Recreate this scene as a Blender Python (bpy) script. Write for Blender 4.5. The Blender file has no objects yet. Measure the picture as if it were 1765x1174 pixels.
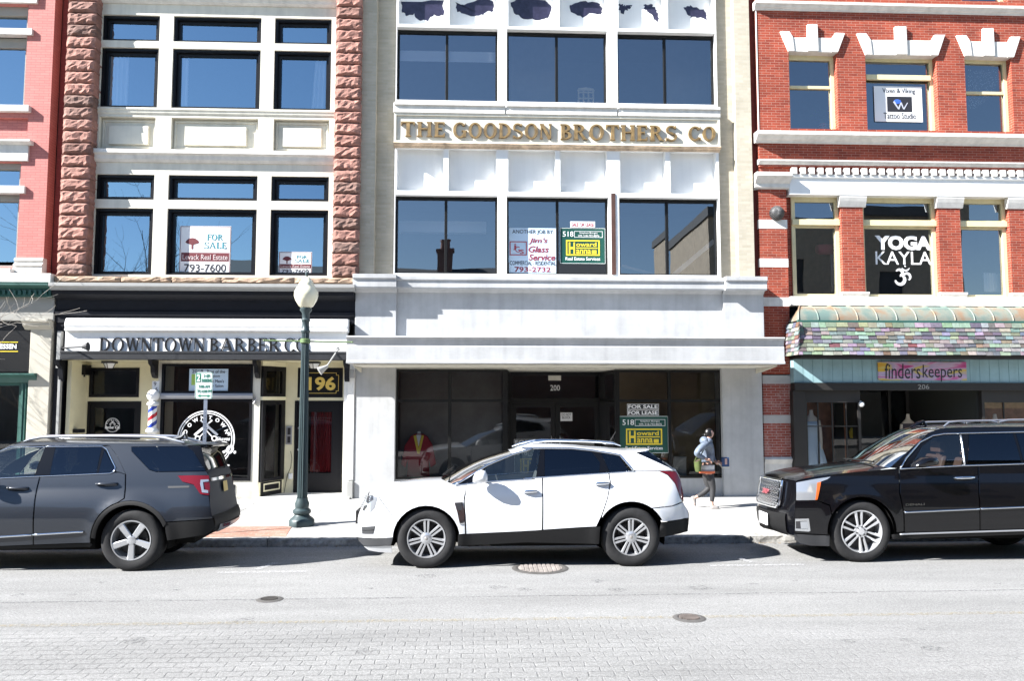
import bpy, bmesh, math, random
from mathutils import Vector, Matrix, Quaternion
from mathutils.geometry import delaunay_2d_cdt
random.seed(7)
S = bpy.context.scene
COL = S.collection
R = math.radians
# ---------------------------------------------------------------- camera
CAM = Vector((0, -16.8, 2.25)); YAW = R(2.5); PITCH = R(4.3); FPX = 1352.0
RT = Vector((math.cos(YAW), -math.sin(YAW), 0))
FW = Vector((math.sin(YAW)*math.cos(PITCH), math.cos(YAW)*math.cos(PITCH), math.sin(PITCH)))
UP = RT.cross(FW)
cd = bpy.data.cameras.new('camera'); co = bpy.data.objects.new('camera', cd); COL.objects.link(co)
cd.sensor_width = 36; cd.lens = FPX/1765*36; cd.clip_end = 2000; cd.clip_start = .1
m = Matrix((RT, UP, -FW)).transposed().to_4x4(); m.translation = CAM; co.matrix_world = m
S.camera = co
# ---------------------------------------------------------------- light
SUN = Vector((1, .36, -.755)).normalized()
W = bpy.data.worlds.new('World'); S.world = W; W.use_nodes = True
nt = W.node_tree; bg = nt.nodes['Background']
sk = nt.nodes.new('ShaderNodeTexSky'); sk.sky_type = 'NISHITA'; sk.sun_disc = False
sk.sun_elevation = math.asin(-SUN.z); sk.sun_rotation = math.atan2(-SUN.x, -SUN.y)
sk.air_density = 1.0; sk.dust_density = .1; sk.ozone_density = 2.2
nt.links.new(sk.outputs[0], bg.inputs[0]); bg.inputs[1].default_value = .06
sl = bpy.data.lights.new('sun', 'SUN'); sl.energy = 5.0; sl.angle = R(.5); sl.color = (1, .98, .95)
so = bpy.data.objects.new('sun', sl); COL.objects.link(so); so.location = (-20, -10, 20)
so.rotation_euler = SUN.to_track_quat('-Z', 'Y').to_euler()
S.view_settings.view_transform = 'Standard'; S.view_settings.look = 'None'
S.view_settings.exposure = 1.95; S.view_settings.gamma = 1
S.render.engine = 'CYCLES'
S.cycles.max_bounces = 8; S.cycles.transparent_max_bounces = 16; S.cycles.caustics_reflective = False; S.cycles.caustics_refractive = False

# ---------------------------------------------------------------- photo pixel -> point on a plane of given depth Y
def U(px, py, Y):
    d = FW + RT*((px-882.5)/FPX) + UP*((587-py)/FPX)
    return CAM + d*((Y-CAM.y)/d.y)
def UX(px, py, Y): return U(px, py, Y).x
def UZ(px, py, Y): return U(px, py, Y).z
def UG(px, py, z):
    d = FW + RT*((px-882.5)/FPX) + UP*((587-py)/FPX)
    return CAM + d*((z-CAM.z)/d.z)
def rc(x0, y0, x1, y1, Y):
    xm, ym = (x0+x1)/2, (y0+y1)/2
    return UX(x0, ym, Y), UX(x1, ym, Y), UZ(xm, y1, Y), UZ(xm, y0, Y)
def zoom(ox, oy, s): return lambda x, y: (ox+x/s, oy+y/s)

# ---------------------------------------------------------------- mesh builder
class MB:
    def __init__(s): s.v = []; s.f = []
    def add(s, vs, fs):
        b = len(s.v); s.v += [tuple(v) for v in vs]; s.f += [tuple(b+i for i in f) for f in fs]; return s
    def quad(s, *p): return s.add(p, [tuple(range(len(p)))])
    def box(s, x0, x1, y0, y1, z0, z1):
        if x0 > x1: x0, x1 = x1, x0
        if y0 > y1: y0, y1 = y1, y0
        if z0 > z1: z0, z1 = z1, z0
        return s.add([(x0,y0,z0),(x1,y0,z0),(x1,y1,z0),(x0,y1,z0),(x0,y0,z1),(x1,y0,z1),(x1,y1,z1),(x0,y1,z1)],
              [(0,3,2,1),(4,5,6,7),(0,1,5,4),(1,2,6,5),(2,3,7,6),(3,0,4,7)])
    def pbox(s, x0, y0, x1, y1, Y, d):     # photo rectangle at plane Y, d deep
        a, b, c, e = rc(x0, y0, x1, y1, Y); return s.box(a, b, Y, Y+d, c, e)
    def prism(s, poly, y0, y1):            # polygon in XZ extruded along Y
        n = len(poly)
        ar = sum(poly[i][0]*poly[(i+1)%n][1]-poly[(i+1)%n][0]*poly[i][1] for i in range(n))
        if ar < 0: poly = poly[::-1]
        vs = [(x, y0, z) for x, z in poly]+[(x, y1, z) for x, z in poly]
        fs = [tuple(range(n)), tuple(range(2*n-1, n-1, -1))]
        fs += [((i+1)%n, i, n+i, n+(i+1)%n) for i in range(n)]
        return s.add(vs, fs)
    def xprism(s, prof, x0, x1):           # profile in YZ extruded along X
        n = len(prof)
        ar = sum(prof[i][0]*prof[(i+1)%n][1]-prof[(i+1)%n][0]*prof[i][1] for i in range(n))
        if ar < 0: prof = prof[::-1]
        vs = [(x1, y, z) for y, z in prof]+[(x0, y, z) for y, z in prof]
        fs = [tuple(range(n)), tuple(range(2*n-1, n-1, -1))]
        fs += [((i+1)%n, i, n+i, n+(i+1)%n) for i in range(n)]
        return s.add(vs, fs)
    def zprism(s, poly, z0, z1):           # polygon in XY extruded along Z
        n = len(poly)
        ar = sum(poly[i][0]*poly[(i+1)%n][1]-poly[(i+1)%n][0]*poly[i][1] for i in range(n))
        if ar < 0: poly = poly[::-1]
        vs = [(x, y, z1) for x, y in poly]+[(x, y, z0) for x, y in poly]
        fs = [tuple(range(n)), tuple(range(2*n-1, n-1, -1))]
        fs += [((i+1)%n, i, n+i, n+(i+1)%n) for i in range(n)]
        return s.add(vs, fs)
    def lathe(s, prof, c=(0,0,0), axis='z', n=24, a0=0, a1=2*math.pi):   # prof = [(r, h)]
        vs = []; fs = []; k = len(prof); full = abs(a1-a0-2*math.pi) < 1e-6
        m = n if full else n+1
        for i in range(m):
            a = a0+(a1-a0)*i/n; ca, sa = math.cos(a), math.sin(a)
            for r, h in prof:
                p = {'z': (r*ca, r*sa, h), 'y': (r*sa, h, r*ca), 'x': (h, r*ca, r*sa)}[axis]
                vs.append((c[0]+p[0], c[1]+p[1], c[2]+p[2]))
        for i in range(n):
            j = (i+1) % m
            for q in range(k-1): fs.append((i*k+q, j*k+q, j*k+q+1, i*k+q+1))
        return s.add(vs, fs)
    def tube(s, pts, rad, n=8, cap=True):
        pts = [Vector(p) for p in pts]; rs = rad if isinstance(rad, (list, tuple)) else [rad]*len(pts)
        vs = []; fs = []; prev = None
        for i, p in enumerate(pts):
            t = (pts[min(i+1, len(pts)-1)]-pts[max(i-1, 0)]).normalized()
            if prev is None:
                a = Vector((0,0,1)) if abs(t.z) < .9 else Vector((1,0,0)); u = t.cross(a).normalized()
            else: u = (prev-t*prev.dot(t)).normalized()
            prev = u; w = t.cross(u)
            for k in range(n):
                a = 2*math.pi*k/n; vs.append(p+(u*math.cos(a)+w*math.sin(a))*rs[i])
        for i in range(len(pts)-1):
            for k in range(n): fs.append((i*n+k, i*n+(k+1)%n, (i+1)*n+(k+1)%n, (i+1)*n+k))
        if cap: fs += [tuple(range(n-1, -1, -1)), tuple((len(pts)-1)*n+k for k in range(n))]
        return s.add(vs, fs)
    def ball(s, c, r, n=12, m=8):
        rx, ry, rz = r if isinstance(r, (tuple, list)) else (r, r, r)
        vs = [(c[0], c[1], c[2]+rz)]; fs = []
        for i in range(1, m):
            p = math.pi*i/m
            for k in range(n):
                a = 2*math.pi*k/n; vs.append((c[0]+rx*math.sin(p)*math.cos(a), c[1]+ry*math.sin(p)*math.sin(a), c[2]+rz*math.cos(p)))
        vs.append((c[0], c[1], c[2]-rz)); L = len(vs)-1
        for k in range(n):
            fs.append((0, 1+k, 1+(k+1)%n)); fs.append((L, 1+(m-2)*n+(k+1)%n, 1+(m-2)*n+k))
            for i in range(m-2): fs.append((1+i*n+k, 1+(i+1)*n+k, 1+(i+1)*n+(k+1)%n, 1+i*n+(k+1)%n))
        return s.add(vs, fs)
    def moved(s, M):
        s.v = [tuple(M @ Vector(v)) for v in s.v]; return s
    def pieces(s):
        par = list(range(len(s.v)))
        def find(i):
            while par[i] != i: par[i] = par[par[i]]; i = par[i]
            return i
        for f in s.f:
            r = find(f[0])
            for i in f[1:]: par[find(i)] = r
        isl = {}
        for i, v in enumerate(s.v):
            r = find(i); b = isl.get(r)
            if b is None: isl[r] = [list(v), list(v)]
            else:
                for k in range(3): b[0][k] = min(b[0][k], v[k]); b[1][k] = max(b[1][k], v[k])
        keys = list(isl); n = len(keys)
        if n < 2 or n > 700: return None
        sz = [max(isl[k][1][i]-isl[k][0][i] for i in range(3)) for k in keys]; q = list(range(n))
        def fd(i):
            while q[i] != i: q[i] = q[q[i]]; i = q[i]
            return i
        for i in range(n):
            a = isl[keys[i]]
            for j in range(i+1, n):
                if fd(i) == fd(j): continue
                b = isl[keys[j]]; g = math.sqrt(sum(max(0, a[0][k]-b[1][k], b[0][k]-a[1][k])**2 for k in range(3)))
                if g <= max(.02, .5*max(sz[i], sz[j]))*.97: q[fd(i)] = fd(j)
        grp = {keys[i]: fd(i) for i in range(n)}
        if len(set(grp.values())) < 2: return None
        out = {}
        for f in s.f: out.setdefault(grp[find(f[0])], []).append(f)
        res = []
        for fs in out.values():
            mb = MB(); mp = {}
            for f in fs:
                for i in f:
                    if i not in mp: mp[i] = len(mb.v); mb.v.append(s.v[i])
                mb.f.append(tuple(mp[i] for i in f))
            res.append(mb)
        return res
    def build(s, name, mat, parent=None, bevel=0, smooth=False, label=None, loc=None, normals=None, one=False):
        if parent is not None and normals is None and not one:
            pc = s.pieces()
            if pc: return [p.build(name, mat, parent, bevel, smooth, label, one=True) for p in pc][0]
        me = bpy.data.meshes.new(name); ob = bpy.data.objects.new(name, me); COL.objects.link(ob)
        off = Vector((0,0,0))
        if parent is not None:
            ob.parent = parent; off = worldloc(parent)
        elif loc is not None: off = Vector(loc)
        me.from_pydata([Vector(v)-off for v in s.v], [], s.f); me.update()
        if loc is not None and parent is None: ob.location = loc
        for mm in (mat if isinstance(mat, (list, tuple)) else [mat]): me.materials.append(mm)
        if smooth:
            me.polygons.foreach_set('use_smooth', [True]*len(me.polygons))
            if smooth != 'all' and normals is None: me.set_sharp_from_angle(angle=R(smooth if smooth is not True else 40))
        if normals is not None: me.normals_split_custom_set_from_vertices(normals)
        if bevel:
            b = ob.modifiers.new('bevel', 'BEVEL'); b.width = bevel; b.segments = 2; b.limit_method = 'ANGLE'; b.angle_limit = R(50)
        if label: ob['label'] = label
        return ob
WL = {}
def worldloc(o):
    p = Vector((0,0,0))
    while o is not None: p += o.location; o = o.parent
    return p
def tag(o, label, cat, group=None):
    o['label'] = label; o['category'] = cat
    if group: o['group'] = group
    return o
def thing(name, label, cat, loc=(0,0,0), group=None):
    o = bpy.data.objects.new(name, None); COL.objects.link(o); o.location = loc; o.empty_display_size = .2
    return tag(o, label, cat, group)
def struct(o): o['kind'] = 'structure'; return o

# ---------------------------------------------------------------- materials
def mat(name, col=(.5,.5,.5), rough=.6, metal=0, spec=.5, coat=0, var=0, vscale=4, bump=0, bscale=40, stain=0, streak=0):
    m = bpy.data.materials.new(name); m.use_nodes = True; t = m.node_tree; L = t.links.new
    b = t.nodes['Principled BSDF']
    b.inputs['Base Color'].default_value = (*col, 1); b.inputs['Roughness'].default_value = rough
    b.inputs['Metallic'].default_value = metal; b.inputs['Specular IOR Level'].default_value = spec
    b.inputs['Coat Weight'].default_value = coat; b.inputs['Coat Roughness'].default_value = .03
    tc = t.nodes.new('ShaderNodeTexCoord')
    if var or stain or streak:
        n = t.nodes.new('ShaderNodeTexNoise'); n.inputs['Scale'].default_value = vscale; n.inputs['Detail'].default_value = 8
        n.inputs['Roughness'].default_value = .65
        L(tc.outputs['Object'], n.inputs['Vector'])
        r = t.nodes.new('ShaderNodeMapRange'); r.inputs[1].default_value = .3; r.inputs[2].default_value = .7
        r.inputs[3].default_value = 1-var; r.inputs[4].default_value = 1+var*.6
        L(n.outputs['Fac'], r.inputs[0])
        mx = t.nodes.new('ShaderNodeVectorMath'); mx.operation = 'SCALE'; mx.inputs[0].default_value = col
        L(r.outputs[0], mx.inputs['Scale']); out = mx.outputs[0]
        if streak:
            mp = t.nodes.new('ShaderNodeMapping'); mp.inputs['Scale'].default_value = (5, 5, .35); L(tc.outputs['Object'], mp.inputs[0])
            n2 = t.nodes.new('ShaderNodeTexNoise'); n2.inputs['Scale'].default_value = 1.3; n2.inputs['Detail'].default_value = 6; L(mp.outputs[0], n2.inputs['Vector'])
            r2 = t.nodes.new('ShaderNodeMapRange'); r2.inputs[1].default_value = .45; r2.inputs[2].default_value = .75; r2.inputs[3].default_value = 1; r2.inputs[4].default_value = 1-streak
            L(n2.outputs['Fac'], r2.inputs[0]); m2 = t.nodes.new('ShaderNodeVectorMath'); m2.operation = 'SCALE'
            L(out, m2.inputs[0]); L(r2.outputs[0], m2.inputs['Scale']); out = m2.outputs[0]
        L(out, b.inputs['Base Color'])
    if bump:
        n = t.nodes.new('ShaderNodeTexNoise'); n.inputs['Scale'].default_value = bscale; n.inputs['Detail'].default_value = 6
        L(tc.outputs['Object'], n.inputs['Vector'])
        bp = t.nodes.new('ShaderNodeBump'); bp.inputs['Strength'].default_value = bump; bp.inputs['Distance'].default_value = .01
        L(n.outputs['Fac'], bp.inputs['Height']); L(bp.outputs[0], b.inputs['Normal'])
    return m

def brickmat(name, c1, c2, mortar, bw=.2, bh=.06, mo=.006, rough=.75, dirt=.25, bump=.3, wear=None):
    m = bpy.data.materials.new(name); m.use_nodes = True; t = m.node_tree; L = t.links.new; b = t.nodes['Principled BSDF']
    b.inputs['Roughness'].default_value = rough; b.inputs['Specular IOR Level'].default_value = .3
    tc = t.nodes.new('ShaderNodeTexCoord'); sp = t.nodes.new('ShaderNodeSeparateXYZ'); L(tc.outputs['Object'], sp.inputs[0])
    ad = t.nodes.new('ShaderNodeMath'); ad.operation = 'ADD'; L(sp.outputs[0], ad.inputs[0]); L(sp.outputs[1], ad.inputs[1])
    cb = t.nodes.new('ShaderNodeCombineXYZ'); L(ad.outputs[0], cb.inputs[0]); L(sp.outputs[2], cb.inputs[1])
    k = t.nodes.new('ShaderNodeTexBrick'); L(cb.outputs[0], k.inputs['Vector'])
    k.inputs['Scale'].default_value = 1; k.inputs['Brick Width'].default_value = bw; k.inputs['Row Height'].default_value = bh
    k.inputs['Mortar Size'].default_value = mo; k.inputs['Mortar Smooth'].default_value = .2
    k.inputs['Color1'].default_value = (*c1, 1); k.inputs['Color2'].default_value = (*c2, 1); k.inputs['Mortar'].default_value = (*mortar, 1)
    n = t.nodes.new('ShaderNodeTexNoise'); n.inputs['Scale'].default_value = 1.7; n.inputs['Detail'].default_value = 9; n.inputs['Roughness'].default_value = .7
    L(tc.outputs['Object'], n.inputs['Vector'])
    r = t.nodes.new('ShaderNodeMapRange'); r.inputs[1].default_value = .3; r.inputs[2].default_value = .7; r.inputs[3].default_value = 1-dirt; r.inputs[4].default_value = 1+dirt*.5
    L(n.outputs['Fac'], r.inputs[0])
    v = t.nodes.new('ShaderNodeVectorMath'); v.operation = 'SCALE'; L(k.outputs['Color'], v.inputs[0]); L(r.outputs[0], v.inputs['Scale'])
    out = v.outputs[0]
    if wear:
        n2 = t.nodes.new('ShaderNodeTexNoise'); n2.inputs['Scale'].default_value = 2.3; n2.inputs['Detail'].default_value = 10; n2.inputs['Roughness'].default_value = .8
        L(tc.outputs['Object'], n2.inputs['Vector'])
        r2 = t.nodes.new('ShaderNodeMapRange'); r2.inputs[1].default_value = .5; r2.inputs[2].default_value = .72; L(n2.outputs['Fac'], r2.inputs[0])
        mx = t.nodes.new('ShaderNodeMix'); mx.data_type = 'RGBA'; L(r2.outputs[0], mx.inputs[0]); L(out, mx.inputs[6]); mx.inputs[7].default_value = (*wear, 1)
        out = mx.outputs[2]
    L(out, b.inputs['Base Color'])
    bp = t.nodes.new('ShaderNodeBump'); bp.inputs['Strength'].default_value = bump; bp.inputs['Distance'].default_value = .006; bp.invert = True
    L(k.outputs['Fac'], bp.inputs['Height']); L(bp.outputs[0], b.inputs['Normal'])
    return m

def glass(name, tint=(.6,.65,.7), base=.1, k=1.0, ripple=0, gcol=(1,1,1)):
    m = bpy.data.materials.new(name); m.use_nodes = True; t = m.node_tree; L = t.links.new
    t.nodes.remove(t.nodes['Principled BSDF']); o = t.nodes['Material Output']
    tr = t.nodes.new('ShaderNodeBsdfTransparent'); tr.inputs[0].default_value = (*tint, 1)
    gl = t.nodes.new('ShaderNodeBsdfGlossy'); gl.inputs['Roughness'].default_value = .005; gl.inputs['Color'].default_value = (*gcol, 1)
    fr = t.nodes.new('ShaderNodeFresnel'); fr.inputs['IOR'].default_value = 1.5
    a = t.nodes.new('ShaderNodeMath'); a.operation = 'MULTIPLY_ADD'; a.use_clamp = True; a.inputs[1].default_value = k; a.inputs[2].default_value = base
    L(fr.outputs[0], a.inputs[0])
    mx = t.nodes.new('ShaderNodeMixShader'); L(a.outputs[0], mx.inputs[0]); L(tr.outputs[0], mx.inputs[1]); L(gl.outputs[0], mx.inputs[2]); L(mx.outputs[0], o.inputs[0])
    if ripple:
        tc = t.nodes.new('ShaderNodeTexCoord'); n = t.nodes.new('ShaderNodeTexNoise'); n.inputs['Scale'].default_value = 1.1; n.inputs['Detail'].default_value = 1
        L(tc.outputs['Object'], n.inputs['Vector']); bp = t.nodes.new('ShaderNodeBump'); bp.inputs['Strength'].default_value = ripple; bp.inputs['Distance'].default_value = .02
        L(n.outputs['Fac'], bp.inputs['Height']); L(bp.outputs[0], gl.inputs['Normal'])
    return m
M = {}
M['white_trim'] = mat('white_trim', (.8,.8,.785), .5, var=.04, vscale=2, streak=.06)
M['cream_trim'] = mat('cream_trim', (.66,.63,.54), .6, var=.1, vscale=3, streak=.15)
M['limestone'] = mat('limestone', (.66,.64,.6), .75, var=.14, vscale=5, bump=.15, streak=.15)
M['concrete'] = mat('concrete', (.42,.425,.43), .85, var=.2, vscale=1.3, bump=.25, bscale=60, streak=.14)
M['cream_brick'] = brickmat('cream_brick', (.43,.385,.30), (.50,.45,.36), (.44,.41,.34), .2, .058, .005, dirt=.15, bump=.25)
M['red_brick'] = brickmat('red_brick', (.22,.036,.02), (.33,.062,.032), (.38,.22,.17), .2, .0585, .004, dirt=.32)
M['worn_brick'] = brickmat('worn_brick', (.26,.055,.04), (.3,.07,.05), (.4,.33,.3), .2, .0585, .005, dirt=.3, wear=(.42,.3,.28))
M['pink_brick'] = brickmat('pink_brick', (.47,.17,.15), (.51,.195,.17), (.34,.11,.1), .2, .058, .004, dirt=.08, bump=.5)
M['sandstone'] = mat('sandstone', (.31,.15,.118), .9, var=.4, vscale=6, bump=.9, bscale=22)
def tinted(m):
    t = m.node_tree; L = t.links.new; b = t.nodes['Principled BSDF']; src = b.inputs['Base Color'].links[0].from_socket
    a = t.nodes.new('ShaderNodeVertexColor'); a.layer_name = 'tint'; v = t.nodes.new('ShaderNodeVectorMath'); v.operation = 'MULTIPLY'; L(src, v.inputs[0]); L(a.outputs[0], v.inputs[1]); L(v.outputs[0], b.inputs['Base Color'])
tinted(M['sandstone'])
M['shaded_pink'] = brickmat('shaded_pink', (.26,.06,.055), (.29,.075,.065), (.2,.05,.05), .2, .058, .004, dirt=.15, bump=.5)  # pink brick darkened: the recess strip's shade is put into its colour
M['sandstone_grey'] = mat('sandstone_grey', (.34,.24,.17), .9, var=.4, vscale=5, bump=.7, bscale=25)
M['black_paint'] = mat('black_paint', (.006,.006,.008), .4, spec=.25, var=.2)
M['bronze_frame'] = mat('bronze_frame', (.006,.006,.006), .45, spec=.25)
M['navy_paint'] = mat('navy_paint', (.006,.007,.011), .6, spec=.2, var=.3, vscale=6)
M['grey_paint'] = mat('grey_paint', (.3,.3,.29), .6, var=.1)
M['grey_stucco'] = mat('grey_stucco', (.3,.295,.27), .85, var=.08, bump=.15)
M['tan_stucco'] = mat('tan_stucco', (.46,.43,.36), .85, var=.08, bump=.15)
M['green_paint'] = mat('green_paint', (.02,.085,.07), .5, var=.15)
M['yellow_trim'] = mat('yellow_trim', (.68,.6,.36), .55, var=.08, streak=.1)
M['pale_yellow'] = mat('pale_yellow', (.72,.67,.47), .6, var=.06)
M['brown_wood'] = mat('brown_wood', (.07,.03,.022), .6, var=.3)
M['dark_brown'] = mat('dark_brown', (.014,.012,.011), .6, var=.2)
M['teal_board'] = mat('teal_board', (.27,.42,.45), .6, var=.12, vscale=3, streak=.15)
M['silver'] = mat('silver', (.55,.56,.58), .3, metal=.9)
M['gold'] = mat('gold', (.62,.4,.12), .45, metal=.25, var=.35, vscale=9)
M['gold_leaf'] = mat('gold_leaf', (.7,.52,.13), .5)
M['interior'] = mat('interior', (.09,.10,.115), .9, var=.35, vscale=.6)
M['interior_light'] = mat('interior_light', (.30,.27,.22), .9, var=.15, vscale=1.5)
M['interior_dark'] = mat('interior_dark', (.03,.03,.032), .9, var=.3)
M['roof_felt'] = mat('roof_felt', (.06,.06,.06), .9)
M['glass_sky'] = glass('glass_sky', (.9,.93,.96), .37, 1.0, ripple=.05, gcol=(.62,.83,1))
M['glass_tinted'] = glass('glass_tinted', (.78,.8,.84), .22, 1.0, ripple=.05, gcol=(.82,.9,1))
M['glass_clear'] = glass('glass_clear', (.95,.95,.95), .0, .9)
M['glass_shop'] = glass('glass_shop', (.75,.76,.76), .015, 1.0, ripple=.01)
M['white'] = mat('white', (.8,.8,.8), .5)
M['vinyl_white'] = mat('vinyl_white', (.82,.82,.82), .4)
M['paper_blue'] = mat('paper_blue', (.55,.68,.8), .6)
M['maroon'] = mat('maroon', (.13,.02,.025), .5)
M['sign_green'] = mat('sign_green', (.006,.06,.045), .4)
M['sign_yellow'] = mat('sign_yellow', (.72,.55,.04), .4)
M['ink'] = mat('ink', (.02,.02,.025), .5)
M['ink_red'] = mat('ink_red', (.35,.02,.03), .5)
M['ink_teal'] = mat('ink_teal', (.03,.2,.24), .5)
M['iron_dark'] = mat('iron_dark', (.03,.03,.032), .5, metal=.4)
M['curtain'] = mat('curtain', (.85,.86,.88), .8)

# ---------------------------------------------------------------- lettering
def text_geo(s, ext=.01, bold=0, shear=0, spacing=1.0):
    c = bpy.data.curves.new('t', 'FONT'); c.body = s; c.extrude = ext/2; c.offset = bold; c.shear = shear; c.space_character = spacing
    c.resolution_u = 3; o = bpy.data.objects.new('t', c); COL.objects.link(o)
    dg = bpy.context.evaluated_depsgraph_get(); me = bpy.data.meshes.new_from_object(o.evaluated_get(dg))
    vs = [v.co.copy() for v in me.vertices]; fs = [tuple(p.vertices) for p in me.polygons]
    bpy.data.objects.remove(o); bpy.data.curves.remove(c); bpy.data.meshes.remove(me)
    return vs, fs
def text_in(mb, s, X0, X1, Z0, Z1, Y, depth=.004, bold=0, shear=0, spacing=1.0):
    vs, fs = text_geo(s, 1, bold, shear, spacing)
    x0 = min(v.x for v in vs); x1 = max(v.x for v in vs); y0 = min(v.y for v in vs); y1 = max(v.y for v in vs)
    sx = (X1-X0)/(x1-x0); sy = (Z1-Z0)/(y1-y0)
    mb.add([(X0+(v.x-x0)*sx, Y-(v.z+.5)*depth, Z0+(v.y-y0)*sy) for v in vs], [f for f in fs])
    return mb
def ptext(mb, s, x0, y0, x1, y1, Y, **k):
    a, b, c, d = rc(x0, y0, x1, y1, Y); return text_in(mb, s, a, b, c, d, Y, **k)
# a roman alphabet with serifs, drawn as polygons in a unit-high box
def serif(ch, T=.17, t=.075):
    s = .06; h = .055; P = []
    def rect(x0, y0, x1, y1): P.append([(x0,y0),(x1,y0),(x1,y1),(x0,y1)])
    def stem(x, w=T, top=True, bot=True):
        rect(x, h if bot else 0, x+w, 1-h if top else 1)
        if bot: P.append([(x-s,0),(x+w+s,0),(x+w+s,h*.6),(x+w,h),(x,h),(x-s,h*.6)])
        if top: P.append([(x-s,1),(x-s,1-h*.6),(x,1-h),(x+w,1-h),(x+w+s,1-h*.6),(x+w+s,1)])
    def ring(cx, cy, rx, ry, a0, a1, n=18, tx=T, ty=t):
        o = [(cx+rx*math.cos(R(a0+(a1-a0)*i/n)), cy+ry*math.sin(R(a0+(a1-a0)*i/n))) for i in range(n+1)]
        q = [(cx+(rx-tx)*math.cos(R(a0+(a1-a0)*i/n)), cy+(ry-ty)*math.sin(R(a0+(a1-a0)*i/n))) for i in range(n+1)]
        P.append(o+q[::-1])
    def diag(xa, ya, xb, yb, w): P.append([(xa-w/2,ya),(xa+w/2,ya),(xb+w/2,yb),(xb-w/2,yb)])
    def ser(x, y, w=.12, up=False): rect(x-w, y-h*.8 if up else y, x+w, y if up else y+h*.8)
    if ch == 'T':
        stem(.31, top=False); rect(0, 1-t, .79, 1); P.append([(0,1-t),(0,.74),(.035,.74),(.1,1-t)]); P.append([(.79,1-t),(.69,1-t),(.755,.74),(.79,.74)]); w = .79
    elif ch == 'H':
        stem(.06); stem(.62); rect(.06+T, .48, .62, .48+t); w = .85
    elif ch in 'EFL':
        stem(.06); w = .68
        if ch != 'L': rect(.06+T, 1-t, .62, 1); P.append([(.62,1-t),(.52,1-t),(.59,.76),(.62,.76)]); rect(.06+T, .48, .46, .48+t); rect(.45, .4, .48, .63)
        if ch != 'F': rect(.06+T, 0, .64, t); P.append([(.64,t),(.54,t),(.61,.26),(.64,.26)])
        else: w = .64
    elif ch == 'O': ring(.45, .5, .45, .52, 90, 270); ring(.45, .5, .45, .52, -90, 90); w = .9
    elif ch in 'CG':
        ring(.46, .5, .46, .52, 38, 322, 26); P.append([(.80,.82),(.84,.82),(.84,1.0),(.80,.98)]); w = .86
        if ch == 'G': rect(.68, .06, .68+T, .42); rect(.58, .42, .68+T+.06, .42+h); w = .92
        else: P.append([(.80,.02),(.84,.0),(.84,.18),(.80,.18)])
    elif ch == 'D': stem(.06); ring(.06+T, .5, .58, .5, -90, 90); w = .83
    elif ch == 'B': stem(.06); ring(.06+T, .755, .36, .245, -90, 90, 12); ring(.06+T, .265, .42, .265, -90, 90, 12); w = .67
    elif ch == 'R': stem(.06); ring(.06+T, .735, .40, .265, -90, 90, 12); P.append([(.33,.47),(.5,.47),(.80,0),(.61,0)]); rect(.6, 0, .86, h*.6); w = .84
    elif ch == 'S':
        ring(.35, .745, .32, .27, 25, 250, 16, .13, t); ring(.35, .265, .35, .28, -155, 78, 16, .13, t)
        P.append([(.24,.50),(.44,.40),(.52,.50),(.30,.62)]); rect(.60, .8, .635, 1.0); rect(.02, 0, .055, .22); w = .7
    elif ch == 'N':
        stem(.06, t, top=False); stem(.68, t, bot=False); P.append([(.0,1),(.06+T*1.0,1),(.68+t,0),(.68-T*.45,0)]); w = .82
    elif ch == 'A':
        diag(.08, h, .42, 1, t); P.append([(.36,1),(.50,1),(.86,h),(.66,h)]); rect(.2, .3, .64, .3+t*.9); ser(.08, 0); ser(.78, 0, .15); w = .92
    elif ch == 'W':
        P.append([(.05,1),(.23,1),(.42,0),(.36,0)]); diag(.39, 0, .58, 1, t); P.append([(.5,1),(.68,1),(.87,0),(.81,0)]); diag(.84, 0, 1.06, 1, t); ser(.13, 1, .15, True); ser(1.06, 1, .12, True); w = 1.16
    elif ch == '.': ring(.09, .08, .09, .09, 0, 180, 8, .089, .089); ring(.09, .08, .09, .09, 180, 360, 8, .089, .089); w = .2
    else: w = .38
    return P, w
def serif_in(mb, s, X0, X1, Z0, Z1, Y, depth, gap=.11, T=.17, t=.075):
    x = 0; al = []
    for ch in s:
        P, w = serif(ch, T, t)
        for k, p in enumerate(P): al.append(([(x+a, b) for a, b in p], k))
        x += w+gap
    sx = (X1-X0)/(x-gap); sz = Z1-Z0
    for p, k in al: mb.prism([(X0+a*sx, Z0+b*sz) for a, b in p], Y-depth-.0007*k, Y)
    return mb

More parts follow.
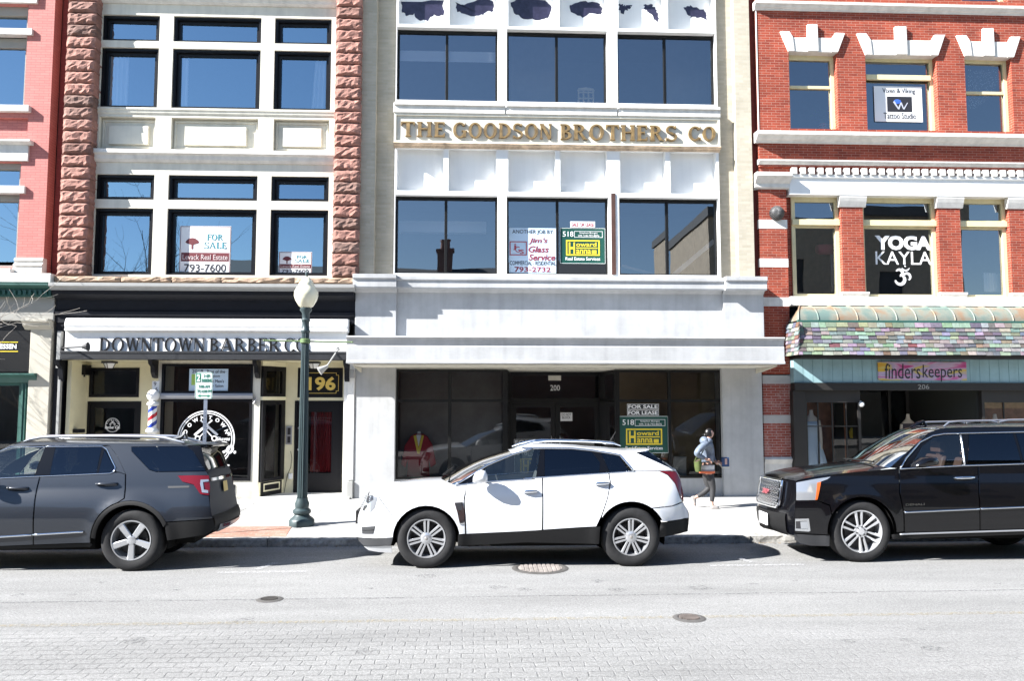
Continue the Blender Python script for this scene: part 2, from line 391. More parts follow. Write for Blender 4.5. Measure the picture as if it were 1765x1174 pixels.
# ---------------------------------------------------------------- wall helpers
def wall(mb, x0, x1, z0, z1, y0, y1, ops):
    xs = sorted({x0, x1, *[v for o in ops for v in o[:2] if x0 < v < x1]}); zs = sorted({z0, z1, *[v for o in ops for v in o[2:4] if z0 < v < z1]})
    def inside(x, z): return any(o[0] < x < o[1] and o[2] < z < o[3] for o in ops)
    nx, nz = len(xs)-1, len(zs)-1
    solid = [[not inside((xs[i]+xs[i+1])/2, (zs[j]+zs[j+1])/2) for j in range(nz)] for i in range(nx)]
    g = lambda i, j: solid[i][j] if 0 <= i < nx and 0 <= j < nz else False
    for i in range(nx):
        for j in range(nz):
            if not solid[i][j]: continue
            a, b, c, d = xs[i], xs[i+1], zs[j], zs[j+1]
            mb.quad((a,y0,c),(b,y0,c),(b,y0,d),(a,y0,d)); mb.quad((b,y1,c),(a,y1,c),(a,y1,d),(b,y1,d))
            if not g(i-1, j): mb.quad((a,y1,c),(a,y0,c),(a,y0,d),(a,y1,d))
            if not g(i+1, j): mb.quad((b,y0,c),(b,y1,c),(b,y1,d),(b,y0,d))
            if not g(i, j-1): mb.quad((a,y1,c),(b,y1,c),(b,y0,c),(a,y0,c))
            if not g(i, j+1): mb.quad((a,y0,d),(b,y0,d),(b,y1,d),(a,y1,d))
    return mb
def frame(mb, x0, x1, z0, z1, y0, y1, w, wt=None, wb=None):
    wt = w if wt is None else wt; wb = w if wb is None else wb
    return wall(mb, x0, x1, z0, z1, y0, y1, [(x0+w, x1-w, z0+wb, z1-wt)])
def pane(mb, x0, x1, z0, z1, y):
    a, b = random.uniform(-.007, .007), random.uniform(-.005, .005)
    return mb.quad((x0,y-a-b,z0),(x1,y-a+b,z0),(x1,y+a+b,z1),(x0,y+a-b,z1))
def shell(root, x0, x1, z1, yf, yb, slabs, m_out, m_in, depth=4.0):
    # outside walls, roof, and dark rooms behind the windows
    b = MB(); b.box(x0, x0+.15, yf, yb, .05, z1); b.box(x1-.15, x1, yf, yb, .05, z1); b.box(x0+.15, x1-.15, yb-.2, yb, .05, z1)
    b.build('side_wall', m_out, root)
    b = MB(); b.box(x0+.15, x1-.15, yf+.02, yb-.2, z1-.2, z1-.02); b.build('roof', M['roof_felt'], root)
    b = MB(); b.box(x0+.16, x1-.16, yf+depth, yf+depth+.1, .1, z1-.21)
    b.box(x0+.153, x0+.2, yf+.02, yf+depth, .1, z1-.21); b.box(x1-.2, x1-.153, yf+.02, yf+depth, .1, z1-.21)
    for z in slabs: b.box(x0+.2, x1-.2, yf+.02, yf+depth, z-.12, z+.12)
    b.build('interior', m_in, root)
# ================================================================ SETTING
ROADZ = 0.0
def roadmat():
    m = bpy.data.materials.new('asphalt'); m.use_nodes = True; t = m.node_tree; L = t.links.new; b = t.nodes['Principled BSDF']
    b.inputs['Roughness'].default_value = .9; b.inputs['Specular IOR Level'].default_value = .25
    tc = t.nodes.new('ShaderNodeTexCoord'); sp = t.nodes.new('ShaderNodeSeparateXYZ'); L(tc.outputs['Object'], sp.inputs[0])
    def noise(s, d=6, r=.6, src=None):
        n = t.nodes.new('ShaderNodeTexNoise'); n.inputs['Scale'].default_value = s; n.inputs['Detail'].default_value = d; n.inputs['Roughness'].default_value = r
        L(src or tc.outputs['Object'], n.inputs['Vector']); return n.outputs['Fac']
    def rng(v, a, b_, c, d):
        r = t.nodes.new('ShaderNodeMapRange'); L(v, r.inputs[0])
        for i, q in enumerate((a, b_, c, d)): r.inputs[i+1].default_value = q
        return r.outputs[0]
    def mth(op, a, b_):
        k = t.nodes.new('ShaderNodeMath'); k.operation = op
        for i, q in enumerate((a, b_)):
            if isinstance(q, (int, float)): k.inputs[i].default_value = q
            else: L(q, k.inputs[i])
        return k.outputs[0]
    fine = mth('MULTIPLY', rng(noise(120, 3, .8), .34, .66, .55, 1.4), rng(noise(38, 4, .75), .33, .67, .68, 1.26))
    mp = t.nodes.new('ShaderNodeMapping'); mp.inputs['Scale'].default_value = (.25, 1.6, 1); L(tc.outputs['Object'], mp.inputs[0])
    big = rng(noise(1.0, 7, .65, mp.outputs[0]), .3, .7, .80, 1.1)
    mid = rng(noise(7, 6, .7), .3, .7, .93, 1.06)
    # old paving blocks telegraphing through the worn surface
    k = t.nodes.new('ShaderNodeTexBrick'); k.inputs['Scale'].default_value = 1; k.inputs['Brick Width'].default_value = .21; k.inputs['Row Height'].default_value = .125
    k.inputs['Mortar Size'].default_value = .008; k.inputs['Mortar Smooth'].default_value = .5
    ds = t.nodes.new('ShaderNodeVectorMath'); ds.operation = 'MULTIPLY_ADD'
    nz = t.nodes.new('ShaderNodeTexNoise'); nz.inputs['Scale'].default_value = 3.5; L(tc.outputs['Object'], nz.inputs['Vector'])
    L(nz.outputs['Color'], ds.inputs[0]); ds.inputs[1].default_value = (.055,.045,0); L(tc.outputs['Object'], ds.inputs[2]); L(ds.outputs[0], k.inputs['Vector'])
    zone = rng(mth('ADD', sp.outputs[1], mth('MULTIPLY', noise(1.2, 3), .9)), -7.95, -8.75, 0, 1)
    zone = mth('MULTIPLY', zone, rng(sp.outputs[0], -1.5, 2.6, 1, .25))
    patch = rng(noise(3.6, 6, .75), .38, .6, .25, 1)
    blk = mth('MULTIPLY', mth('MULTIPLY', k.outputs['Fac'], zone), patch)
    dark = mth('SUBTRACT', 1, mth('MULTIPLY', blk, .10))
    tot = mth('MULTIPLY', mth('MULTIPLY', mth('MULTIPLY', fine, big), mid), dark)
    v = t.nodes.new('ShaderNodeVectorMath'); v.operation = 'SCALE'; v.inputs[0].default_value = (.228, .227, .222); L(tot, v.inputs['Scale']); L(v.outputs[0], b.inputs['Base Color'])
    bp = t.nodes.new('ShaderNodeBump'); bp.inputs['Strength'].default_value = .9; bp.inputs['Distance'].default_value = .014
    h = mth('SUBTRACT', mth('MULTIPLY', noise(90, 4, .75), .35), mth('MULTIPLY', blk, 1.3)); L(h, bp.inputs['Height']); L(bp.outputs[0], b.inputs['Normal'])
    return m
KY = -3.97           # kerb face
GUT = -.09
def walkz(y): return .035+(y-KY)*(.135/3.97)
g = MB(); g.quad((-400,-400,-.3),(400,-400,-.3),(400,400,-.3),(-400,400,-.3)); struct(g.build('ground', mat('earth', (.1,.095,.085), .9)))
g = MB(); g.quad((-90,-16,0),(90,-16,0),(90,-5.95,0),(-90,-5.95,0)); g.quad((-90,-5.95,0),(90,-5.95,0),(90,KY+.01,GUT),(-90,KY+.01,GUT))
struct(g.build('road', roadmat()))
sw = mat('sidewalk_concrete', (.43,.42,.4), .9, var=.15, vscale=3, bump=.2, bscale=80)
def jointed(m, size, amt):
    t = m.node_tree; L = t.links.new; b = t.nodes['Principled BSDF']; src = b.inputs['Base Color'].links[0].from_socket
    tc = t.nodes.new('ShaderNodeTexCoord'); k = t.nodes.new('ShaderNodeTexBrick'); k.offset = 0
    k.inputs['Scale'].default_value = 1; k.inputs['Brick Width'].default_value = size; k.inputs['Row Height'].default_value = size; k.inputs['Mortar Size'].default_value = .012
    k.inputs['Color1'].default_value = (1,1,1,1); k.inputs['Color2'].default_value = (.93,.93,.93,1); k.inputs['Mortar'].default_value = (amt,amt,amt,1)
    L(tc.outputs['Object'], k.inputs['Vector']); v = t.nodes.new('ShaderNodeVectorMath'); v.operation = 'MULTIPLY'
    L(src, v.inputs[0]); L(k.outputs['Color'], v.inputs[1]); L(v.outputs[0], b.inputs['Base Color'])
jointed(sw, 1.5, .45)
g = MB(); g.quad((-90,KY+.15,walkz(KY+.15)),(90,KY+.15,walkz(KY+.15)),(90,2.5,walkz(2.5)),(-90,2.5,walkz(2.5))); struct(g.build('sidewalk', sw))
# far pavement behind the camera
g = MB(); g.box(-90, 90, -22, -16, -.1, .12); struct(g.build('opposite_sidewalk', sw))
# granite kerb, stone by stone
kb = MB(); x = -60.0
while x < 60:
    l = random.uniform(1.6, 2.6); n = 14
    j = random.uniform(-.012, .012)
    vs = []; fs = []
    for i in range(n+1):
        for q, (yy, zz) in enumerate(((KY,-.25),(KY,-.05),(KY+.006,.02),(KY+.03,.035),(KY+.15,walkz(KY+.15)+.004))):
            e = .013 if q in (1, 2) else .003
            vs.append((x+.006+(l-.012)*i/n, yy+j+random.uniform(-e, e), zz+random.uniform(-.006, .006)*(q in (2, 3))))
    for i in range(n):
        for q in range(4): fs.append((i*5+q, (i+1)*5+q, (i+1)*5+q+1, i*5+q+1))
    fs.append((0,1,2,3,4)); fs.append(tuple(n*5+q for q in (4,3,2,1,0)))
    kb.add(vs, fs); x += l
struct(kb.build('kerb', mat('granite', (.34,.33,.31), .9, var=.45, vscale=16, bump=.8, bscale=60, streak=.3)))
# brick strip set in the pavement by the lamp post
bp = brickmat('paving_brick', (.3,.15,.11), (.34,.18,.13), (.3,.26,.22), .2, .1, .006, dirt=.35, wear=(.36,.3,.26))
t_ = bp.node_tree
for lk in list(t_.links):
    if lk.to_node.type == 'TEX_BRICK' and lk.to_socket.name == 'Vector': t_.links.remove(lk)
t_.links.new([n for n in t_.nodes if n.type == 'TEX_COORD'][0].outputs['Object'], [n for n in t_.nodes if n.type == 'TEX_BRICK'][0].inputs['Vector'])
g = MB(); xa, xb = UX(60, 915, -3.4), UX(503, 915, -3.4)
for (a, b) in ((xa, xb),):
    g.quad((a,KY+.16,walkz(KY+.16)+.005),(b,KY+.16,walkz(KY+.16)+.005),(b-.1,-2.95,walkz(-2.95)+.005),(a,-2.95,walkz(-2.95)+.005))
struct(g.build('brick_paving', bp))
# debris in the gutter
db = MB()
for i in range(420):
    x = random.uniform(-7, 6); y = KY-abs(random.gauss(0, .09))-.01; s = random.uniform(.008, .03)
    z = GUT*((y+5.95)/(KY+5.95))+.004; a = random.uniform(0, 3.1)
    db.quad((x-s*math.cos(a), y-s*math.sin(a)*.5, z), (x+s*.5*math.sin(a), y-s*.4, z+random.uniform(0, .02)), (x+s*math.cos(a), y+s*math.sin(a)*.5, z+.004), (x-s*.4*math.sin(a), y+s*.4, z+.008))
o = db.build('leaf_litter', mat('dry_leaf', (.26,.2,.13), .9, var=.5, vscale=9)); o['kind'] = 'stuff'
# worn painted markings
def wornpaint(name, col, amt):
    m = mat(name, col, .8); t = m.node_tree; L = t.links.new; b = t.nodes['Principled BSDF']
    tc = t.nodes.new('ShaderNodeTexCoord'); n = t.nodes.new('ShaderNodeTexNoise'); n.inputs['Scale'].default_value = 26; n.inputs['Detail'].default_value = 9; n.inputs['Roughness'].default_value = .75
    L(tc.outputs['Object'], n.inputs['Vector']); r = t.nodes.new('ShaderNodeMapRange'); r.inputs[1].default_value = amt-.12; r.inputs[2].default_value = amt+.12
    L(n.outputs['Fac'], r.inputs[0]); L(r.outputs[0], b.inputs['Alpha']); return m
wp = wornpaint('worn_white_paint', (.42,.42,.42), .52); yp = wornpaint('worn_yellow_paint', (.34,.29,.18), .59)
def strip(mb, p, q, w, z=.004):
    d = (q-p); n = Vector((-d.y, d.x, 0)).normalized()*w/2
    return mb.quad(p-n+Vector((0,0,z)), q-n+Vector((0,0,z)), q+n+Vector((0,0,z)), p+n+Vector((0,0,z)))
for pts in (((375,988),(530,986),(440,985),(478,970)), ((1222,976),(1386,974),(1300,973),(1270,962))):
    b = MB(); strip(b, UG(*pts[0],0), UG(*pts[1],0), .1); strip(b, UG(*pts[2],0)+Vector((0,.08,0)), UG(*pts[3],0), .1, .005)
    struct(b.build('parking_marking', wp))
b = MB(); p, q = UG(0,1080,0), UG(1765,1057,0); d = (q-p)
strip(b, p-d*3, q+d*3, .09); struct(b.build('lane_marking', yp))
M['iron_rim'] = mat('iron_rim', (.10,.095,.09), .7, metal=.3, var=.3)
sp = wornpaint('tar', (.10,.10,.10), .56)
b = MB(); p, q = UG(0,1040,0), UG(1765,1018,0); d = (q-p); n_ = 90; prev = None
for i in range(n_):
    a = p-d*.5+d*2*i/n_+Vector((0, random.uniform(-.012, .012), 0)); w_ = random.uniform(.008, .022)
    if prev is not None: b.quad(prev[0]+Vector((0,-prev[1],.0045)), a+Vector((0,-w_,.0045)), a+Vector((0,w_,.0045)), prev[0]+Vector((0,prev[1],.0045)))
    prev = (a, w_)
struct(b.build('road_seam', sp))
b = MB()
for i in range(26):
    x, y = random.uniform(-7, 7), random.choice((random.gauss(-7.2, .25), random.gauss(-9.4, .3))); r = random.uniform(.03, .16); ps = [(x+r*random.uniform(.6, 1.2)*math.cos(2*math.pi*k/11), y+r*.8*random.uniform(.6, 1.2)*math.sin(2*math.pi*k/11), .0035) for k in range(11)]; b.add(ps, [tuple(range(11))])
struct(b.build('road_stain', wornpaint('oil', (.12,.12,.12), .6)))
def manhole(name, px, py, r, label, rust=(.28,.25,.23)):
    c = UG(px, py, 0); t = thing(name, label, 'manhole cover', (c.x, c.y, 0), None)
    b = MB(); b.lathe([(r*.9,.004),(r,.012),(r+.03,.008),(r+.05,.002)], (c.x,c.y,0), n=40); b.build('rim', M['iron_rim'], t)
    b = MB(); b.lathe([(0,.008),(r*.89,.008)], (c.x,c.y,0), n=40)
    s = r/5.5
    for i in range(-6, 7):
        for j in range(-6, 7):
            if math.hypot(i, j)*s < r*.85: b.box(c.x+i*s-s*.33, c.x+i*s+s*.33, c.y+j*s-s*.33, c.y+j*s+s*.33, .009, .018)
    b.build('cover', mat('rusty_iron', rust, .8, metal=0, var=.4, vscale=8), t)
manhole('manhole_cover', 931, 980, .33, 'round rusty manhole cover in the asphalt in front of the white car')
manhole('valve_cover', 465, 1034, .1, 'small dark valve cover in the road below the dark grey car', (.06,.055,.05))
manhole('valve_cover', 1188, 1066, .12, 'small sunken iron cover beside the yellow line at right', (.12,.1,.09))

# ================================================================ buildings across the street (seen only mirrored in the windows)
def opposite(name, label, x0, x1, y, h, gable, mcol, chim):
    t = thing(name, label, 'building', ((x0+x1)/2, y, 0), 'buildings across the street')
    b = MB(); ops = []
    n = max(2, int((x1-x0)/2.6)); w = (x1-x0)/n
    for i in range(n):
        for z in (4.4, 7.6): 
            if z+1.8 < h: ops.append((x0+w*i+w*.28, x0+w*i+w*.72, z, z+1.8))
    wall(b, x0, x1, 0, h, y-.3, y, [(a, c, d, e) for a, c, d, e in ops]); b.box(x0, x1, y-9, y-.32, 0, h); b.build('wall', mcol, t)
    b = MB()
    for a, c, d, e in ops: pane(b, c, a, d, e, y-.15)
    b.build('window', M['interior_dark'], t)
    b = MB()
    if gable: b.xprism([(y+.4, h),(y-4.5, h+gable),(y-9.4, h)], x0-.2, x1+.2)
    else: b.box(x0-.1, x1+.1, y-9.3, y+.35, h, h+.5)
    r = b.build('roof', M['roof_felt'], t)
    for cx in chim:
        b = MB(); b.box(cx-.3, cx+.3, y-4.8, y-4.1, h, h+gable+1.0); b.box(cx-.38, cx+.38, y-4.9, y-4.0, h+gable+1.0, h+gable+1.15)
        b.lathe([(.14,0),(.12,.5),(.16,.52),(.16,.6)], (cx, y-4.45, h+gable+1.15), n=10); b.build('chimney', mcol, r)
ob = brickmat('old_brick', (.17,.08,.06), (.22,.1,.07), (.25,.22,.2)); 
opposite('brick_rowhouse', 'long dark brick building with twin chimneys across the street, mirrored in the windows', -16, 12, -24, 7.6, 2.4, ob, (-7.4, -2.2))
opposite('stone_rowhouse', 'pale stone building across the street mirrored in the upper right windows', 12.2, 27, -24, 12.5, 0, mat('old_stone', (.27,.22,.16), .9, var=.3), ())
opposite('stucco_rowhouse', 'flat roofed grey building across the street far to the left', -34, -16.2, -24, 8.2, 0, mat('old_stucco', (.2,.2,.2), .9, var=.3), ())

# ================================================================ CREAM BRICK BUILDING (centre)
CXL, CXR = UX(613, 540, 0), UX(1314.5, 540, 0)
TOP = 13.2
cb = thing('cream_brick_building', 'cream brick building with white window bays, gilt letters and a grey concrete shopfront canopy', 'building', ((CXL+CXR)/2, 0, .1))
zc = lambda py, Y, px=960: UZ(px, py, Y)
z_ct, z_cb = zc(477, -.25), zc(498, -.25)          # concrete cornice
ucols = [(682, 857), (873, 1047), (1065, 1235)]; umid = [768.5, 960.5, 1149.5]
YF, YG = .24, .42
bx = [(UX(a, 400, YG), UX(b, 400, YG)) for a, b in ucols]; mx = [UX(a, 400, YG) for a in umid]
wxl, wxr = UX(679, 400, YF), UX(1241.5, 400, YF)
zw2 = (zc(475, YG), zc(342, YG)); zp2 = (zc(331, YF), zc(256, YF)); zw3 = (zc(181, YG), zc(57.5, YG)); zp3 = (zc(46, YF), zc(-28, YF))
ops = []
for i in range(3):
    a, b = bx[i]; ops.append((a, b, *zw2)); ops.append((a, b, *zw3))
    for zz in (zp2, zp3):
        ops.append((a+.03, mx[i]-.055, *zz)); ops.append((mx[i]+.055, b-.03, *zz))
b = MB(); wall(b, wxl, wxr, z_ct-.3, TOP, YF, YF+.3, ops); b.build('window_wall', M['white_trim'], cb, bevel=.006)
for i in range(3):                                    # blind white panels above the windows
    a, b_ = bx[i]
    for (q, r) in ((a+.03, mx[i]-.055), (mx[i]+.055, b_-.03)):
        for zz in (zp2, zp3):
            k = MB(); k.box(q-.01, r+.01, YG+.03, YG+.06, zz[0]-.01, zz[1]+.01); k.build('transom_panel', M['white_trim'], cb)
# dark glass showing where the paint has flaked off the top panels
flakes = [[(691,2),(765,0),(764,28),(748,24),(738,36),(722,34),(714,22),(699,26),(692,18)],
          [(785,3),(800,8),(830,-4),(850,2),(851,18),(838,20),(826,26),(806,25),(788,20)],
          [(880,4),(905,-6),(940,0),(951,12),(945,30),(930,34),(902,32),(886,22)],
          [(982,8),(1000,2),(1030,4),(1039,14),(1036,26),(1020,22),(1004,30),(984,20)],
          [(1065,8),(1074,6),(1078,10),(1090,8),(1085,15),(1078,16),(1076,24),(1070,22)],
          [(1109,8),(1122,6),(1130,16),(1135,22),(1134,38),(1126,30),(1118,20),(1112,16)],
          [(1178,12),(1190,8),(1204,14),(1218,20),(1219,33),(1204,30),(1190,30),(1184,22)]]
k = MB()
for fl in flakes:
    pts = []
    for i in range(len(fl)):
        p, q = fl[i], fl[(i+1) % len(fl)]
        for j in range(4):
            tt = j/4; jx = 0 if j == 0 else random.uniform(-2.2, 2.2)
            pts.append((p[0]+(q[0]-p[0])*tt+jx, p[1]+(q[1]-p[1])*tt+(0 if j == 0 else random.uniform(-2.2, 2.2))))
    P = [U(x, y, YG+.027) for x, y in pts]; k.prism([(v.x, v.z) for v in P], YG+.026, YG+.032)
k.build('peeled_paint', mat('dark_old_glass', (.03,.028,.055), .25, var=.4, vscale=10), cb)
# aluminium windows
def slider(parent, a, b_, z0, z1, mid, y, fm, gm, w=.045, mw=.03):
    f = MB(); frame(f, a, b_, z0, z1, y-.03, y+.05, w, wt=w*1.6); f.box(mid-mw, mid+mw, y-.025, y+.045, z0+w, z1-w*1.6)
    o = f.build('window', fm, parent, bevel=.004)
    g = MB(); pane(g, a+w, mid-mw, z0+w, z1-w*1.6, y+.01); pane(g, mid+mw, b_-w, z0+w, z1-w*1.6, y+.012); g.build('glass_pane', gm, o)
    return o
for i in range(3):
    slider(cb, *bx[i], *zw2, mx[i], YG, M['bronze_frame'], M['glass_tinted']); slider(cb, *bx[i], *zw3, mx[i], YG, M['bronze_frame'], M['glass_tinted'])
k = MB(); k.box(UX(1054, 400, YF-.01), UX(1061, 400, YF-.01), YF-.02, YF-.002, zw2[0], zw2[1]+.08); k.build('wood_batten', M['brown_wood'], cb)
# third floor sill and name band
k = MB(); sz = (zc(198, .16), zc(182, .16))
for (a, b_) in ((wxl-.03, UX(871, 190, .16)), (UX(873, 190, .16), UX(1064, 190, .16)), (UX(1066, 190, .16), wxr+.03)):
    k.box(a, b_, .14, YF+.02, sz[0], sz[1]); k.box(a+.01, b_-.01, .10, YF+.02, sz[1]-.05, sz[1]+.01)
k.build('sill', M['limestone'], cb, bevel=.008)
nb = (zc(250, .2), zc(199, .2))
k = MB(); k.box(wxl-.02, wxr+.02, .2, YF+.02, nb[0], nb[1]-.003); ob_ = k.build('name_band', M['cream_trim'], cb)
k = MB(); frame(k, wxl-.02, wxr+.02, nb[0], nb[1]-.003, .165, .199, .05); k.build('band_moulding', M['cream_trim'], cb, bevel=.006)
k = MB(); k.xprism([(YF, nb[0]-.002), (.12, nb[0]-.002), (.10, nb[0]-.02), (.12, nb[0]-.045), (.19, nb[0]-.06), (.21, nb[0]-.1), (YF, nb[0]-.1)], wxl-.02, wxr+.02)
k.build('weathered_ledge', mat('weathered_wood', (.55,.42,.3), .8, var=.5, vscale=5, bump=.4), cb)
LET = mat('gilt_letter', (.22,.145,.06), .55, metal=.1, var=.55, vscale=8)
for wd, x0, x1, ya, yb in (('THE', 691, 768, 209.5, 234), ('GOODSON', 781, 951, 212, 237), ('BROTHERS', 966, 1167, 215, 240.5), ('CO', 1187, 1233.5, 218, 241)):
    k = MB(); a, b_ = UX(x0, 225, .15), UX(x1, 225, .15); serif_in(k, wd, a, b_, UZ((x0+x1)/2, yb+.5, .15), UZ((x0+x1)/2, ya, .15), .2, .055, gap=.13, T=.2, t=.09)
    k.build('lettering', LET, cb)
# brick piers
k = MB(); zb = z_ct-.4
xl = [UX(619, 250, .15), UX(647, 250, .15)]; xr = [UX(1269, 250, .15), UX(1296, 250, .15)]
k.box(xl[0], xl[1], .15, .5, zb, TOP); k.box(xr[0], xr[1], .15, .5, zb, TOP)
k.box(xl[1], wxl, .33, .52, zb, TOP); k.box(wxr, xr[0], .33, .52, zb, TOP)
k.build('brick_pier', M['cream_brick'], cb)
# concrete front over the shop
def ledge(mb, x0, x1, zt, h, yw, p):                 # moulded ledge: slab, groove, fascia
    mb.xprism([(yw, zt-h*.02), (yw-p*.2, zt), (yw-p, zt), (yw-p, zt-h*.3), (yw-p*.86, zt-h*.36), (yw-p*.86, zt-h*.9), (yw-p*.8, zt-h), (yw-p*.3, zt-h), (yw, zt-h*1.25)], x0, x1)
z_kt = UZ(960, 578.5, -1.4); z_kb = UZ(960, 627, -1.4)
xs = [UX(613, 540, 0), UX(683, 540, -.08), UX(1247.5, 540, -.08), UX(1314.5, 540, 0)]
k = MB(); k.box(xs[1], xs[2], 0, .3, z_kb, z_cb+.1); k.build('fascia', M['concrete'], cb)
k = MB(); k.box(xs[0], xs[1], -.08, .3, z_kb, z_cb+.1); k.box(xs[2], xs[3], -.08, .3, z_kb, z_cb+.1); k.build('fascia_pier', M['concrete'], cb, bevel=.01)
k = MB(); ledge(k, xs[1]+.02, xs[2]-.02, z_ct, z_ct-z_cb, .0, .25); ledge(k, xs[0]-.02, xs[1]+.02, z_ct+.02, z_ct-z_cb+.03, -.08, .27); ledge(k, xs[2]-.02, xs[3]-.0, z_ct+.02, z_ct-z_cb+.03, -.08, .27)
k.box(xs[0], xs[3], .0, .5, z_cb, z_ct-.01)
k.build('cornice', M['concrete'], cb, bevel=.006)
cx0, cx1 = UX(597, 600, -1.4), UX(1352.5, 600, -1.4); H = z_kt-z_kb
k = MB(); k.xprism([(0, z_kt), (-1.43, z_kt-.02), (-1.44, z_kt-.045), (-1.40, z_kt-.08), (-1.36, z_kt-H*.33), (-1.36, z_kt-H*.37), (-1.385, z_kt-H*.39), (-1.385, z_kt-H*.9), (-1.42, z_kt-H*.93), (-1.42, z_kb), (-1.30, z_kb), (0, z_kb)], cx0, cx1)
cano = k.build('canopy', M['concrete'], cb, bevel=.004)
k = MB(); k.box(cx0+.12, cx1-.12, -1.28, .05, z_kb-.03, z_kb-.003); k.build('soffit', M['cream_trim'], cano)
# two tapering brackets under the canopy ends and the side piers
wz = .13
k = MB(); pl = (UX(612, 750, 0), UX(681, 750, 0)); pr = (UX(1246, 750, 0), UX(1315.5, 750, 0))
k.box(pl[0], pl[1], 0, .5, wz, z_kb-.001); k.box(pr[0], pr[1], 0, .5, wz, z_kb-.001); k.build('shop_pier', M['concrete'], cb, bevel=.012)
k = MB()
for (a, b_) in ((cx0+.1, pl[0]+.12), (pr[1]-.12, cx1-.1)):
    k.xprism([(-1.25, z_kb-.032), (-.012, z_kb-.032), (-.012, z_kb-.14), (-.4, z_kb-.12)], a, b_)
k.build('canopy_bracket', M['cream_trim'], cb)
# shopfront
YS = .16; zt_s = UZ(775, 637.5, YS); z_tr = UZ(775, 691, YS); z_sl = UZ(775, 826, YS)
L0, L1, Lm = UX(682, 740, YS), UX(870, 740, YS), UX(775, 740, YS); R0, R1, Rm = UX(1064, 740, YS), UX(1245.5, 740, YS), UX(1154, 740, YS)
YE = 1.5; E0, E1 = UX(876, 740, YE), UX(1038, 740, YE)
k = MB(); k.box(L0, L1, YS-.02, YS+.15, wz, z_sl); k.box(R0, R1, YS-.02, YS+.15, wz, z_sl); k.build('bulkhead', M['concrete'], cb)
k = MB(); k.box(pl[1], pr[0], YS, YE+.3, zt_s+.005, z_kb+.1); k.build('entry_soffit', M['cream_trim'], cb)
def shopwin(a, b_, mid, name='shop_window'):
    f = MB(); frame(f, a, b_, z_sl, zt_s, YS-.03, YS+.04, .05); f.box(mid-.035, mid+.035, YS-.032, YS+.03, z_sl+.05, zt_s-.05); f.box(a+.05, mid-.035, YS-.028, YS+.03, z_tr-.03, z_tr+.03); f.box(mid+.035, b_-.05, YS-.028, YS+.03, z_tr-.03, z_tr+.03)
    o = f.build(name, M['bronze_frame'], cb, bevel=.004)
    g = MB()
    for (p, q) in ((a+.05, mid-.035), (mid+.035, b_-.05)):
        for (u, v) in ((z_sl+.05, z_tr-.03), (z_tr+.03, zt_s-.05)): pane(g, p, q, u, v, YS)
    g.build('glass_pane', M['glass_shop'], o)
shopwin(L0, L1, Lm); shopwin(R0, R1, Rm)
f = MB()                                               # splayed entry returns
for (xa, xb) in ((L1, E0), (R0, E1)):
    for (za, zb_) in ((wz, wz+.45), (z_tr-.03, z_tr+.03), (zt_s-.07, zt_s)):
        f.zprism([(xa, YS+.045), (xa+(.05 if xb > xa else -.05), YS+.045), (xb+(.05 if xb > xa else -.05), YE), (xb, YE)], za, zb_)
    s_ = 1 if xb > xa else -1
    f.box(xa, xa+.06*s_, YS-.02, YS+.045, wz, zt_s); f.box(xb, xb+.06*s_, YE-.06, YE+.02, wz, zt_s)
o = f.build('entry_return', M['bronze_frame'], cb)
g = MB()
for (xa, xb) in ((L1, E0), (R0, E1)): g.quad((xa,YS+.05,wz+.45),(xb,YE-.06,wz+.45),(xb,YE-.06,zt_s-.07),(xa,YS+.05,zt_s-.07))
g.build('glass_pane', M['glass_shop'], o)
f = MB(); dm = (E0+E1)/2; frame(f, E0, E1, wz, zt_s, YE-.03, YE+.04, .08); f.box(E0+.08, E1-.08, YE-.028, YE+.03, z_tr-.05, z_tr+.05)
o = f.build('door_frame', M['bronze_frame'], cb, bevel=.004)
g = MB(); pane(g, E0+.08, E1-.08, z_tr+.05, zt_s-.08, YE); g.build('glass_pane', M['glass_shop'], o)
for (a, b_) in ((E0+.085, dm-.005), (dm+.005, E1-.085)):
    f = MB(); frame(f, a, b_, wz+.01, z_tr-.055, YE-.02, YE+.025, .1, wb=.25); d = f.build('door', M['bronze_frame'], cb)
    g = MB(); pane(g, a+.1, b_-.1, wz+.26, z_tr-.155, YE); g.build('glass_pane', M['glass_shop'], d)
    hx = dm-.1 if b_ < dm else dm+.1
    g = MB(); g.tube([(hx, YE-.02, wz+.8), (hx, YE-.07, wz+.82), (hx, YE-.07, wz+1.25), (hx, YE-.02, wz+1.27)], .012); g.build('handle', M['silver'], d, smooth=True)
k = MB(); ptext(k, '200', 948.5, 664, 965, 673.5, YE-.002, depth=.003); k.build('house_number', M['vinyl_white'], cb)
k = MB(); k.pbox(945, 644, 967, 656, YE-.012, .01); k.build('notice', M['cream_trim'], cb)
# rooms: display backs
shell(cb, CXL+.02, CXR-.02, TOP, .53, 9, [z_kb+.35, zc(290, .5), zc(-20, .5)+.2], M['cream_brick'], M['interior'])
k = MB(); k.box(L0+.02, L1-.05, .9, .94, z_sl, zt_s); k.box(L0+.02, L1-.05, .33, .9, z_sl-.03, z_sl+.0); k.build('display_back', mat('display_grey', (.17,.17,.17), .9, var=.25, vscale=2), cb)
k = MB(); k.box(R0+.02, R1-.02, .62, .66, z_sl+.35, zt_s); k.box(Rm+.08, R1-.02, .62, .66, z_sl, z_sl+.34); k.build('plywood_back', mat('plywood', (.15,.115,.065), .8, var=.2, vscale=3), cb)

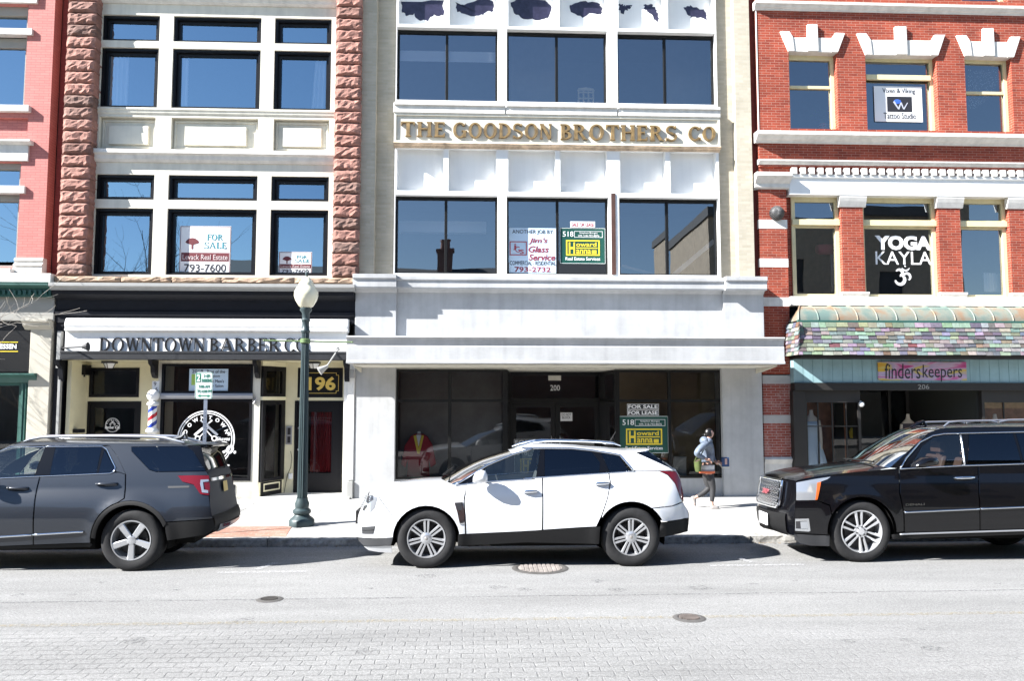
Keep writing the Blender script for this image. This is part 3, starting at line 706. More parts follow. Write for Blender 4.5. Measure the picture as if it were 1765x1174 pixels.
# --- things behind and on the glass
def board(name, label, cat, box, Y, d, m, group=None):
    a, b_, c, e = rc(*box, Y); t = thing(name, label, cat, ((a+b_)/2, Y, c), group)
    k = MB(); k.box(a, b_, Y, Y+d, c, e); k.build('board', m, t); return t
Yp = YG+.0
t = board('glazier_sign', 'white sign for a glass company with red italic name and phone number', 'sign', (877.5, 393, 959, 474.5), Yp-.005, .004, M['paper_blue'])
k = MB(); Yt = Yp-.006
ptext(k, 'ANOTHER JOB BY:', 883, 396, 954, 404.5, Yt); ptext(k, 'COMMERCIAL - RESIDENTIAL', 879, 450, 957.5, 457, Yt); k.build('lettering', M['ink'], t)
k = MB(); ptext(k, "Jim's", 911, 410, 944, 421, Yt, bold=.02, shear=.25); ptext(k, 'Glass', 911, 424, 946, 435, Yt, bold=.02, shear=.25); ptext(k, 'Service', 911, 438, 957, 449, Yt, bold=.02, shear=.25); ptext(k, '793-2732', 887, 460, 949, 469, Yt, bold=.02); k.build('red_lettering', mat('sign_red', (.22,.02,.04), .5), t)
k = MB(); a, b_, c, e = rc(878.5, 416, 908, 440, Yt); frame(k, a, b_, c, e, Yt-.004, Yt-.001, .02); ptext(k, 'j', 884, 420, 890, 431, Yt); ptext(k, 'G', 888, 425, 896, 435, Yt); ptext(k, 's', 896, 430, 903, 437.5, Yt)
k.build('monogram', mat('sign_red2', (.4,.06,.08), .5), t)
t = board('sale_notice', 'small white strip with red capitals above the green sign in the window', 'sign', (983, 381.5, 1025.5, 392), Yp-.005, .004, M['white'])
k = MB(); ptext(k, 'SALE OR LEASE', 985, 384, 1023.5, 390, Yt); k.build('lettering', M['ink_red'], t)
def realty(box, Y, label):
    x0, y0, x1, y1 = box; w = x1-x0; h = y1-y0; fx = lambda u: x0+u*w; fy = lambda v: y0+v*h
    t = board('realty_sign', label, 'sign', box, Y, .004, M['sign_green'], 'green realty signs'); Yt = Y-.001
    k = MB(); ptext(k, '518', fx(.07), fy(.10), fx(.30), fy(.245), Yt); ptext(k, 'Stephen Borges', fx(.43), fy(.12), fx(.82), fy(.175), Yt); ptext(k, 'VM: 518-792-8076', fx(.40), fy(.195), fx(.86), fy(.25), Yt)
    a, b_, c, e = rc(fx(.32), fy(.095), fx(.93), fy(.27), Yt); frame(k, a, b_, c, e, Yt-.003, Yt, .008); ptext(k, 'Real Estate Services', fx(.13), fy(.81), fx(.88), fy(.90), Yt, bold=.01)
    a, b_, c, e = rc(fx(.0), fy(.0), fx(1), fy(1), Yt); frame(k, a+.01, b_-.01, c+.01, e-.01, Yt-.002, Yt, .007)
    k.build('lettering', M['vinyl_white'], t)
    k = MB(); a, b_, c, e = rc(fx(.14), fy(.34), fx(.87), fy(.77), Yt); frame(k, a, b_, c, e, Yt-.004, Yt, .03)
    ptext(k, 'H', fx(.20), fy(.40), fx(.335), fy(.72), Yt, bold=.03); ptext(k, 'oward', fx(.36), fy(.40), fx(.80), fy(.52), Yt, bold=.02); ptext(k, 'anna', fx(.36), fy(.60), fx(.68), fy(.72), Yt, bold=.02)
    a, b_, c, e = rc(fx(.36), fy(.545), fx(.82), fy(.575), Yt); k.box(a, b_, Yt-.003, Yt, c, e)
    a, b_, c, e = rc(fx(.70), fy(.62), fx(.80), fy(.72), Yt); k.box(a, b_, Yt-.003, Yt, c, e)
    k.build('emblem', M['sign_yellow'], t)
realty((964.5, 392.5, 1044, 455), Yp+.006, 'dark green realty sign with yellow emblem in the second floor window')
realty((1067, 717, 1152.5, 782), YS-.006, 'dark green realty sign with yellow emblem in the ground floor window behind the woman')
realty((886, 770, 962, 830), YE-.03, 'dark green realty sign low on the entrance door, half hidden by the white car')
for box, txt, lb in (((1081, 696.5, 1135.5, 706), 'FOR SALE', 'black strip reading for sale above the ground floor green sign'), ((1081, 707, 1135.5, 716.5), 'FOR LEASE', 'black strip reading for lease just above the ground floor green sign'), ((886, 757.5, 946, 768), 'FOR SALE', 'black strip reading for sale on the entrance door just above the car roof')):
    Yq = YS-.006 if box[0] > 1000 else YE-.03
    t = board('sale_strip', lb, 'sign', box, Yq, .004, M['ink'], 'black sale strips'); k = MB(); ptext(k, txt, box[0]+2, box[1]+1.6, box[2]-2, box[3]-1.6, Yq-.001, bold=.02)
    a, b_, c, e = rc(*box, Yq-.001); frame(k, a, b_, c, e, Yq-.002, Yq, .007); k.build('lettering', M['vinyl_white'], t)
t = board('door_notice', 'small white do not block notice on the glass door', 'sign', (966, 711.5, 986.5, 726), YE-.03, .004, M['white'])
k = MB(); ptext(k, 'DO NOT', 968, 713, 984.5, 717, YE-.031); ptext(k, 'BLOCK', 969, 718, 983.5, 722, YE-.031); k.build('lettering', M['ink'], t)
# plank, chair, blind, cardigan, storage box
def bx_thing(name, label, cat, mb, m, loc, **k): o = mb.build(name, m, None, loc=loc, **k); return tag(o, label, cat)
p, q = U(1161, 474, .6), U(1231, 415, .6)
k = MB(); d = (q-p).normalized(); n = Vector((-d.z, 0, d.x))*.05; k.prism([(p.x-n.x, p.z-n.z), (q.x-n.x, q.z-n.z), (q.x+n.x, q.z+n.z), (p.x+n.x, p.z+n.z)], .6, .63); bx_thing('plank', 'pale plank leaning behind the right second floor window', 'plank', k, M['white'], p)
p, q = U(1072, 458, .62), U(1140, 476, .62)
k = MB(); d = (q-p).normalized(); n = Vector((-d.z, 0, d.x))*.03; k.prism([(p.x-n.x, p.z-n.z), (q.x-n.x, q.z-n.z), (q.x+n.x, q.z+n.z), (p.x+n.x, p.z+n.z)], .62, .65); bx_thing('wood_strip', 'thin brown wooden strip slanting low in the right second floor window', 'plank', k, mat('pine', (.4,.25,.15), .6), p)
a, b_, c, e = rc(996, 152, 1024, 186, .5)
t = thing('wooden_chair', 'light wooden chair with lattice back in the third floor window', 'chair', ((a+b_)/2, .5, c-.3)); wd = mat('light_wood', (.8,.62,.34), .5)
k = MB(); n = 3
for i in range(n+1): xx = a+(b_-a-.035)*i/n; k.box(xx, xx+.035, .50, .53, c, e-.03)
for i in range(3): zz = c+.08+(e-c-.1)*i/2.6; k.box(a, b_, .498, .532, zz, zz+.028)
k.prism([(a-.01,e-.05),(b_+.01,e-.05),(b_-.01,e),((a+b_)/2,e+.025),(a+.01,e)], .495, .535); k.build('backrest', wd, t)
k = MB(); k.box(a-.02, b_+.02, .53, .95, c-.02, c+.02); k.build('seat', wd, t)
for sx in (a, b_-.035):
    for yy in (.55, .9): k = MB(); k.box(sx, sx+.035, yy, yy+.035, c-.45, c-.02); k.build('leg', wd, t)
a, b_, c, e = rc(688, 88, 855, 106, .55)
k = MB(); k.box(a, b_, .55, .57, c, e); bx_thing('roller_blind', 'pale blind strip hanging across the left third floor window', 'blind', k, mat('blind', (.78,.8,.82), .8), ((a+b_)/2, .55, c))
a, b_, c, e = rc(688, 381, 838, 400, 1.7); k = MB(); k.box(a, b_, 1.7, 1.9, c, e); bx_thing('ceiling_baffle', 'pale baffle hanging in the room behind the left second floor window', 'baffle', k, M['white'], ((a+b_)/2, 1.7, c))
a, b_, c, e = rc(880, 62, 960, 182, 2.3); k = MB(); k.box(a, b_, 2.3, 2.4, c, e); bx_thing('partition', 'dim partition wall inside the middle third floor window', 'partition', k, M['interior_light'], ((a+b_)/2, 2.3, c))
a, b_, c, e = rc(1150, 66, 1222, 186, 2.0); k = MB(); k.box(a, b_, 2.0, 2.1, c, e); bx_thing('partition', 'dim partition wall inside the right third floor window', 'partition', k, M['interior_light'], ((a+b_)/2, 2.0, c))
# garments on a stand
def cardigan():
    cxp, Yc = 722, .62; c = U(cxp, 770, Yc); s = 79*.98
    f = lambda x, y: (c.x+(x-722)/79.0, c.z-(y-770)/79.0)
    t = thing('red_cardigan', 'red cardigan with yellow collar on a display stand behind the left shop window', 'garment', (c.x, Yc, z_sl))
    def blob(poly, y, th, m, name):
        k = MB(); pts = [f(*p) for p in poly]; k.prism(pts, y-th/2, y+th/2); return k.build(name, m, t, bevel=.025)
    blob([(708,752),(716,748),(729,748),(737,753),(746,768),(752,800),(743,806),(739,790),(741,826),(702,826),(704,790),(699,806),(692,800),(698,768)], Yc, .16, mat('red_wool', (.3,.014,.03), .9, bump=.5, bscale=90), 'knit_body')
    blob([(713,751),(718,750),(722,772),(727,750),(731,751),(724,782),(720,782)], Yc-.085, .012, M['sign_yellow'], 'collar')
    blob([(718,749.5),(726.5,749.5),(722,770)], Yc-.084, .008, M['white'], 'shirt')
    k = MB(); k.lathe([(0,.03),(.035,.03),(.04,0),(.05,-.06)], (c.x, Yc, c.z+.30), n=12); k.build('neck', M['white'], t, smooth=True)
    k = MB(); k.tube([(c.x, Yc, z_sl), (c.x, Yc, c.z-.6)], .02); k.lathe([(0,.02),(.14,.015),(.14,0)], (c.x, Yc, z_sl), n=16); k.build('stand', M['silver'], t)
cardigan()
a, b_, c, e = rc(1160, 789, 1182, 812, .5); k = MB(); k.box(a, b_, .45, .6, c-.25, e); k.box(a-.01, b_+.01, .44, .61, e, e+.02); bx_thing('storage_box', 'pale box standing in the right shop window behind the woman', 'box', k, mat('pale_box', (.35,.36,.34), .7, var=.3), ((a+b_)/2, .5, c), bevel=.008)
# ================================================================ SANDSTONE BUILDING WITH THE BARBER SHOP
Z1 = zoom(0, 0, 2.348); Z4 = zoom(0, 470, 2.395)
def av(pxa, pya, pxb, pyb, Y): return (UX(pxa, pya, Y)+UX(pxb, pyb, Y))/2
SL0, SL1 = UX(107, 250, .02), UX(157, 250, .02); SR0, SR1 = UX(575.5, 250, .02), UX(621, 250, .02)
sb = thing('sandstone_building', 'building with rough red sandstone piers above a black fronted barber shop', 'building', ((SL0+SR1)/2, 0, .1))
zs = lambda py, Y: UZ(365, py, Y)
zS0, zS1 = zs(488, .02), TOP+.3
def rough_block(mb, x0, x1, z0, z1, y, amp, nx, nz, back=.4):
    vs = []; fs = []
    for i in range(nx+1):
        for j in range(nz+1):
            e = i in (0, nx) or j in (0, nz)
            u = i/nx; v = j/nz
            d = .2*random.random() if e else .55+.5*random.random()-.2*v
            if j == 1 and not e: d = random.choice((.5, .9, 1.1))
            vs.append((x0+(x1-x0)*u+(random.uniform(-.012, .012) if not e else random.uniform(-.008, .014)*(1 if i == 0 else -1 if i == nx else 0)),
                       y-amp*d, z0+(z1-z0)*v+(random.uniform(-.02, .02) if not e else (random.uniform(0, .012) if j == 0 else -random.uniform(0, .012) if j == nz else 0))))
    k = nz+1
    for i in range(nx):
        for j in range(nz): fs.append((i*k+j, (i+1)*k+j, (i+1)*k+j+1, i*k+j+1))
    b = len(vs); ring = [i*k for i in range(nx+1)]+[nx*k+j for j in range(1, nz+1)]+[i*k+nz for i in range(nx-1, -1, -1)]+[j for j in range(nz-1, 0, -1)]
    for r in ring: vs.append((vs[r][0], y+back, vs[r][2]))
    n = len(ring)
    for i in range(n): fs.append((ring[(i+1) % n], ring[i], b+i, b+(i+1) % n))
    c = random.choice((1, 1, 1, 1.12, .9, .8, .62)); g = random.random()*.35*(1 if c < .9 else .2)
    getattr(mb, 'tint', []).extend([(c*(1-g*.35), c*(1+g*.35), c*(1+g*.45), 1)]*len(vs))
    return mb.add(vs, fs)
def settint(o, mb): a = o.data.color_attributes.new('tint', 'FLOAT_COLOR', 'POINT'); a.data.foreach_set('color', [q for c in (mb.tint or [(1,1,1,1)]*len(mb.v)) for q in c])
for (a, b_) in ((SL0, SL1), (SR0, SR1)):
    k = MB(); k.tint = []; z = zS0+.14; h = .262
    while z < zS1:
        rough_block(k, a, b_, z+.004, z+h-.004, .03, .06, 8, 5); z += h
    settint(k.build('sandstone_pier', M['sandstone'], sb, one=True), k)
    k = MB(); k.box(a+.012, b_-.012, .06, .43, zS0, zS1); k.tint = []; settint(k.build('pier_core', M['sandstone'], sb), k)
k = MB(); x = SL0-.02
while x < SR1-.1:
    l = min(random.uniform(.9, 1.6), SR1-x); rough_block(k, x, x+l-.005, zS0, zS0+.13, .0, .06, int(l*10), 4, .44); x += l
k.build('stone_sill', M['sandstone_grey'], sb)
YF, YG = .28, .45
cols = [(av(161.5,420,172,135,YF), av(263,420,271.5,135,YF)), (av(285.5,420,297.5,135,YF), av(442,420,447.5,135,YF)), (av(466,420,471,135,YF), av(565,420,570,135,YF))]
rows = [(zs(474, YF), zs(360, YF)), (zs(345, YF), zs(302, YF)), (zs(187, YF), zs(84, YF)), (zs(72, YF), zs(28, YF))]
pan = (zs(258, YF), zs(203, YF))
ops = [(a, b_, *r) for a, b_ in cols for r in rows]+[(a+.02, b_-.02, *pan) for a, b_ in cols]
k = MB(); wall(k, SL1-.06, SR0+.06, zS0+.1, TOP, YF, YF+.25, ops); k.build('window_surround', M['cream_trim'], sb, bevel=.006)
for (a, b_) in cols:
    k = MB(); k.box(a+.021, b_-.021, YF+.13, YF+.2, pan[0]+.001, pan[1]-.001); w = (b_-a)*.14+.02; h = pan[1]-pan[0]
    frame(k, a+.06, b_-.06, pan[0]+.05, pan[1]-.05, YF+.10, YF+.129, .03); k.box(a+w, b_-w, YF+.07, YF+.129, pan[0]+h*.17, pan[1]-h*.24); k.build('spandrel_panel', M['cream_trim'], sb, bevel=.01)
def mould(mb, x0, x1, zt, h, y, p): mb.xprism([(y, zt), (y-p, zt-.01), (y-p, zt-h*.35), (y-p*.65, zt-h*.5), (y-p*.5, zt-h*.8), (y-p*.2, zt-h), (y, zt-h)], x0, x1)
k = MB(); mould(k, SL1-.04, SR0+.04, zs(258.5, YF-.1), zs(258.5, YF)-zs(279, YF), YF-.001, .16); k.build('string_course', M['limestone'], sb)
k = MB(); mould(k, SL1-.04, SR0+.04, zs(187, YF), .15, YF-.001, .05); k.build('sill_course', M['cream_trim'], sb)
k = MB(); mould(k, SL1-.04, SR0+.04, zs(-6, YF), .2, YF-.001, .16); k.build('string_course', M['limestone'], sb)
for a, b_ in cols:
    for r in rows:
        f = MB(); frame(f, a, b_, r[0], r[1], YF+.06, YF+.24, .065, wb=.05); frame(f, a+.065, b_-.065, r[0]+.05, r[1]-.065, YF+.12, YF+.23, .06, wb=.035)
        frame(f, a+.015, b_-.015, r[0]+.012, r[1]-.015, YF+.045, YF+.059, .035)
        o = f.build('window', M['black_paint'], sb, bevel=.004)
        g = MB(); pane(g, a+.125, b_-.125, r[0]+.085, r[1]-.125, YG); g.build('glass_pane', M['glass_sky'], o)
# --- shopfront
SX0, SX1 = UX(92, 700, 0), UX(611.5, 700, 0); wz = .16
zl = lambda py, Y, px=350: UZ(px, py, Y)
z_l0, z_l1 = zl(501, -.3), zl(488.5, -.35)
k = MB(); k.xprism([(.3, z_l1+.015), (-.36, z_l1), (-.36, z_l1-.07), (-.30, z_l1-.10), (-.28, z_l0), (.3, z_l0)], UX(83, 490, -.36), UX(613, 490, -.36)-.02); k.build('ledge', M['grey_paint'], sb, bevel=.006)
zf0 = zl(549, -.06)
k = MB(); k.xprism([(.3, z_l0-.002), (-.27, z_l0-.002), (-.25, z_l0-.08), (-.16, z_l0-.14), (-.07, z_l0-.18), (-.05, z_l0-.40), (-.09, z_l0-.42), (-.09, z_l0-.5), (-.05, z_l0-.52), (-.05, zf0-.1), (.3, zf0-.1)], SX0, SX1-.02); k.build('fascia', M['navy_paint'], sb)
za0, za1 = zl(571.5, -.3), zl(550.5, -.3); ax0, ax1 = UX(110, 560, -.3), UX(599, 560, -.3)
k = MB(); k.xprism([(-.06, za1+.03), (-.23, za1+.02), (-.27, za1-.05), (-.29, za1-.13), (-.265, za1-.2), (-.29, za0+.03), (-.26, za0), (-.06, za0)], ax0, ax1); k.build('awning_box', M['white_trim'], sb, bevel=.01)
zb0, zb1 = zl(620, -.37), zl(606.5, -.37)
k = MB(); k.box(UX(112, 590, -.2), UX(597, 590, -.2), -.2, .04, zb1-.05, za0+.02); k.build('signboard', M['white_trim'], sb)
k = MB(); k.box(UX(104, 612, -.37), UX(597, 612, -.37), -.37, -.062, zb0, zb1); k.box(UX(104, 612, -.37)-.01, UX(597, 612, -.37)+.01, -.38, -.062, zb1-.035, zb1+.012); k.build('beam', mat('beam_paint', (.02,.021,.024), .45, var=.3), sb, bevel=.005)
for wd, x0, x1 in (('DOWNTOWN', 168.5, 350), ('BARBER', 359, 482), ('CO.', 488.5, 534)):
    k = MB(); serif_in(k, wd, UX(x0, 595, -.3), UX(x1, 595, -.3), zb1+.014, zl(582.5, -.25), -.206, .022, gap=.1, T=.13, t=.06); k.build('lettering', mat('letter_black', (.010,.010,.011), .5, spec=.2), sb)
YW = .05; YR = .78
k = MB(); k.box(SX0+.1, SX1-.1, -.05, YR+.4, zb0+.003, zb0+.06); k.build('soffit', M['pale_yellow'], sb)
# end pilasters
k = MB(); k.box(SX0, UX(104, 700, -.02), -.03, .4, wz, zf0-.1); k.build('pilaster', M['navy_paint'], sb, bevel=.01)
k = MB(); k.box(UX(599, 700, -.02), SX1-.01, -.02, .4, wz+.4, zb0); k.build('pilaster', M['white_trim'], sb, bevel=.01)
k = MB(); k.box(UX(598, 800, -.04), SX1-.01, -.05, .4, wz, wz+.38); k.build('pilaster_plinth', M['grey_paint'], sb, bevel=.01)
k = MB(); k.box(UX(599, 640, -.06), SX1-.012, -.1, -.022, UZ(600, 652, -.06), UZ(600, 637, -.06)); k.build('pilaster_block', M['grey_paint'], sb, bevel=.01)
k = MB(); k.box(UX(97, 640, -.1), UX(104, 640, -.1), -.13, -.031, UZ(100, 635, -.1), UZ(100, 571, -.1)); k.box(UX(98, 700, -.1), UX(103, 700, -.1), -.11, -.031, wz, UZ(100, 648, -.1)); k.build('downspout', M['grey_paint'], sb, bevel=.008)
# back wall of the two lobbies
bl = [UX(149, 700, YR), UX(256, 700, YR)]; br = [UX(491, 700, YR), UX(598, 700, YR)]
dl = (UX(149.5, 740, YR), UX(242, 740, YR)); dr = (UX(507.5, 740, YR), UX(591, 740, YR))
zd = UZ(195, 692, YR); zt0, zt1 = UZ(195, 685, YR), UZ(195, 634, YR)
wzr = wz+.05
k = MB(); wall(k, UX(113, 700, YW), bl[1]+.3, wz, zb0, YR, YR+.12, [(dl[0], dl[1], wzr, zd), (UX(154, 660, YR), UX(240, 660, YR), zt0, zt1)]); k.build('lobby_wall', M['pale_yellow'], sb)
zd2 = UZ(550, 691, YR); zq0, zq1 = UZ(550, 685.5, YR), UZ(550, 634, YR)
k = MB(); wall(k, br[0]-.2, br[1]+.2, wz, zb0, YR, YR+.12, [(dr[0], dr[1], wzr, zd2), (UX(513, 660, YR), UX(591, 660, YR), zq0, zq1)]); k.build('lobby_wall', M['pale_yellow'], sb)
xa = UX(114, 700, YW); k = MB(); k.zprism([(xa, YW), (xa+.08, YW), (bl[0]-.0, YR-.002), (bl[0]-.12, YR-.002)], wz, zb0-.001); k.build('splayed_wall', M['pale_yellow'], sb)
xa = UX(598, 700, YW); k = MB(); k.box(xa-.07, xa+.2, YW, YR-.002, wz, zb0-.001); k.build('side_jamb', M['white_trim'], sb)
def door(parent, a, b_, z0, z1, y, w=.11, wb=.3, name='door'):
    f = MB(); frame(f, a+.05, b_-.05, z0, z1-.05, y-.0, y+.045, w, wb=wb); frame(f, a, b_, z0, z1, y-.03, y+.06, .05, wb=.01)
    d = f.build(name, M['black_paint'], parent, bevel=.005); g = MB(); pane(g, a+.05+w, b_-.05-w, z0+wb, z1-.05-w, y+.02); g.build('glass_pane', M['glass_shop'], d); return d
dL = door(sb, *dl, wzr, zd, YR+.02, .1); dR = door(sb, *dr, wzr, zd2, YR+.02, .2, .42)
k = MB(); k.ball((dr[0]+.1, YR-.03, 1.15), .028); k.tube([(dr[0]+.1, YR+.02, 1.15), (dr[0]+.1, YR-.02, 1.15)], .015); k.build('handle', M['silver'], dR, smooth=True)
k = MB(); k.lathe([(0, -.012), (.028, -.01), (.03, 0)], (dr[0]+.1, YR+.018, 1.62), axis='y', n=14); k.build('lock', M['silver'], dR)
f = MB(); frame(f, UX(154, 660, YR), UX(240, 660, YR), zt0, zt1, YR-.01, YR+.08, .07); o = f.build('transom_window', M['black_paint'], sb); g = MB(); pane(g, UX(154, 660, YR)+.07, UX(240, 660, YR)-.07, zt0+.07, zt1-.07, YR+.03); g.build('glass_pane', M['glass_shop'], o)
k = MB(); k.box(UX(513, 660, YR)+.001, UX(591, 660, YR)-.001, YR-.005, YR+.05, zq0+.001, zq1-.001); o = k.build('number_panel', M['black_paint'], sb, bevel=.004)
k = MB(); ptext(k, '196', 531, 649.5, 578.5, 673.5, YR-.006, depth=.006, bold=.035); k.build('house_number', M['gold_leaf'], o)
k = MB(); a, b_, c, e = rc(523, 643, 583.5, 678, YR-.006); n_ = .05
pts = [(a+n_,c),(b_-n_,c),(b_-n_,c+n_),(b_,c+n_),(b_,e-n_),(b_-n_,e-n_),(b_-n_,e),(a+n_,e),(a+n_,e-n_),(a,e-n_),(a,c+n_),(a+n_,c+n_)]
for i in range(12):
    p, q = pts[i], pts[(i+1) % 12]; k.box(min(p[0],q[0])-.005, max(p[0],q[0])+.005, YR-.0085-.0003*i, YR-.006, min(p[1],q[1])-.005, max(p[1],q[1])+.005)
k.build('number_border', M['gold_leaf'], o)
k = MB(); c_ = rc(535, 707, 572, 814, YR+.06); n = 26; vs = []
for i in range(n+1):
    x = c_[0]+(c_[1]-c_[0])*i/n; y = YR+.08+.022*math.sin(i*1.9); vs += [(x, y, c_[2]), (x, y, c_[3])]
k.add(vs, [(2*i, 2*i+2, 2*i+3, 2*i+1) for i in range(n)]); tag(k.build('door_curtain', mat('red_cloth', (.22,.012,.02), .9), None, loc=(c_[0], YR+.08, c_[2]), smooth=True), 'dark red curtain behind the glass of the black door at number 196', 'curtain')
k = MB(); k.box(UX(440, 856, 0), UX(604, 856, 0), -.12, YR+.1, .1, wzr); k.build('step', M['limestone'], sb, bevel=.015)
# centre bay
c0, c1 = UX(270, 740, YW), UX(447, 740, YW)
w0, w1 = UX(276, 740, YW), UX(434, 740, YW); zA, zB, zC, zD = zl(829.5, YW), zl(688, YW), zl(678, YW), zl(627.5, YW)
k = MB(); wall(k, c0, c1, wz, zb0-.001, YW, YW+.1, [(w0, w1, zA, zD)]); k.box(c0, w0-.02, YW+.1, YR, wz, zb0-.002); k.build('bay_front', M['cream_trim'], sb, bevel=.006)
f = MB(); frame(f, w0, w1, zA, zB, YW-.015, YW+.06, .06); o = f.build('shop_window', M['black_paint'], sb, bevel=.006); g = MB(); pane(g, w0+.06, w1-.06, zA+.06, zB-.06, YW+.02); g.build('glass_pane', M['glass_shop'], o)
f = MB(); frame(f, w0, w1, zC, zD, YW-.015, YW+.06, .05); o = f.build('transom_window', M['black_paint'], sb, bevel=.006); g = MB(); pane(g, w0+.05, w1-.05, zC+.05, zD-.05, YW+.02); g.build('glass_pane', M['glass_shop'], o)
k = MB(); k.box(w0-.02, w1+.02, YW-.05, YW+.05, zB+.002, zC-.002); k.box(w0-.02, w1+.02, YW-.065, YW-.05, zB+.03, zC-.03); k.build('transom_bar', M['silver'], sb, bevel=.006)
k = MB(); a, b_, c, e = rc(380, 836, 405, 852, YW-.002); frame(k, a, b_, c, e, YW-.012, YW-.001, .025); k.build('base_panel', M['navy_paint'], sb)
for px in (264.5, 442.5):
    x = UX(px, 640, -.1); k = MB(); k.xprism([(YW-.001, zb0-.002), (-.3, zb0-.002), (-.28, zb0-.08), (-.16, zb0-.14), (-.14, zb0-.26), (-.06, zb0-.36), (YW-.001, zb0-.38)], x-.045, x+.045); k.build('bracket', M['black_paint'], sb, bevel=.006)
for px, pp in ((106, -.05), (598, -.05)):
    x = UX(px, 640, -.1); k = MB(); k.xprism([(-.05, zb0-.002), (-.32, zb0-.002), (-.28, zb0-.1), (-.16, zb0-.16), (-.12, zb0-.4), (-.05, zb0-.45)], x-.05, x+.05); k.build('bracket', M['navy_paint'], sb, bevel=.006)
# splayed side window of the bay
s0, s1 = Vector((UX(449, 740, YW), YW, 0)), Vector((UX(490, 740, YR), YR, 0)); dd = (s1-s0).normalized(); nn = Vector((dd.y, -dd.x, 0))
def sbox(mb, u0, u1, z0, z1, o0, o1):
    L = (s1-s0).length; P = [s0+dd*u0*L+nn*o0, s0+dd*u1*L+nn*o0, s0+dd*u1*L+nn*o1, s0+dd*u0*L+nn*o1]
    mb.zprism([(p.x, p.y) for p in P], z0, z1)
zsA, zsB, zsC, zsD = UZ(470, 829, .4), UZ(470, 690, .4), UZ(470, 684, .4), UZ(470, 632, .4)
for (q0, q1) in ((zsA, zsB), (zsC, zsD)):
    f = MB(); sbox(f, 0.02, .14, q0, q1, -.04, .03); sbox(f, .82, .98, q0, q1, -.04, .03); sbox(f, .14, .82, q0, q0+.07, -.04, .029); sbox(f, .14, .82, q1-.1, q1, -.04, .029); o = f.build('side_window', M['black_paint'], sb)
    g = MB(); p, q = s0.lerp(s1, .14), s0.lerp(s1, .82); g.quad((p.x, p.y, q0+.07), (q.x, q.y, q0+.07), (q.x, q.y, q1-.1), (p.x, p.y, q1-.1)); g.build('glass_pane', M['glass_shop'], o)
k = MB(); sbox(k, .0, 1, zsB, zsC, -.04, .035); sbox(k, 0, 1, zsD, zb0-.002, -.04, .02); sbox(k, 0, 1, wz, zsA, -.04, .0); k.build('side_panel', M['pale_yellow'], sb)
k = MB(); sbox(k, .06, .92, wz+.02, zsA-.01, .001, .015); k.build('side_base', M['black_paint'], sb); k = MB(); 
for (u0, u1, q0, q1) in ((.15, .83, wz+.28, wz+.31), (.15, .83, wz+.14, wz+.17), (.15, .19, wz+.17, wz+.28), (.79, .83, wz+.17, wz+.28)): sbox(k, u0, u1, q0, q1, .016, .02)
k.build('side_moulding', M['pale_yellow'], sb)
# fittings on the shop
def lantern(px, py):
    c = U(px, py, .3); k = MB(); k.box(c.x-.12, c.x+.12, .2, .44, zb0-.05, zb0-.004); o = k.build('ceiling_lantern', M['iron_dark'], sb)
    k = MB(); k.lathe([(.12, 0), (.07, -.1), (0, -.1)], (c.x, .32, zb0-.05), n=4); k.build('lamp_glass', M['white'], o)
    k = MB()
    for i in range(4): a = math.pi/2*i; k.tube([(c.x+.125*math.cos(a), .32+.125*math.sin(a), zb0-.05), (c.x+.075*math.cos(a), .32+.075*math.sin(a), zb0-.155)], .008, 5)
    k.build('lantern_cage', M['iron_dark'], o)
lantern(188, 627); lantern(541, 628)
def spot(p0, p1, p2, m):
    k = MB(); k.tube([p0, p1], .016, 8); k.lathe([(0, .01), (.04, .008), (.04, 0)], (p0[0], p0[1], p0[2]), axis='y', n=12); o = k.build('spotlight_arm', m, sb, smooth=True)
    v = (Vector(p2)-Vector(p1)); L = v.length; k = MB(); k.tube([Vector(p1)-v*.15, Vector(p1)+v*.2, Vector(p1)+v*.9, Vector(p1)+v*1.0], [.03, .045, .085, .09], 14); k.build('spotlight_head', m, o, smooth=True)
spot(U(107, 600, -.1), U(143, 598, -.75), U(152, 597.5, -.75), M['iron_dark']); spot(U(583, 602, -.25), U(563, 632, -.8), U(550, 640, -.85), M['grey_paint'])
c = U(146, 634, .6); k = MB(); k.box(c.x-.06, c.x+.06, .5, YR-.01, c.z-.16, c.z+.06); k.tube([(c.x, .6, c.z-.16), (c.x, .6, c.z-.2)], .02); k.build('wall_speaker', M['black_paint'], sb)
c = U(498.5, 751, YR); k = MB(); k.box(c.x-.065, c.x+.065, YR-.03, YR-.002, c.z-.2, c.z+.2); o = k.build('intercom', M['silver'], sb, bevel=.005); k = MB(); k.box(c.x-.03, c.x+.035, YR-.034, YR-.031, c.z+.02, c.z+.17); k.box(c.x-.03, c.x+.035, YR-.034, YR-.031, c.z-.16, c.z-.02); k.build('intercom_panel', M['iron_dark'], o)
k = MB(); k.tube([U(501, 778, YR-.02), U(503, 790, YR-.02), U(501, 806, YR-.02), U(495, 820, YR-.02), U(489, 853, YR-.02)], .006, 6); k.build('cable', M['iron_dark'], sb, smooth=True)
c = U(501, 821, YR); k = MB(); k.box(c.x-.045, c.x+.045, YR-.035, YR-.002, c.z-.06, c.z+.06); k.build('junction_box', M['white_trim'], sb, bevel=.005)
c = U(130, 743, .35); k = MB(); k.box(c.x-.1, c.x+.17, .2, .42, c.z-.04, c.z+.04); k.build('mailbox', M['black_paint'], sb, bevel=.01)
k = MB(); c = U(440, 691, YW-.01)
for i in range(4): a = math.pi/4*i; k.tube([(c.x-.06*math.cos(a), YW-.02, c.z-.085*math.sin(a)), (c.x+.06*math.cos(a), YW-.02, c.z+.085*math.sin(a))], .008, 5)
k.build('star_hook', M['silver'], sb)
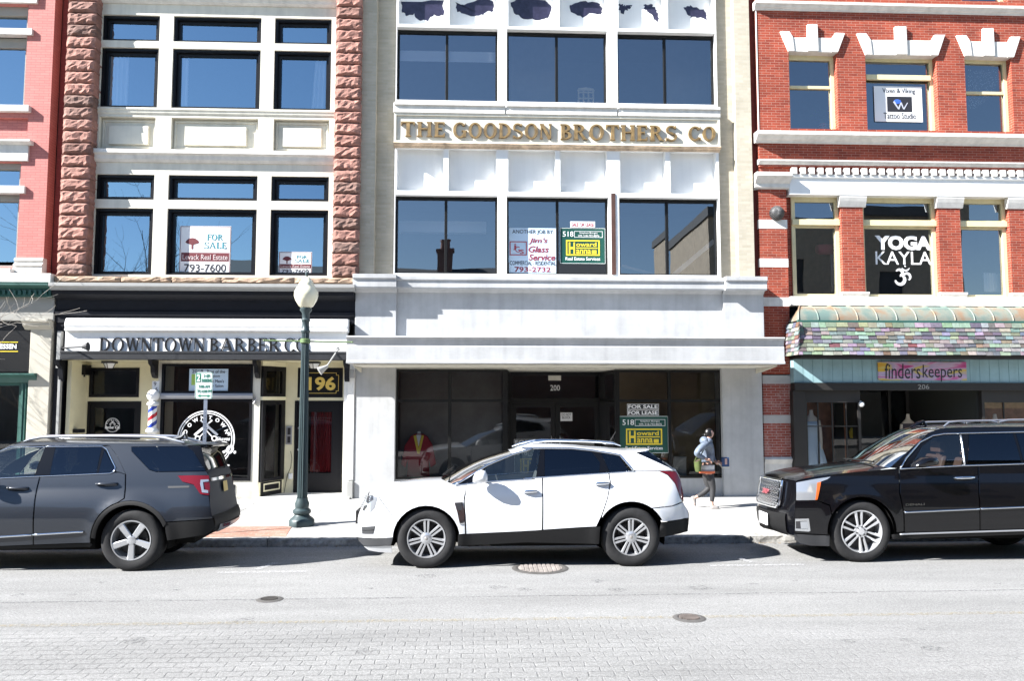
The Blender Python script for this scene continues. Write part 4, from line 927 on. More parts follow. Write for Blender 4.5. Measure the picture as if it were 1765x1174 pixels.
k = MB(); a, b_, c, e = rc(262.5, 657, 274.5, 676, YW-.006); k.box(a, b_, YW-.016, YW-.001, c, e); o = k.build('number_plate', M['white'], sb)
k = MB(); ptext(k, '9', 265, 658.5, 269.5, 665.5, YW-.017); ptext(k, '6', 267.5, 668, 272, 675.5, YW-.017); k.build('house_number', M['ink'], o)
# rooms
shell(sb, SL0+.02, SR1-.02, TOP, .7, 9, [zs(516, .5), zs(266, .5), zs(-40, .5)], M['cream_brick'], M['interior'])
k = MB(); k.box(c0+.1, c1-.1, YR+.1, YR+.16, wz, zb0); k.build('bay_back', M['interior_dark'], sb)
# --- barber emblem on the glass
def arc_text(mb, s, cx, cy, r, a0, a1, hgt, Y, f):
    for i, ch in enumerate(s):
        a = R(a0+(a1-a0)*i/(len(s)-1)); vs, fs = text_geo(ch, 1, .03)
        xm = (min(v.x for v in vs)+max(v.x for v in vs))/2; y0 = min(v.y for v in vs); y1 = max(v.y for v in vs); sc = hgt/(y1-y0)
        t_ = a-math.pi/2
        P = []
        for v in vs:
            u, w = (v.x-xm)*sc, (v.y-y0)*sc
            px, pz = cx+r*math.cos(a)+u*math.cos(t_)-w*math.sin(t_), cy+r*math.sin(a)+u*math.sin(t_)+w*math.cos(t_)
            P.append((px, Y-(v.z+.5)*.004, pz))
        mb.add(P, fs)
def ringxz(mb, cx, cz, r0, r1, Y, a0=0, a1=360, n=48, d=.004):
    o = [(cx+r1*math.cos(R(a0+(a1-a0)*i/n)), cz+r1*math.sin(R(a0+(a1-a0)*i/n))) for i in range(n+1)]; q = [(cx+r0*math.cos(R(a0+(a1-a0)*i/n)), cz+r0*math.sin(R(a0+(a1-a0)*i/n))) for i in range(n+1)]
    for i in range(n): mb.prism([o[i], o[i+1], q[i+1], q[i]], Y-d, Y)
def bar(mb, x0, z0, x1, z1, w, Y, d=.004, w1=None):
    v = Vector((x1-x0, z1-z0)).normalized(); n = Vector((-v.y, v.x)); w1 = w if w1 is None else w1
    mb.prism([(x0-n.x*w/2, z0-n.y*w/2), (x1-n.x*w1/2, z1-n.y*w1/2), (x1+n.x*w1/2, z1+n.y*w1/2), (x0+n.x*w/2, z0+n.y*w/2)], Y-d, Y)
def star(mb, cx, cz, r, Y): mb.prism([(cx+(r if i % 2 == 0 else r*.42)*math.sin(math.pi*i/5), cz+(r if i % 2 == 0 else r*.42)*math.cos(math.pi*i/5)) for i in range(10)], Y-.004, Y)
def emblem(px, py, rpx, Y, root, full=True):
    c = U(px, py, Y); r = rpx/1352*(Y+16.8); k = MB(); x, z = c.x, c.z
    ringxz(k, x, z, r*.955, r, Y); ringxz(k, x, z, r*.885, r*.915, Y)
    arc_text(k, 'DOWNTOWN', x, z, r*.69, 160, 20, r*.135, Y, None)
    bar(k, x-r*.40, z+r*.13, x+r*.02, z+r*.50, r*.085, Y); bar(k, x+r*.02, z+r*.5, x+r*.2, z+r*.66, r*.05, Y-.001)
    bar(k, x+r*.40, z+r*.13, x-.02*r, z+r*.50, r*.085, Y-.0015); bar(k, x-.02*r, z+r*.5, x-r*.2, z+r*.66, r*.05, Y-.0025)
    for sx in (-1, 1): ringxz(k, x+sx*r*.29, z+r*.02, r*.06, r*.1, Y-.003, n=16); bar(k, x+sx*r*.21, z+r*.08, x-sx*r*.1, z+r*.42, r*.035, Y-.0035); star(k, x+sx*r*.8, z+r*.17, r*.085, Y)
    if full:
        text_in(k, 'Shaves', x+r*.36, x+r*.84, z-r*.06, z+r*.08, Y-.005, shear=.3, bold=.02); text_in(k, 'Cuts', x-r*.84, x-r*.42, z-r*.06, z+r*.08, Y-.005, shear=.3, bold=.02)
        bar(k, x-r*.7, z-r*.92, x+r*.84, z-r*.92, r*.05, Y-.006)
    text_in(k, 'Barber', x-r*1.02, x+r*.28, z-r*.52, z-r*.1, Y-.005, shear=.25, bold=.035); text_in(k, 'Co.', x+r*.38, x+r*1.06, z-r*.52, z-r*.08, Y-.005, shear=.2, bold=.035)
    k.build('window_emblem', M['vinyl_white'], root, one=True)
emblem(355, 757, 48, YW+.012, sb); emblem(194, 733, 12, YR+.03, sb, False)
# --- things at the barber shop
t = board('window_poster', 'pale blue award poster taped inside the transom over the barber shop window', 'poster', (326, 636, 393, 676.5), YW+.008, .004, M['paper_blue']); k = MB(); Yt = YW+.007
for i, s_ in enumerate(('Best of the', 'Region', 'Best Men\'s', 'Hair Salon')): ptext(k, s_, 357, 638+i*8.2, (388, 379, 386, 385)[i], 643.5+i*8.2, Yt)
ptext(k, '2018', 331, 637.5, 350, 643, Yt); k.build('lettering', M['ink'], t)
k = MB(); k.pbox(330, 645, 340, 664, Yt-.001, .002); k.build('picture', mat('lime', (.4,.6,.12), .5), t)
bpx = U(263, 720, -.06); zb_ = lambda py: UZ(263, py, -.06)
t = thing('barber_pole', 'barber pole with white globe and red and blue stripes on the shop post', 'barber pole', (bpx.x, bpx.y, zb_(752)))
def stripemat():
    m = mat('pole_stripes', (.8,.8,.8), .25); tt = m.node_tree; L = tt.links.new; b = tt.nodes['Principled BSDF']; tc = tt.nodes.new('ShaderNodeTexCoord'); sp = tt.nodes.new('ShaderNodeSeparateXYZ'); L(tc.outputs['Object'], sp.inputs[0])
    at = tt.nodes.new('ShaderNodeMath'); at.operation = 'ARCTAN2'; L(sp.outputs[1], at.inputs[0]); L(sp.outputs[0], at.inputs[1])
    a = tt.nodes.new('ShaderNodeMath'); a.operation = 'MULTIPLY_ADD'; a.inputs[1].default_value = -1/(2*math.pi); L(at.outputs[0], a.inputs[0])
    s_ = tt.nodes.new('ShaderNodeMath'); s_.operation = 'MULTIPLY'; s_.inputs[1].default_value = 2.9; L(sp.outputs[2], s_.inputs[0]); L(s_.outputs[0], a.inputs[2])
    fr = tt.nodes.new('ShaderNodeMath'); fr.operation = 'FRACT'; L(a.outputs[0], fr.inputs[0])
    cr = tt.nodes.new('ShaderNodeValToRGB'); cr.color_ramp.interpolation = 'CONSTANT'; e = cr.color_ramp.elements; e[0].color = (.8,.8,.8,1); e[1].position = .25; e[1].color = (.45,.02,.03,1)
    for p, c in ((.5, (.8,.8,.8,1)), (.75, (.03,.06,.35,1))): q = e.new(p); q.color = c
    L(fr.outputs[0], cr.inputs[0]); L(cr.outputs[0], b.inputs['Base Color']); return m
k = MB(); k.lathe([(.085, zb_(740)), (.085, zb_(697))], (bpx.x, bpx.y, 0), n=28); k.build('striped_cylinder', stripemat(), t, smooth=True)
k = MB(); rg = .125; zg = zb_(682); k.ball((bpx.x, bpx.y, zg), rg, 20, 12); k.build('globe', M['white'], t, smooth=True)
k = MB(); k.lathe([(.06, zg-rg+.01), (.11, zb_(694)), (.12, zb_(696)), (.12, zb_(698)), (.09, zb_(700))], (bpx.x, bpx.y, 0), n=24); k.build('cap', M['white_trim'], t, smooth=True)
k = MB(); k.lathe([(.09, zb_(738)), (.12, zb_(741)), (.13, zb_(744)), (.1, zb_(746)), (.05, zb_(750)), (0, zb_(752))], (bpx.x, bpx.y, 0), n=24); k.build('base', M['white_trim'], t, smooth=True)
k = MB(); k.box(bpx.x-.03, bpx.x+.03, bpx.y+.09, YW-.001, zb_(745), zb_(697)); k.build('wall_bracket', M['silver'], t)
# sale signs in the second floor windows
def sale_sign(box, label):
    x0, y0, x1, y1 = box; w = x1-x0; h = y1-y0; Y = YG-.012; fx = lambda u: x0+u*w; fy = lambda v: y0+v*h
    t = board('sale_sign', label, 'sign', box, Y, .004, M['white'], 'maroon and white sale signs'); Yt = Y-.001
    k = MB(); k.pbox(fx(.03), fy(.56), fx(.97), fy(.745), Yt, .001); a, b_, c, e = rc(*box, Yt); frame(k, a+.008, b_-.008, c+.008, e-.008, Yt-.001, Yt, .012)
    c = U(fx(.25), fy(.36), Yt); r = .13*w/1352*17.2; ringxz(k, c.x, c.z-r*.3, r*.0, r*1.1, Yt, 20, 160, 18); bar(k, c.x, c.z-r*.9, c.x, c.z+.02, r*.25, Yt-.001); k.build('emblem', M['maroon'], t)
    k = MB(); ptext(k, 'Levack Real Estate', fx(.06), fy(.60), fx(.94), fy(.71), Yt-.002); k.build('pale_lettering', mat('pale_letter', (.6,.5,.5), .5), t)
    for txt, u0, v0, u1, v1, mm in (('FOR', .54, .17, .85, .30, M['ink_teal']), ('SALE', .48, .34, .92, .475, M['ink_teal']), ('793-7600', .09, .80, .91, .96, M['ink'])):
        k = MB()
        if txt[0] in 'FS': a, b_, c, e = rc(fx(u0), fy(v0), fx(u1), fy(v1), Yt); serif_in(k, txt, a, b_, c, e, Yt, .003, gap=.08, T=.22, t=.1)
        else: ptext(k, txt, fx(u0), fy(v0), fx(u1), fy(v1), Yt, bold=.01)
        k.build('lettering', mm, t)
sale_sign((309.5, 389.5, 397.5, 471.5), 'large maroon and white for sale sign in the middle second floor window'); sale_sign((480.5, 434, 537.5, 472), 'small maroon and white for sale sign in the right second floor window')
def drape(box, label, Y=.50, amp=.035, waves=5, flare=0):
    a, b_, c, e = rc(*box, Y); k = MB(); n = 40; vs = []
    for i in range(n+1):
        u = i/n; y = Y+amp*math.sin(u*waves*2*math.pi)+.012*math.sin(u*23)
        vs += [(a+(b_-a)*u-flare*(1-u), y, c), (a+(b_-a)*(.12*0+u), y, e)]
    k.add(vs, [(2*i, 2*i+2, 2*i+3, 2*i+1) for i in range(n)]); tag(k.build('curtain', M['curtain'], None, loc=(a, Y, c), smooth=True), label, 'curtain')
drape((186, 88, 222, 186), 'wide white curtain in the left third floor window', waves=5); drape((307, 88, 325, 187), 'narrow white curtain at the left of the middle third floor window', waves=3)
drape((440, 88, 446, 187), 'thin white curtain edge at the right of the middle third floor window', waves=2); drape((544, 92, 568, 188), 'white curtain flaring out in the right third floor window', waves=4, flare=.08)

# ================================================================ PAINTED BRICK BUILDING (far left)
AX1 = UX(84, 250, .15); AX0 = AX1-7.5; YA = .15
ab = thing('painted_brick_building', 'pink painted brick building with white stone trim and green shop cornice', 'building', ((AX0+AX1)/2, .15, .1))
za = lambda py, Y=YA: UZ(35, py, Y)
wx = [(UX(-100, 250, YA), UX(38, 250, YA)), (UX(-330, 250, YA), UX(-195, 250, YA))]
zw = [(za(460), za(279)), (za(184), za(7)), ]
k = MB(); wall(k, AX0, AX1, za(487), TOP-.2, YA, YA+.3, [(a, b_, *z) for a, b_ in wx for z in zw]+[(a-.1, b_+.1, za(238), za(203)) for a, b_ in wx]); k.build('wall', M['pink_brick'], ab)
k = MB(); k.box(AX1, SL0+.012, .48, .6, za(487), TOP-.2); k.build('wall_return', M['shaded_pink'], ab)
k = MB()
for a, b_ in wx: k.box(a-.1, b_+.1, YA+.08, YA+.28, za(239), za(202))
k.build('brick_panel', M['pink_brick'], ab)
for a, b_ in wx:
    for (zz, rr) in ((zw[0], (279, 289, 321, 334, 345, 449)), (zw[1], (7, 22, 50, 61, 78, 183))):
        f = MB(); frame(f, a, b_, zz[0], zz[1], YA+.12, YA+.24, .09, wt=za(rr[0])-za(rr[1]), wb=.05); f.box(a+.09, b_-.09, YA+.13, YA+.23, za(rr[4]), za(rr[3])-.001)
        o = f.build('window', M['grey_stucco'], ab, bevel=.006); g = MB(); pane(g, a+.09, b_-.09, za(rr[5]), za(rr[4]), YA+.2); pane(g, a+.09, b_-.09, za(rr[2]), za(rr[1]), YA+.2); g.build('glass_pane', M['glass_sky'], o)
        k = MB(); k.box(a-.02, b_+.13, YA-.06, YA+.11, za(rr[3]), za(rr[2])); k.build('transom_bar', M['limestone'], ab, bevel=.008)
    k = MB(); k.box(a-.15, b_+.16, YA-.1, YA+.1, za(194), za(183)); k.build('sill', M['limestone'], ab, bevel=.008)
    k = MB(); k.box(a-.15, b_+.16, YA-.05, YA+.12, za(278), za(251)); k.xprism([(YA, za(243)), (YA-.16, za(244)), (YA-.16, za(247)), (YA-.06, za(251)), (YA, za(251))], a-.25, b_+.25); k.build('lintel', M['limestone'], ab, bevel=.006)
    k = MB(); k.box(a-.15, b_+.2, YA-.06, YA+.12, za(6), za(-14)); k.build('lintel', M['limestone'], ab, bevel=.006)
k = MB(); k.xprism([(YA+.1, za(445)), (YA-.05, za(445)), (YA-.08, za(449)), (YA-.04, za(453)), (YA-.11, za(458)), (YA-.06, za(461)), (YA-.1, za(463)), (YA-.1, za(471)), (YA+.1, za(471))], UX(27, 455, YA), AX1+.02); k.build('pier_base', M['limestone'], ab)
k = MB(); k.box(AX0, UX(93, 478, 0), -.12, YA+.2, za(487, -.1), za(471, -.1)); k.box(AX0, UX(22, 470, 0), -.08, YA+.15, za(471, -.1), za(463, -.05)); k.build('stone_ledge', M['limestone'], ab, bevel=.012)
k = MB(); gx1 = UX(88, 495, -.2); k.xprism([(.2, za(487.5, -.3)), (-.34, za(488, -.34)), (-.34, za(491, -.34)), (-.24, za(496, -.3)), (-.2, za(499, -.2)), (-.2, za(511, -.2)), (.2, za(511, -.2))], AX0, gx1)
gc = k.build('green_cornice', M['green_paint'], ab); x = gx1-.06
while x > AX0+4.6: k = MB(); k.box(x-.05, x, -.25, -.201, za(508, -.2), za(501, -.2)); k.build('dentil', M['green_paint'], gc); x -= .105
k = MB(); ax1 = UX(93, 530, -.08); k.box(AX0, ax1, -.08, .3, za(553, -.08), za(511, -.08)-.002); k.build('shop_beam', M['grey_stucco'], ab, bevel=.01)
pil0 = UX(49, 650, -.08); k = MB(); k.box(pil0, ax1-.02, -.08, .3, .12, za(566, -.08)); k.build('pilaster', M['tan_stucco'], ab, bevel=.012)
k = MB(); k.xprism([(.2, za(549, -.2)), (-.24, za(549, -.24)), (-.24, za(554, -.24)), (-.18, za(556, -.2)), (-.18, za(560, -.2)), (-.08, za(568, -.1)), (.2, za(568, -.1))], pil0-.12, ax1-.03); k.build('pilaster_cap', M['tan_stucco'], ab, bevel=.006)
k = MB(); k.box(AX0, pil0, .02, .2, za(641, .02), za(553, .02)); k.build('sign_panel', mat('sign_black', (.012,.012,.013), .3), ab)
k = MB(); ptext(k, 'ESSEN', 0, 593, 28.5, 601.5, .018, bold=.03); k.build('lettering', M['vinyl_white'], ab)
k = MB(); k.pbox(-80, 589, 31, 590.5, .014, .005); k.pbox(-80, 605, 31, 606.5, .014, .005); k.build('sign_line', M['sign_yellow'], ab)
k = MB(); k.xprism([(.1, za(643, -.15)), (-.2, za(643.5, -.2)), (-.2, za(646, -.2)), (-.1, za(651, -.1)), (-.06, za(660, -.06)), (.1, za(660, -.06))], AX0, UX(58, 648, -.2)); k.build('shop_cornice', M['green_paint'], ab)
k = MB(); k.box(UX(36, 720, .0), pil0-.002, -.04, .12, .12, za(660, 0)); k.box(UX(39, 720, .0), UX(41, 720, 0), -.06, -.041, .12, za(662, 0)); k.box(UX(44, 720, .0), UX(46, 720, 0), -.06, -.041, .12, za(662, 0)); k.build('shop_post', M['green_paint'], ab, bevel=.008)
sx1 = UX(36, 720, 0); f = MB(); frame(f, AX0+.3, sx1, .5, za(660, 0), .0, .1, .06); f.box(AX0, sx1, 0, .1, .12, .499); o = f.build('shop_window', M['green_paint'], ab, bevel=.006); g = MB(); pane(g, AX0+.36, sx1-.06, .56, za(660, 0)-.06, .05); g.build('glass_pane', M['glass_shop'], o)
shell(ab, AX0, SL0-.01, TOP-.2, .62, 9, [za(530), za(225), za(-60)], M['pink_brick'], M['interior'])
# ================================================================ RED BRICK BUILDING (right)
Z3 = zoom(1230, 0, 2.215); Z6 = zoom(1200, 500, 2.349)
YD = .15; YP = .2
rb = thing('red_brick_building', 'red brick building with white keystone lintels, dentil cornice and a slate shingled shop canopy', 'building', (UX(1560, 700, .2), .2, .1))
DX0 = (UX(1306.5, 130, YD)+UX(1310, 450, YP))/2; DX1 = DX0+9.5
zd = lambda py, Y=YD, px=1552: UZ(px, py, Y)
def X3(zx, zy, Y=YD): return UX(*Z3(zx, zy), Y)
upw = [(X3(290, 350), X3(474, 350)), (X3(583, 350), X3(856, 350)), (X3(963, 350), X3(1141, 350))]
low = [(X3(316, 950), X3(499, 950)), (X3(583, 950), X3(873, 950)), (X3(957, 950), X3(1146, 950))]
pitch = (upw[2][0]+upw[2][1]-upw[0][0]-upw[0][1])/2+1.1
upw.append((upw[0][0]+pitch*1.5, upw[0][1]+pitch*1.5)); low.append((low[0][0]+pitch*1.5, low[0][1]+pitch*1.5))
zu = (zd(224), zd(92)); zlo = (zd(510, .25), zd(338, .25))
z_sill2 = (zd(528), zd(512)); z_top2 = zd(306)
k = MB(); wall(k, DX0, DX1, zd(290), TOP+.1, YD, YD+.3, [(a, b_, *zu) for a, b_ in upw]+[(a, b_, zd(-2), zd(-2)+1.7) for a, b_ in upw]); k.build('wall', M['red_brick'], rb)
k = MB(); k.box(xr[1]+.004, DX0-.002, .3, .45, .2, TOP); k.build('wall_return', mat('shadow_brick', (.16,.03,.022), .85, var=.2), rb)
k = MB(); k.box(DX0-.012, DX0+.012, YD-.012, YD-.001, zd(247), zd(18)); k.build('corner_strip', M['white_trim'], rb)
# shop-storey pier and upper columns
px0, px1 = (UX(1308, 440, YP)+UX(1317.5, 700, YP))/2, (UX(1359.5, 430, YP)+UX(1364, 740, YP))/2
lowz = zd(512, .25)
for i, (a, b_) in enumerate(zip([px0]+[q[1] for q in low], [q[0] for q in low]+[DX1])):
    yy = YP if i else YP
    if i == 0:
        k = MB(); k.box(px0, px1, YP, .55, zd(645, YP, 1335), zd(326, YP, 1335)); k.build('brick_pier', M['red_brick'], rb)
        k = MB(); k.box(px1, b_, YP+.22, .55, z_sill2[0], zd(337)); k.build('brick_jamb', M['red_brick'], rb)
    else:
        k = MB(); k.box(a, b_, YP+.05, .55, z_sill2[0], zd(337)); k.build('brick_column', M['red_brick'], rb)
        for (za_, zb2, p) in ((zd(356), zd(337.5), .08), (zd(512), zd(503), .06)):
            if i < 4: k = MB(); k.xprism([(YP+.1, za_), (YP+.03, za_), (YP+.04-p*.7, za_+(zb2-za_)*.5), (YP+.04-p, zb2-.04), (YP+.04-p, zb2), (YP+.1, zb2)], a-.06, b_+.06); k.build('column_cap', M['limestone'], rb)
for (y0, y1) in ((394, 378.5), (460.5, 445.5), (528, 512.5)):
    k = MB(); k.box(px0-.006, px1+.006, YP-.006, .5, UZ(1335, y0, YP), UZ(1335, y1, YP)); k.build('stone_band', M['limestone'], rb)
for (y0, y1) in ((662, 647), (730, 716)):
    k = MB(); k.box(px0-.006, px1+.012, YP-.006, .5, UZ(1340, y0, YP), UZ(1340, y1, YP)); k.build('stone_band', mat('dull_stone', (.42,.41,.4), .85, var=.15), rb)
k = MB(); k.box(px0, px1, YP, .5, UZ(1340, 790, YP), UZ(1340, 647, YP)-.005); k.build('brick_pier', M['worn_brick'], rb)
k = MB(); k.box(px0-.01, px1+.02, YP-.02, .5, .12, UZ(1340, 796, YP)); k.xprism([(.4, UZ(1340, 789, YP)), (YP-.02, UZ(1340, 788, YP)), (YP-.07, UZ(1340, 792, YP)), (YP-.04, UZ(1340, 797, YP)), (YP-.02, UZ(1340, 800, YP)), (.4, UZ(1340, 800, YP))], px0-.012, px1+.05); k.build('pier_base', M['limestone'], rb)
k = MB(); zt_, zb3 = UZ(1332, 296, .0), UZ(1332, 326, YP)
k.xprism([(.4, zt_), (-.02, zt_), (-.02, zt_-.09), (.06, zt_-.15), (.1, zt_-.2), (.14, zt_-.22), (.14, zb3+.03), (YP-.01, zb3), (.4, zb3)], px0-.1, px1+.07); k.build('pier_cap', M['limestone'], rb, bevel=.006)
k = MB(); c = U(1341, 366, YP-.1); k.ball((c.x, YP-.02, c.z), (.165, .15, .165), 22, 14); o = k.build('alarm_bell', M['iron_dark'], rb, smooth=True)
k = MB()
for i in range(14):
    a = math.pi*i/14
    for s_ in (-1, 1): k.tube([(c.x+.167*math.cos(a)*math.cos(q), YP-.02-.152*math.cos(q*.0+0)*math.sin(q) if False else YP-.02-.152*math.sin(q), c.z+s_*.167*math.sin(a)*math.cos(q)) for q in (0, .3, .6, .9, 1.2, 1.5)], .004, 5)
k.build('bell_ribs', mat('iron_light', (.12,.12,.12), .5), o, one=True)
# cornices
def ledge2(zt, h, p, x0, m, name, y=YD, x1=DX1):
    k = MB(); k.xprism([(y+.05, zt), (y-p, zt-.02), (y-p, zt-h*.45), (y-p*.75, zt-h*.5), (y-p*.55, zt-h*.72), (y-p*.25, zt-h*.86), (y-p*.2, zt-h), (y+.05, zt-h)], x0, x1); return k.build(name, m, rb, bevel=.006)
zL = zd(227, YD-.2); ledge2(zL, zL-zd(250), .24, DX0-.1, M['limestone'], 'sill_course')
ledge2(zd(5, YD-.1), .19, .14, DX0-.05, M['limestone'], 'string_course'); ledge2(zd(276, YD-.06), .12, .08, DX0-.03, M['limestone'], 'string_course')
k = MB(); k.box(px1+.06, DX1, YD+.0, .5, zd(337), zd(306)); k.xprism([(YD, zd(304)), (YD-.05, zd(304)), (YD-.04, zd(308)), (YD, zd(309))], px1+.06, DX1); k.build('frieze', M['white_trim'], rb)
k = MB(); k.box(DX0, DX1, YD+.06, .5, zd(305), zd(289)); k.build('dentil_back', M['red_brick'], rb)
x = px1+.1; n = 0
dk = MB(); dk.box(x-.02, DX1, YD-.05, YD+.059, zd(305), zd(303.2)); dk.build('dentil_rail', M['limestone'], rb)
while x < DX1-.2 and n < 45:
    dk = MB(); dk.box(x, x+.115, YD-.07, YD+.058, zd(303), zd(292)); dk.build('dentil', M['limestone'], rb); x += .2; n += 1
# lintels
def lint(pts, dx=0):
    P = [U(*Z3(*p), YD-.05) for p in pts]; P = [(p.x+dx, p.z) for p in P]
    k = MB(); k.prism([P[i] for i in (2, 3, 6, 7, 9, 10)][:4]+[P[8+2], P[11]], YD-.035, YD+.25); o = k.build('lintel', M['limestone'], rb, bevel=.005)
    zb = P[11][1]; zb2 = P[10][1]
    k = MB(); k.prism([P[0], P[1], P[2], (P[2][0]+.03, P[11][1]), P[11]], YD-.055, YD+.2); k.build('lintel_wing', M['limestone'], o, bevel=.005)
    k = MB(); k.prism([P[8], P[9], P[10], (P[7][0]-.03, P[10][1]), P[7]], YD-.055, YD+.2); k.build('lintel_wing', M['limestone'], o, bevel=.005)
    k = MB(); k.prism([P[4], P[5], (P[6][0]+.005, (zb+zb2)/2+.01), (P[3][0]-.0, (zb+zb2)/2+.01)], YD-.065, YD+.2); k.build('keystone', M['limestone'], o, bevel=.005)
l1 = [(255,118),(290,118),(303,140),(358,140),(358,92),(396,92),(398,141),(453,142),(466,123),(502,125),(475,198),(287,193)]
lint(l1); lint([(548,125),(583,125),(600,150),(694,150),(692,100),(735,100),(737,151),(832,152),(845,131),(884,131),(858,210),(582,207)]); lint([(928,133),(965,133),(980,155),(1028,156),(1028,107),(1068,107),(1070,157),(1125,158),(1136,138),(1172,138),(1147,217),(962,211)]); lint(l1, pitch*1.5)
# upper windows
ti = mat('glass_black_base', (.01,.01,.012), .5)
def uw(i, rail, kind):
    a, b_ = upw[i]; z0, z1 = zu; Y = YD+.17; zr = zd(rail, Y)
    f = MB(); frame(f, a, b_, z0, z1, Y, YD+.29, .075, wt=.12, wb=.05); f.box(a+.075, b_-.075, Y+.01, YD+.28, zr-.035, zr+.035)
    if kind: f.box(a+.075, b_-.075, Y-.05, Y+.009, zr-.06, zr+.06)
    o = f.build('window', M['yellow_trim'], rb, bevel=.005)
    g = MB(); pane(g, a+.075, b_-.075, z0+.05, zr-.035, Y+.06); pane(g, a+.075, b_-.075, zr+.035, z1-.12, Y+.04); g.build('glass_pane', M['glass_tinted'], o)
uw(0, 152.5, 0); uw(1, 134.5, 1); uw(2, 157, 0); uw(3, 152.5, 0)
for i in range(4):
    a, b_ = upw[i]; f = MB(); frame(f, a, b_, zd(-2), zd(-2)+1.7, YD+.17, YD+.29, .075); o = f.build('window', M['yellow_trim'], rb); g = MB(); pane(g, a+.075, b_-.075, zd(-2)+.075, zd(-2)+1.62, YD+.22); g.build('glass_pane', M['glass_tinted'], o)
for i in range(4):
    a, b_ = low[i]; z0, z1 = zlo; Y = YP+.18; zr0, zr1 = zd(394, Y), zd(378.5, Y)
    f = MB(); frame(f, a, b_, z0-.02, z1, Y, .52, .085, wt=.12, wb=.07); f.box(a+.085, b_-.085, Y+.01, .5, zr0, zr1); f.box(a-.0, b_+.0, Y-.06, Y-.001, zr0+.05, zr1-.03)
    o = f.build('window', M['yellow_trim'], rb, bevel=.005)
    g = MB(); pane(g, a+.085, b_-.085, z0+.05, zr0, Y+.06); pane(g, a+.085, b_-.085, zr1, z1-.12, Y+.05); g.build('glass_pane', M['glass_tinted'], o)
k = MB(); k.box(px1+.012, DX1, YP-.08, .5, z_sill2[0], z_sill2[1]); k.build('window_sill', M['limestone'], rb, bevel=.01)
# rooms behind
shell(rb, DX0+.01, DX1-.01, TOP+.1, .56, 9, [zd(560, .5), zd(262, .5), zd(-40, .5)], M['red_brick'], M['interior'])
# --- canopy
YC = -.42
zm1, zm0 = UZ(1560, 528.5, .1), UZ(1560, 553, YC+.05); zs0 = UZ(1560, 610.5, YC-.08); cxa = UX(1376, 555, YC); cxb = DX1
hipx = .42
def canopy_prof(n=10):
    return [(YD+.05-(YD+.05-(YC+.04))*math.sin(math.pi/2*i/n)**1.0, zm0+(zm1-zm0)*math.cos(math.pi/2*i/n)) for i in range(n+1)]
pr_ = canopy_prof()
vs = []; fs = []
for (y, z) in pr_:
    off = (YD+.05-y)/(YD+.05-(YC+.04))
    vs += [(cxa+.32-.30*off, y, z), (cxb, y, z)]
for i in range(len(pr_)-1): fs.append((2*i, 2*i+2, 2*i+3, 2*i+1))
n0 = len(vs); vs += [(cxa+.02, YD+.05, zm0)]
for i in range(len(pr_)-1): fs.append((n0, 2*i+2, 2*i))
copper = mat('weathered_copper', (.38,.36,.29), .55, metal=.25, var=.2, vscale=3)
t_ = copper.node_tree; L_ = t_.links.new; tc = t_.nodes.new('ShaderNodeTexCoord'); nz = t_.nodes.new('ShaderNodeTexNoise'); nz.inputs['Scale'].default_value = 2.2; nz.inputs['Detail'].default_value = 7; L_(tc.outputs['Object'], nz.inputs['Vector'])
cr = t_.nodes.new('ShaderNodeValToRGB'); e = cr.color_ramp.elements; e[0].position = .38; e[0].color = (.13,.19,.17,1); e[1].position = .62; e[1].color = (.25,.17,.11,1); q = e.new(.5); q.color = (.22,.23,.19,1)
L_(nz.outputs['Fac'], cr.inputs[0]); L_(cr.outputs[0], t_.nodes['Principled BSDF'].inputs['Base Color'])
k = MB(); k.add(vs, fs); cnp = k.build('canopy', copper, rb, smooth=60, one=True)
x = cxa+.46
while x < cxb-.1:
    k = MB(); k.tube([(x-.14*(1-i/10)*.0, y, z+.008) for i, (y, z) in enumerate(pr_)], .014, 6); k.build('roof_seam', copper, cnp, smooth=True); x += .43
k = MB(); k.tube([(cxa+.32-.30*(YD+.05-y)/(YD+.05-(YC+.04)), y, z+.006) for y, z in pr_], .02, 6); k.build('hip_seam', copper, cnp, smooth=True)
k = MB(); k.box(cxa-.01, cxb, YC-.0, YC+.06, zm0-.045, zm0-.001); k.build('drip_edge', M['green_paint'], cnp, bevel=.004)
# slate shingles, course by course, each slate its own colour
sl = bpy.data.materials.new('slate'); sl.use_nodes = True; t_ = sl.node_tree; L_ = t_.links.new; b = t_.nodes['Principled BSDF']; b.inputs['Roughness'].default_value = .7
at = t_.nodes.new('ShaderNodeVertexColor'); at.layer_name = 'tint'; nz = t_.nodes.new('ShaderNodeTexNoise'); nz.inputs['Scale'].default_value = 18; nz.inputs['Detail'].default_value = 6
tc = t_.nodes.new('ShaderNodeTexCoord'); L_(tc.outputs['Object'], nz.inputs['Vector']); mr = t_.nodes.new('ShaderNodeMapRange'); mr.inputs[1].default_value = .3; mr.inputs[2].default_value = .7; mr.inputs[3].default_value = .8; mr.inputs[4].default_value = 1.2; L_(nz.outputs['Fac'], mr.inputs[0])
v = t_.nodes.new('ShaderNodeVectorMath'); v.operation = 'SCALE'; L_(at.outputs[0], v.inputs[0]); L_(mr.outputs[0], v.inputs['Scale']); L_(v.outputs[0], b.inputs['Base Color'])
pal = [((.30,.33,.29), 22), ((.20,.22,.23), 14), ((.37,.39,.32), 16), ((.14,.15,.16), 9), ((.17,.13,.145), 12), ((.42,.40,.30), 8), ((.33,.24,.10), 5), ((.32,.06,.035), 5), ((.26,.30,.27), 12), ((.28,.2,.16), 4)]
bag = [c for c, n in pal for _ in range(n)]
k = MB(); colr = []
rowsn = 8; zt0_ = zm0-.045; yb_ = YC-.10
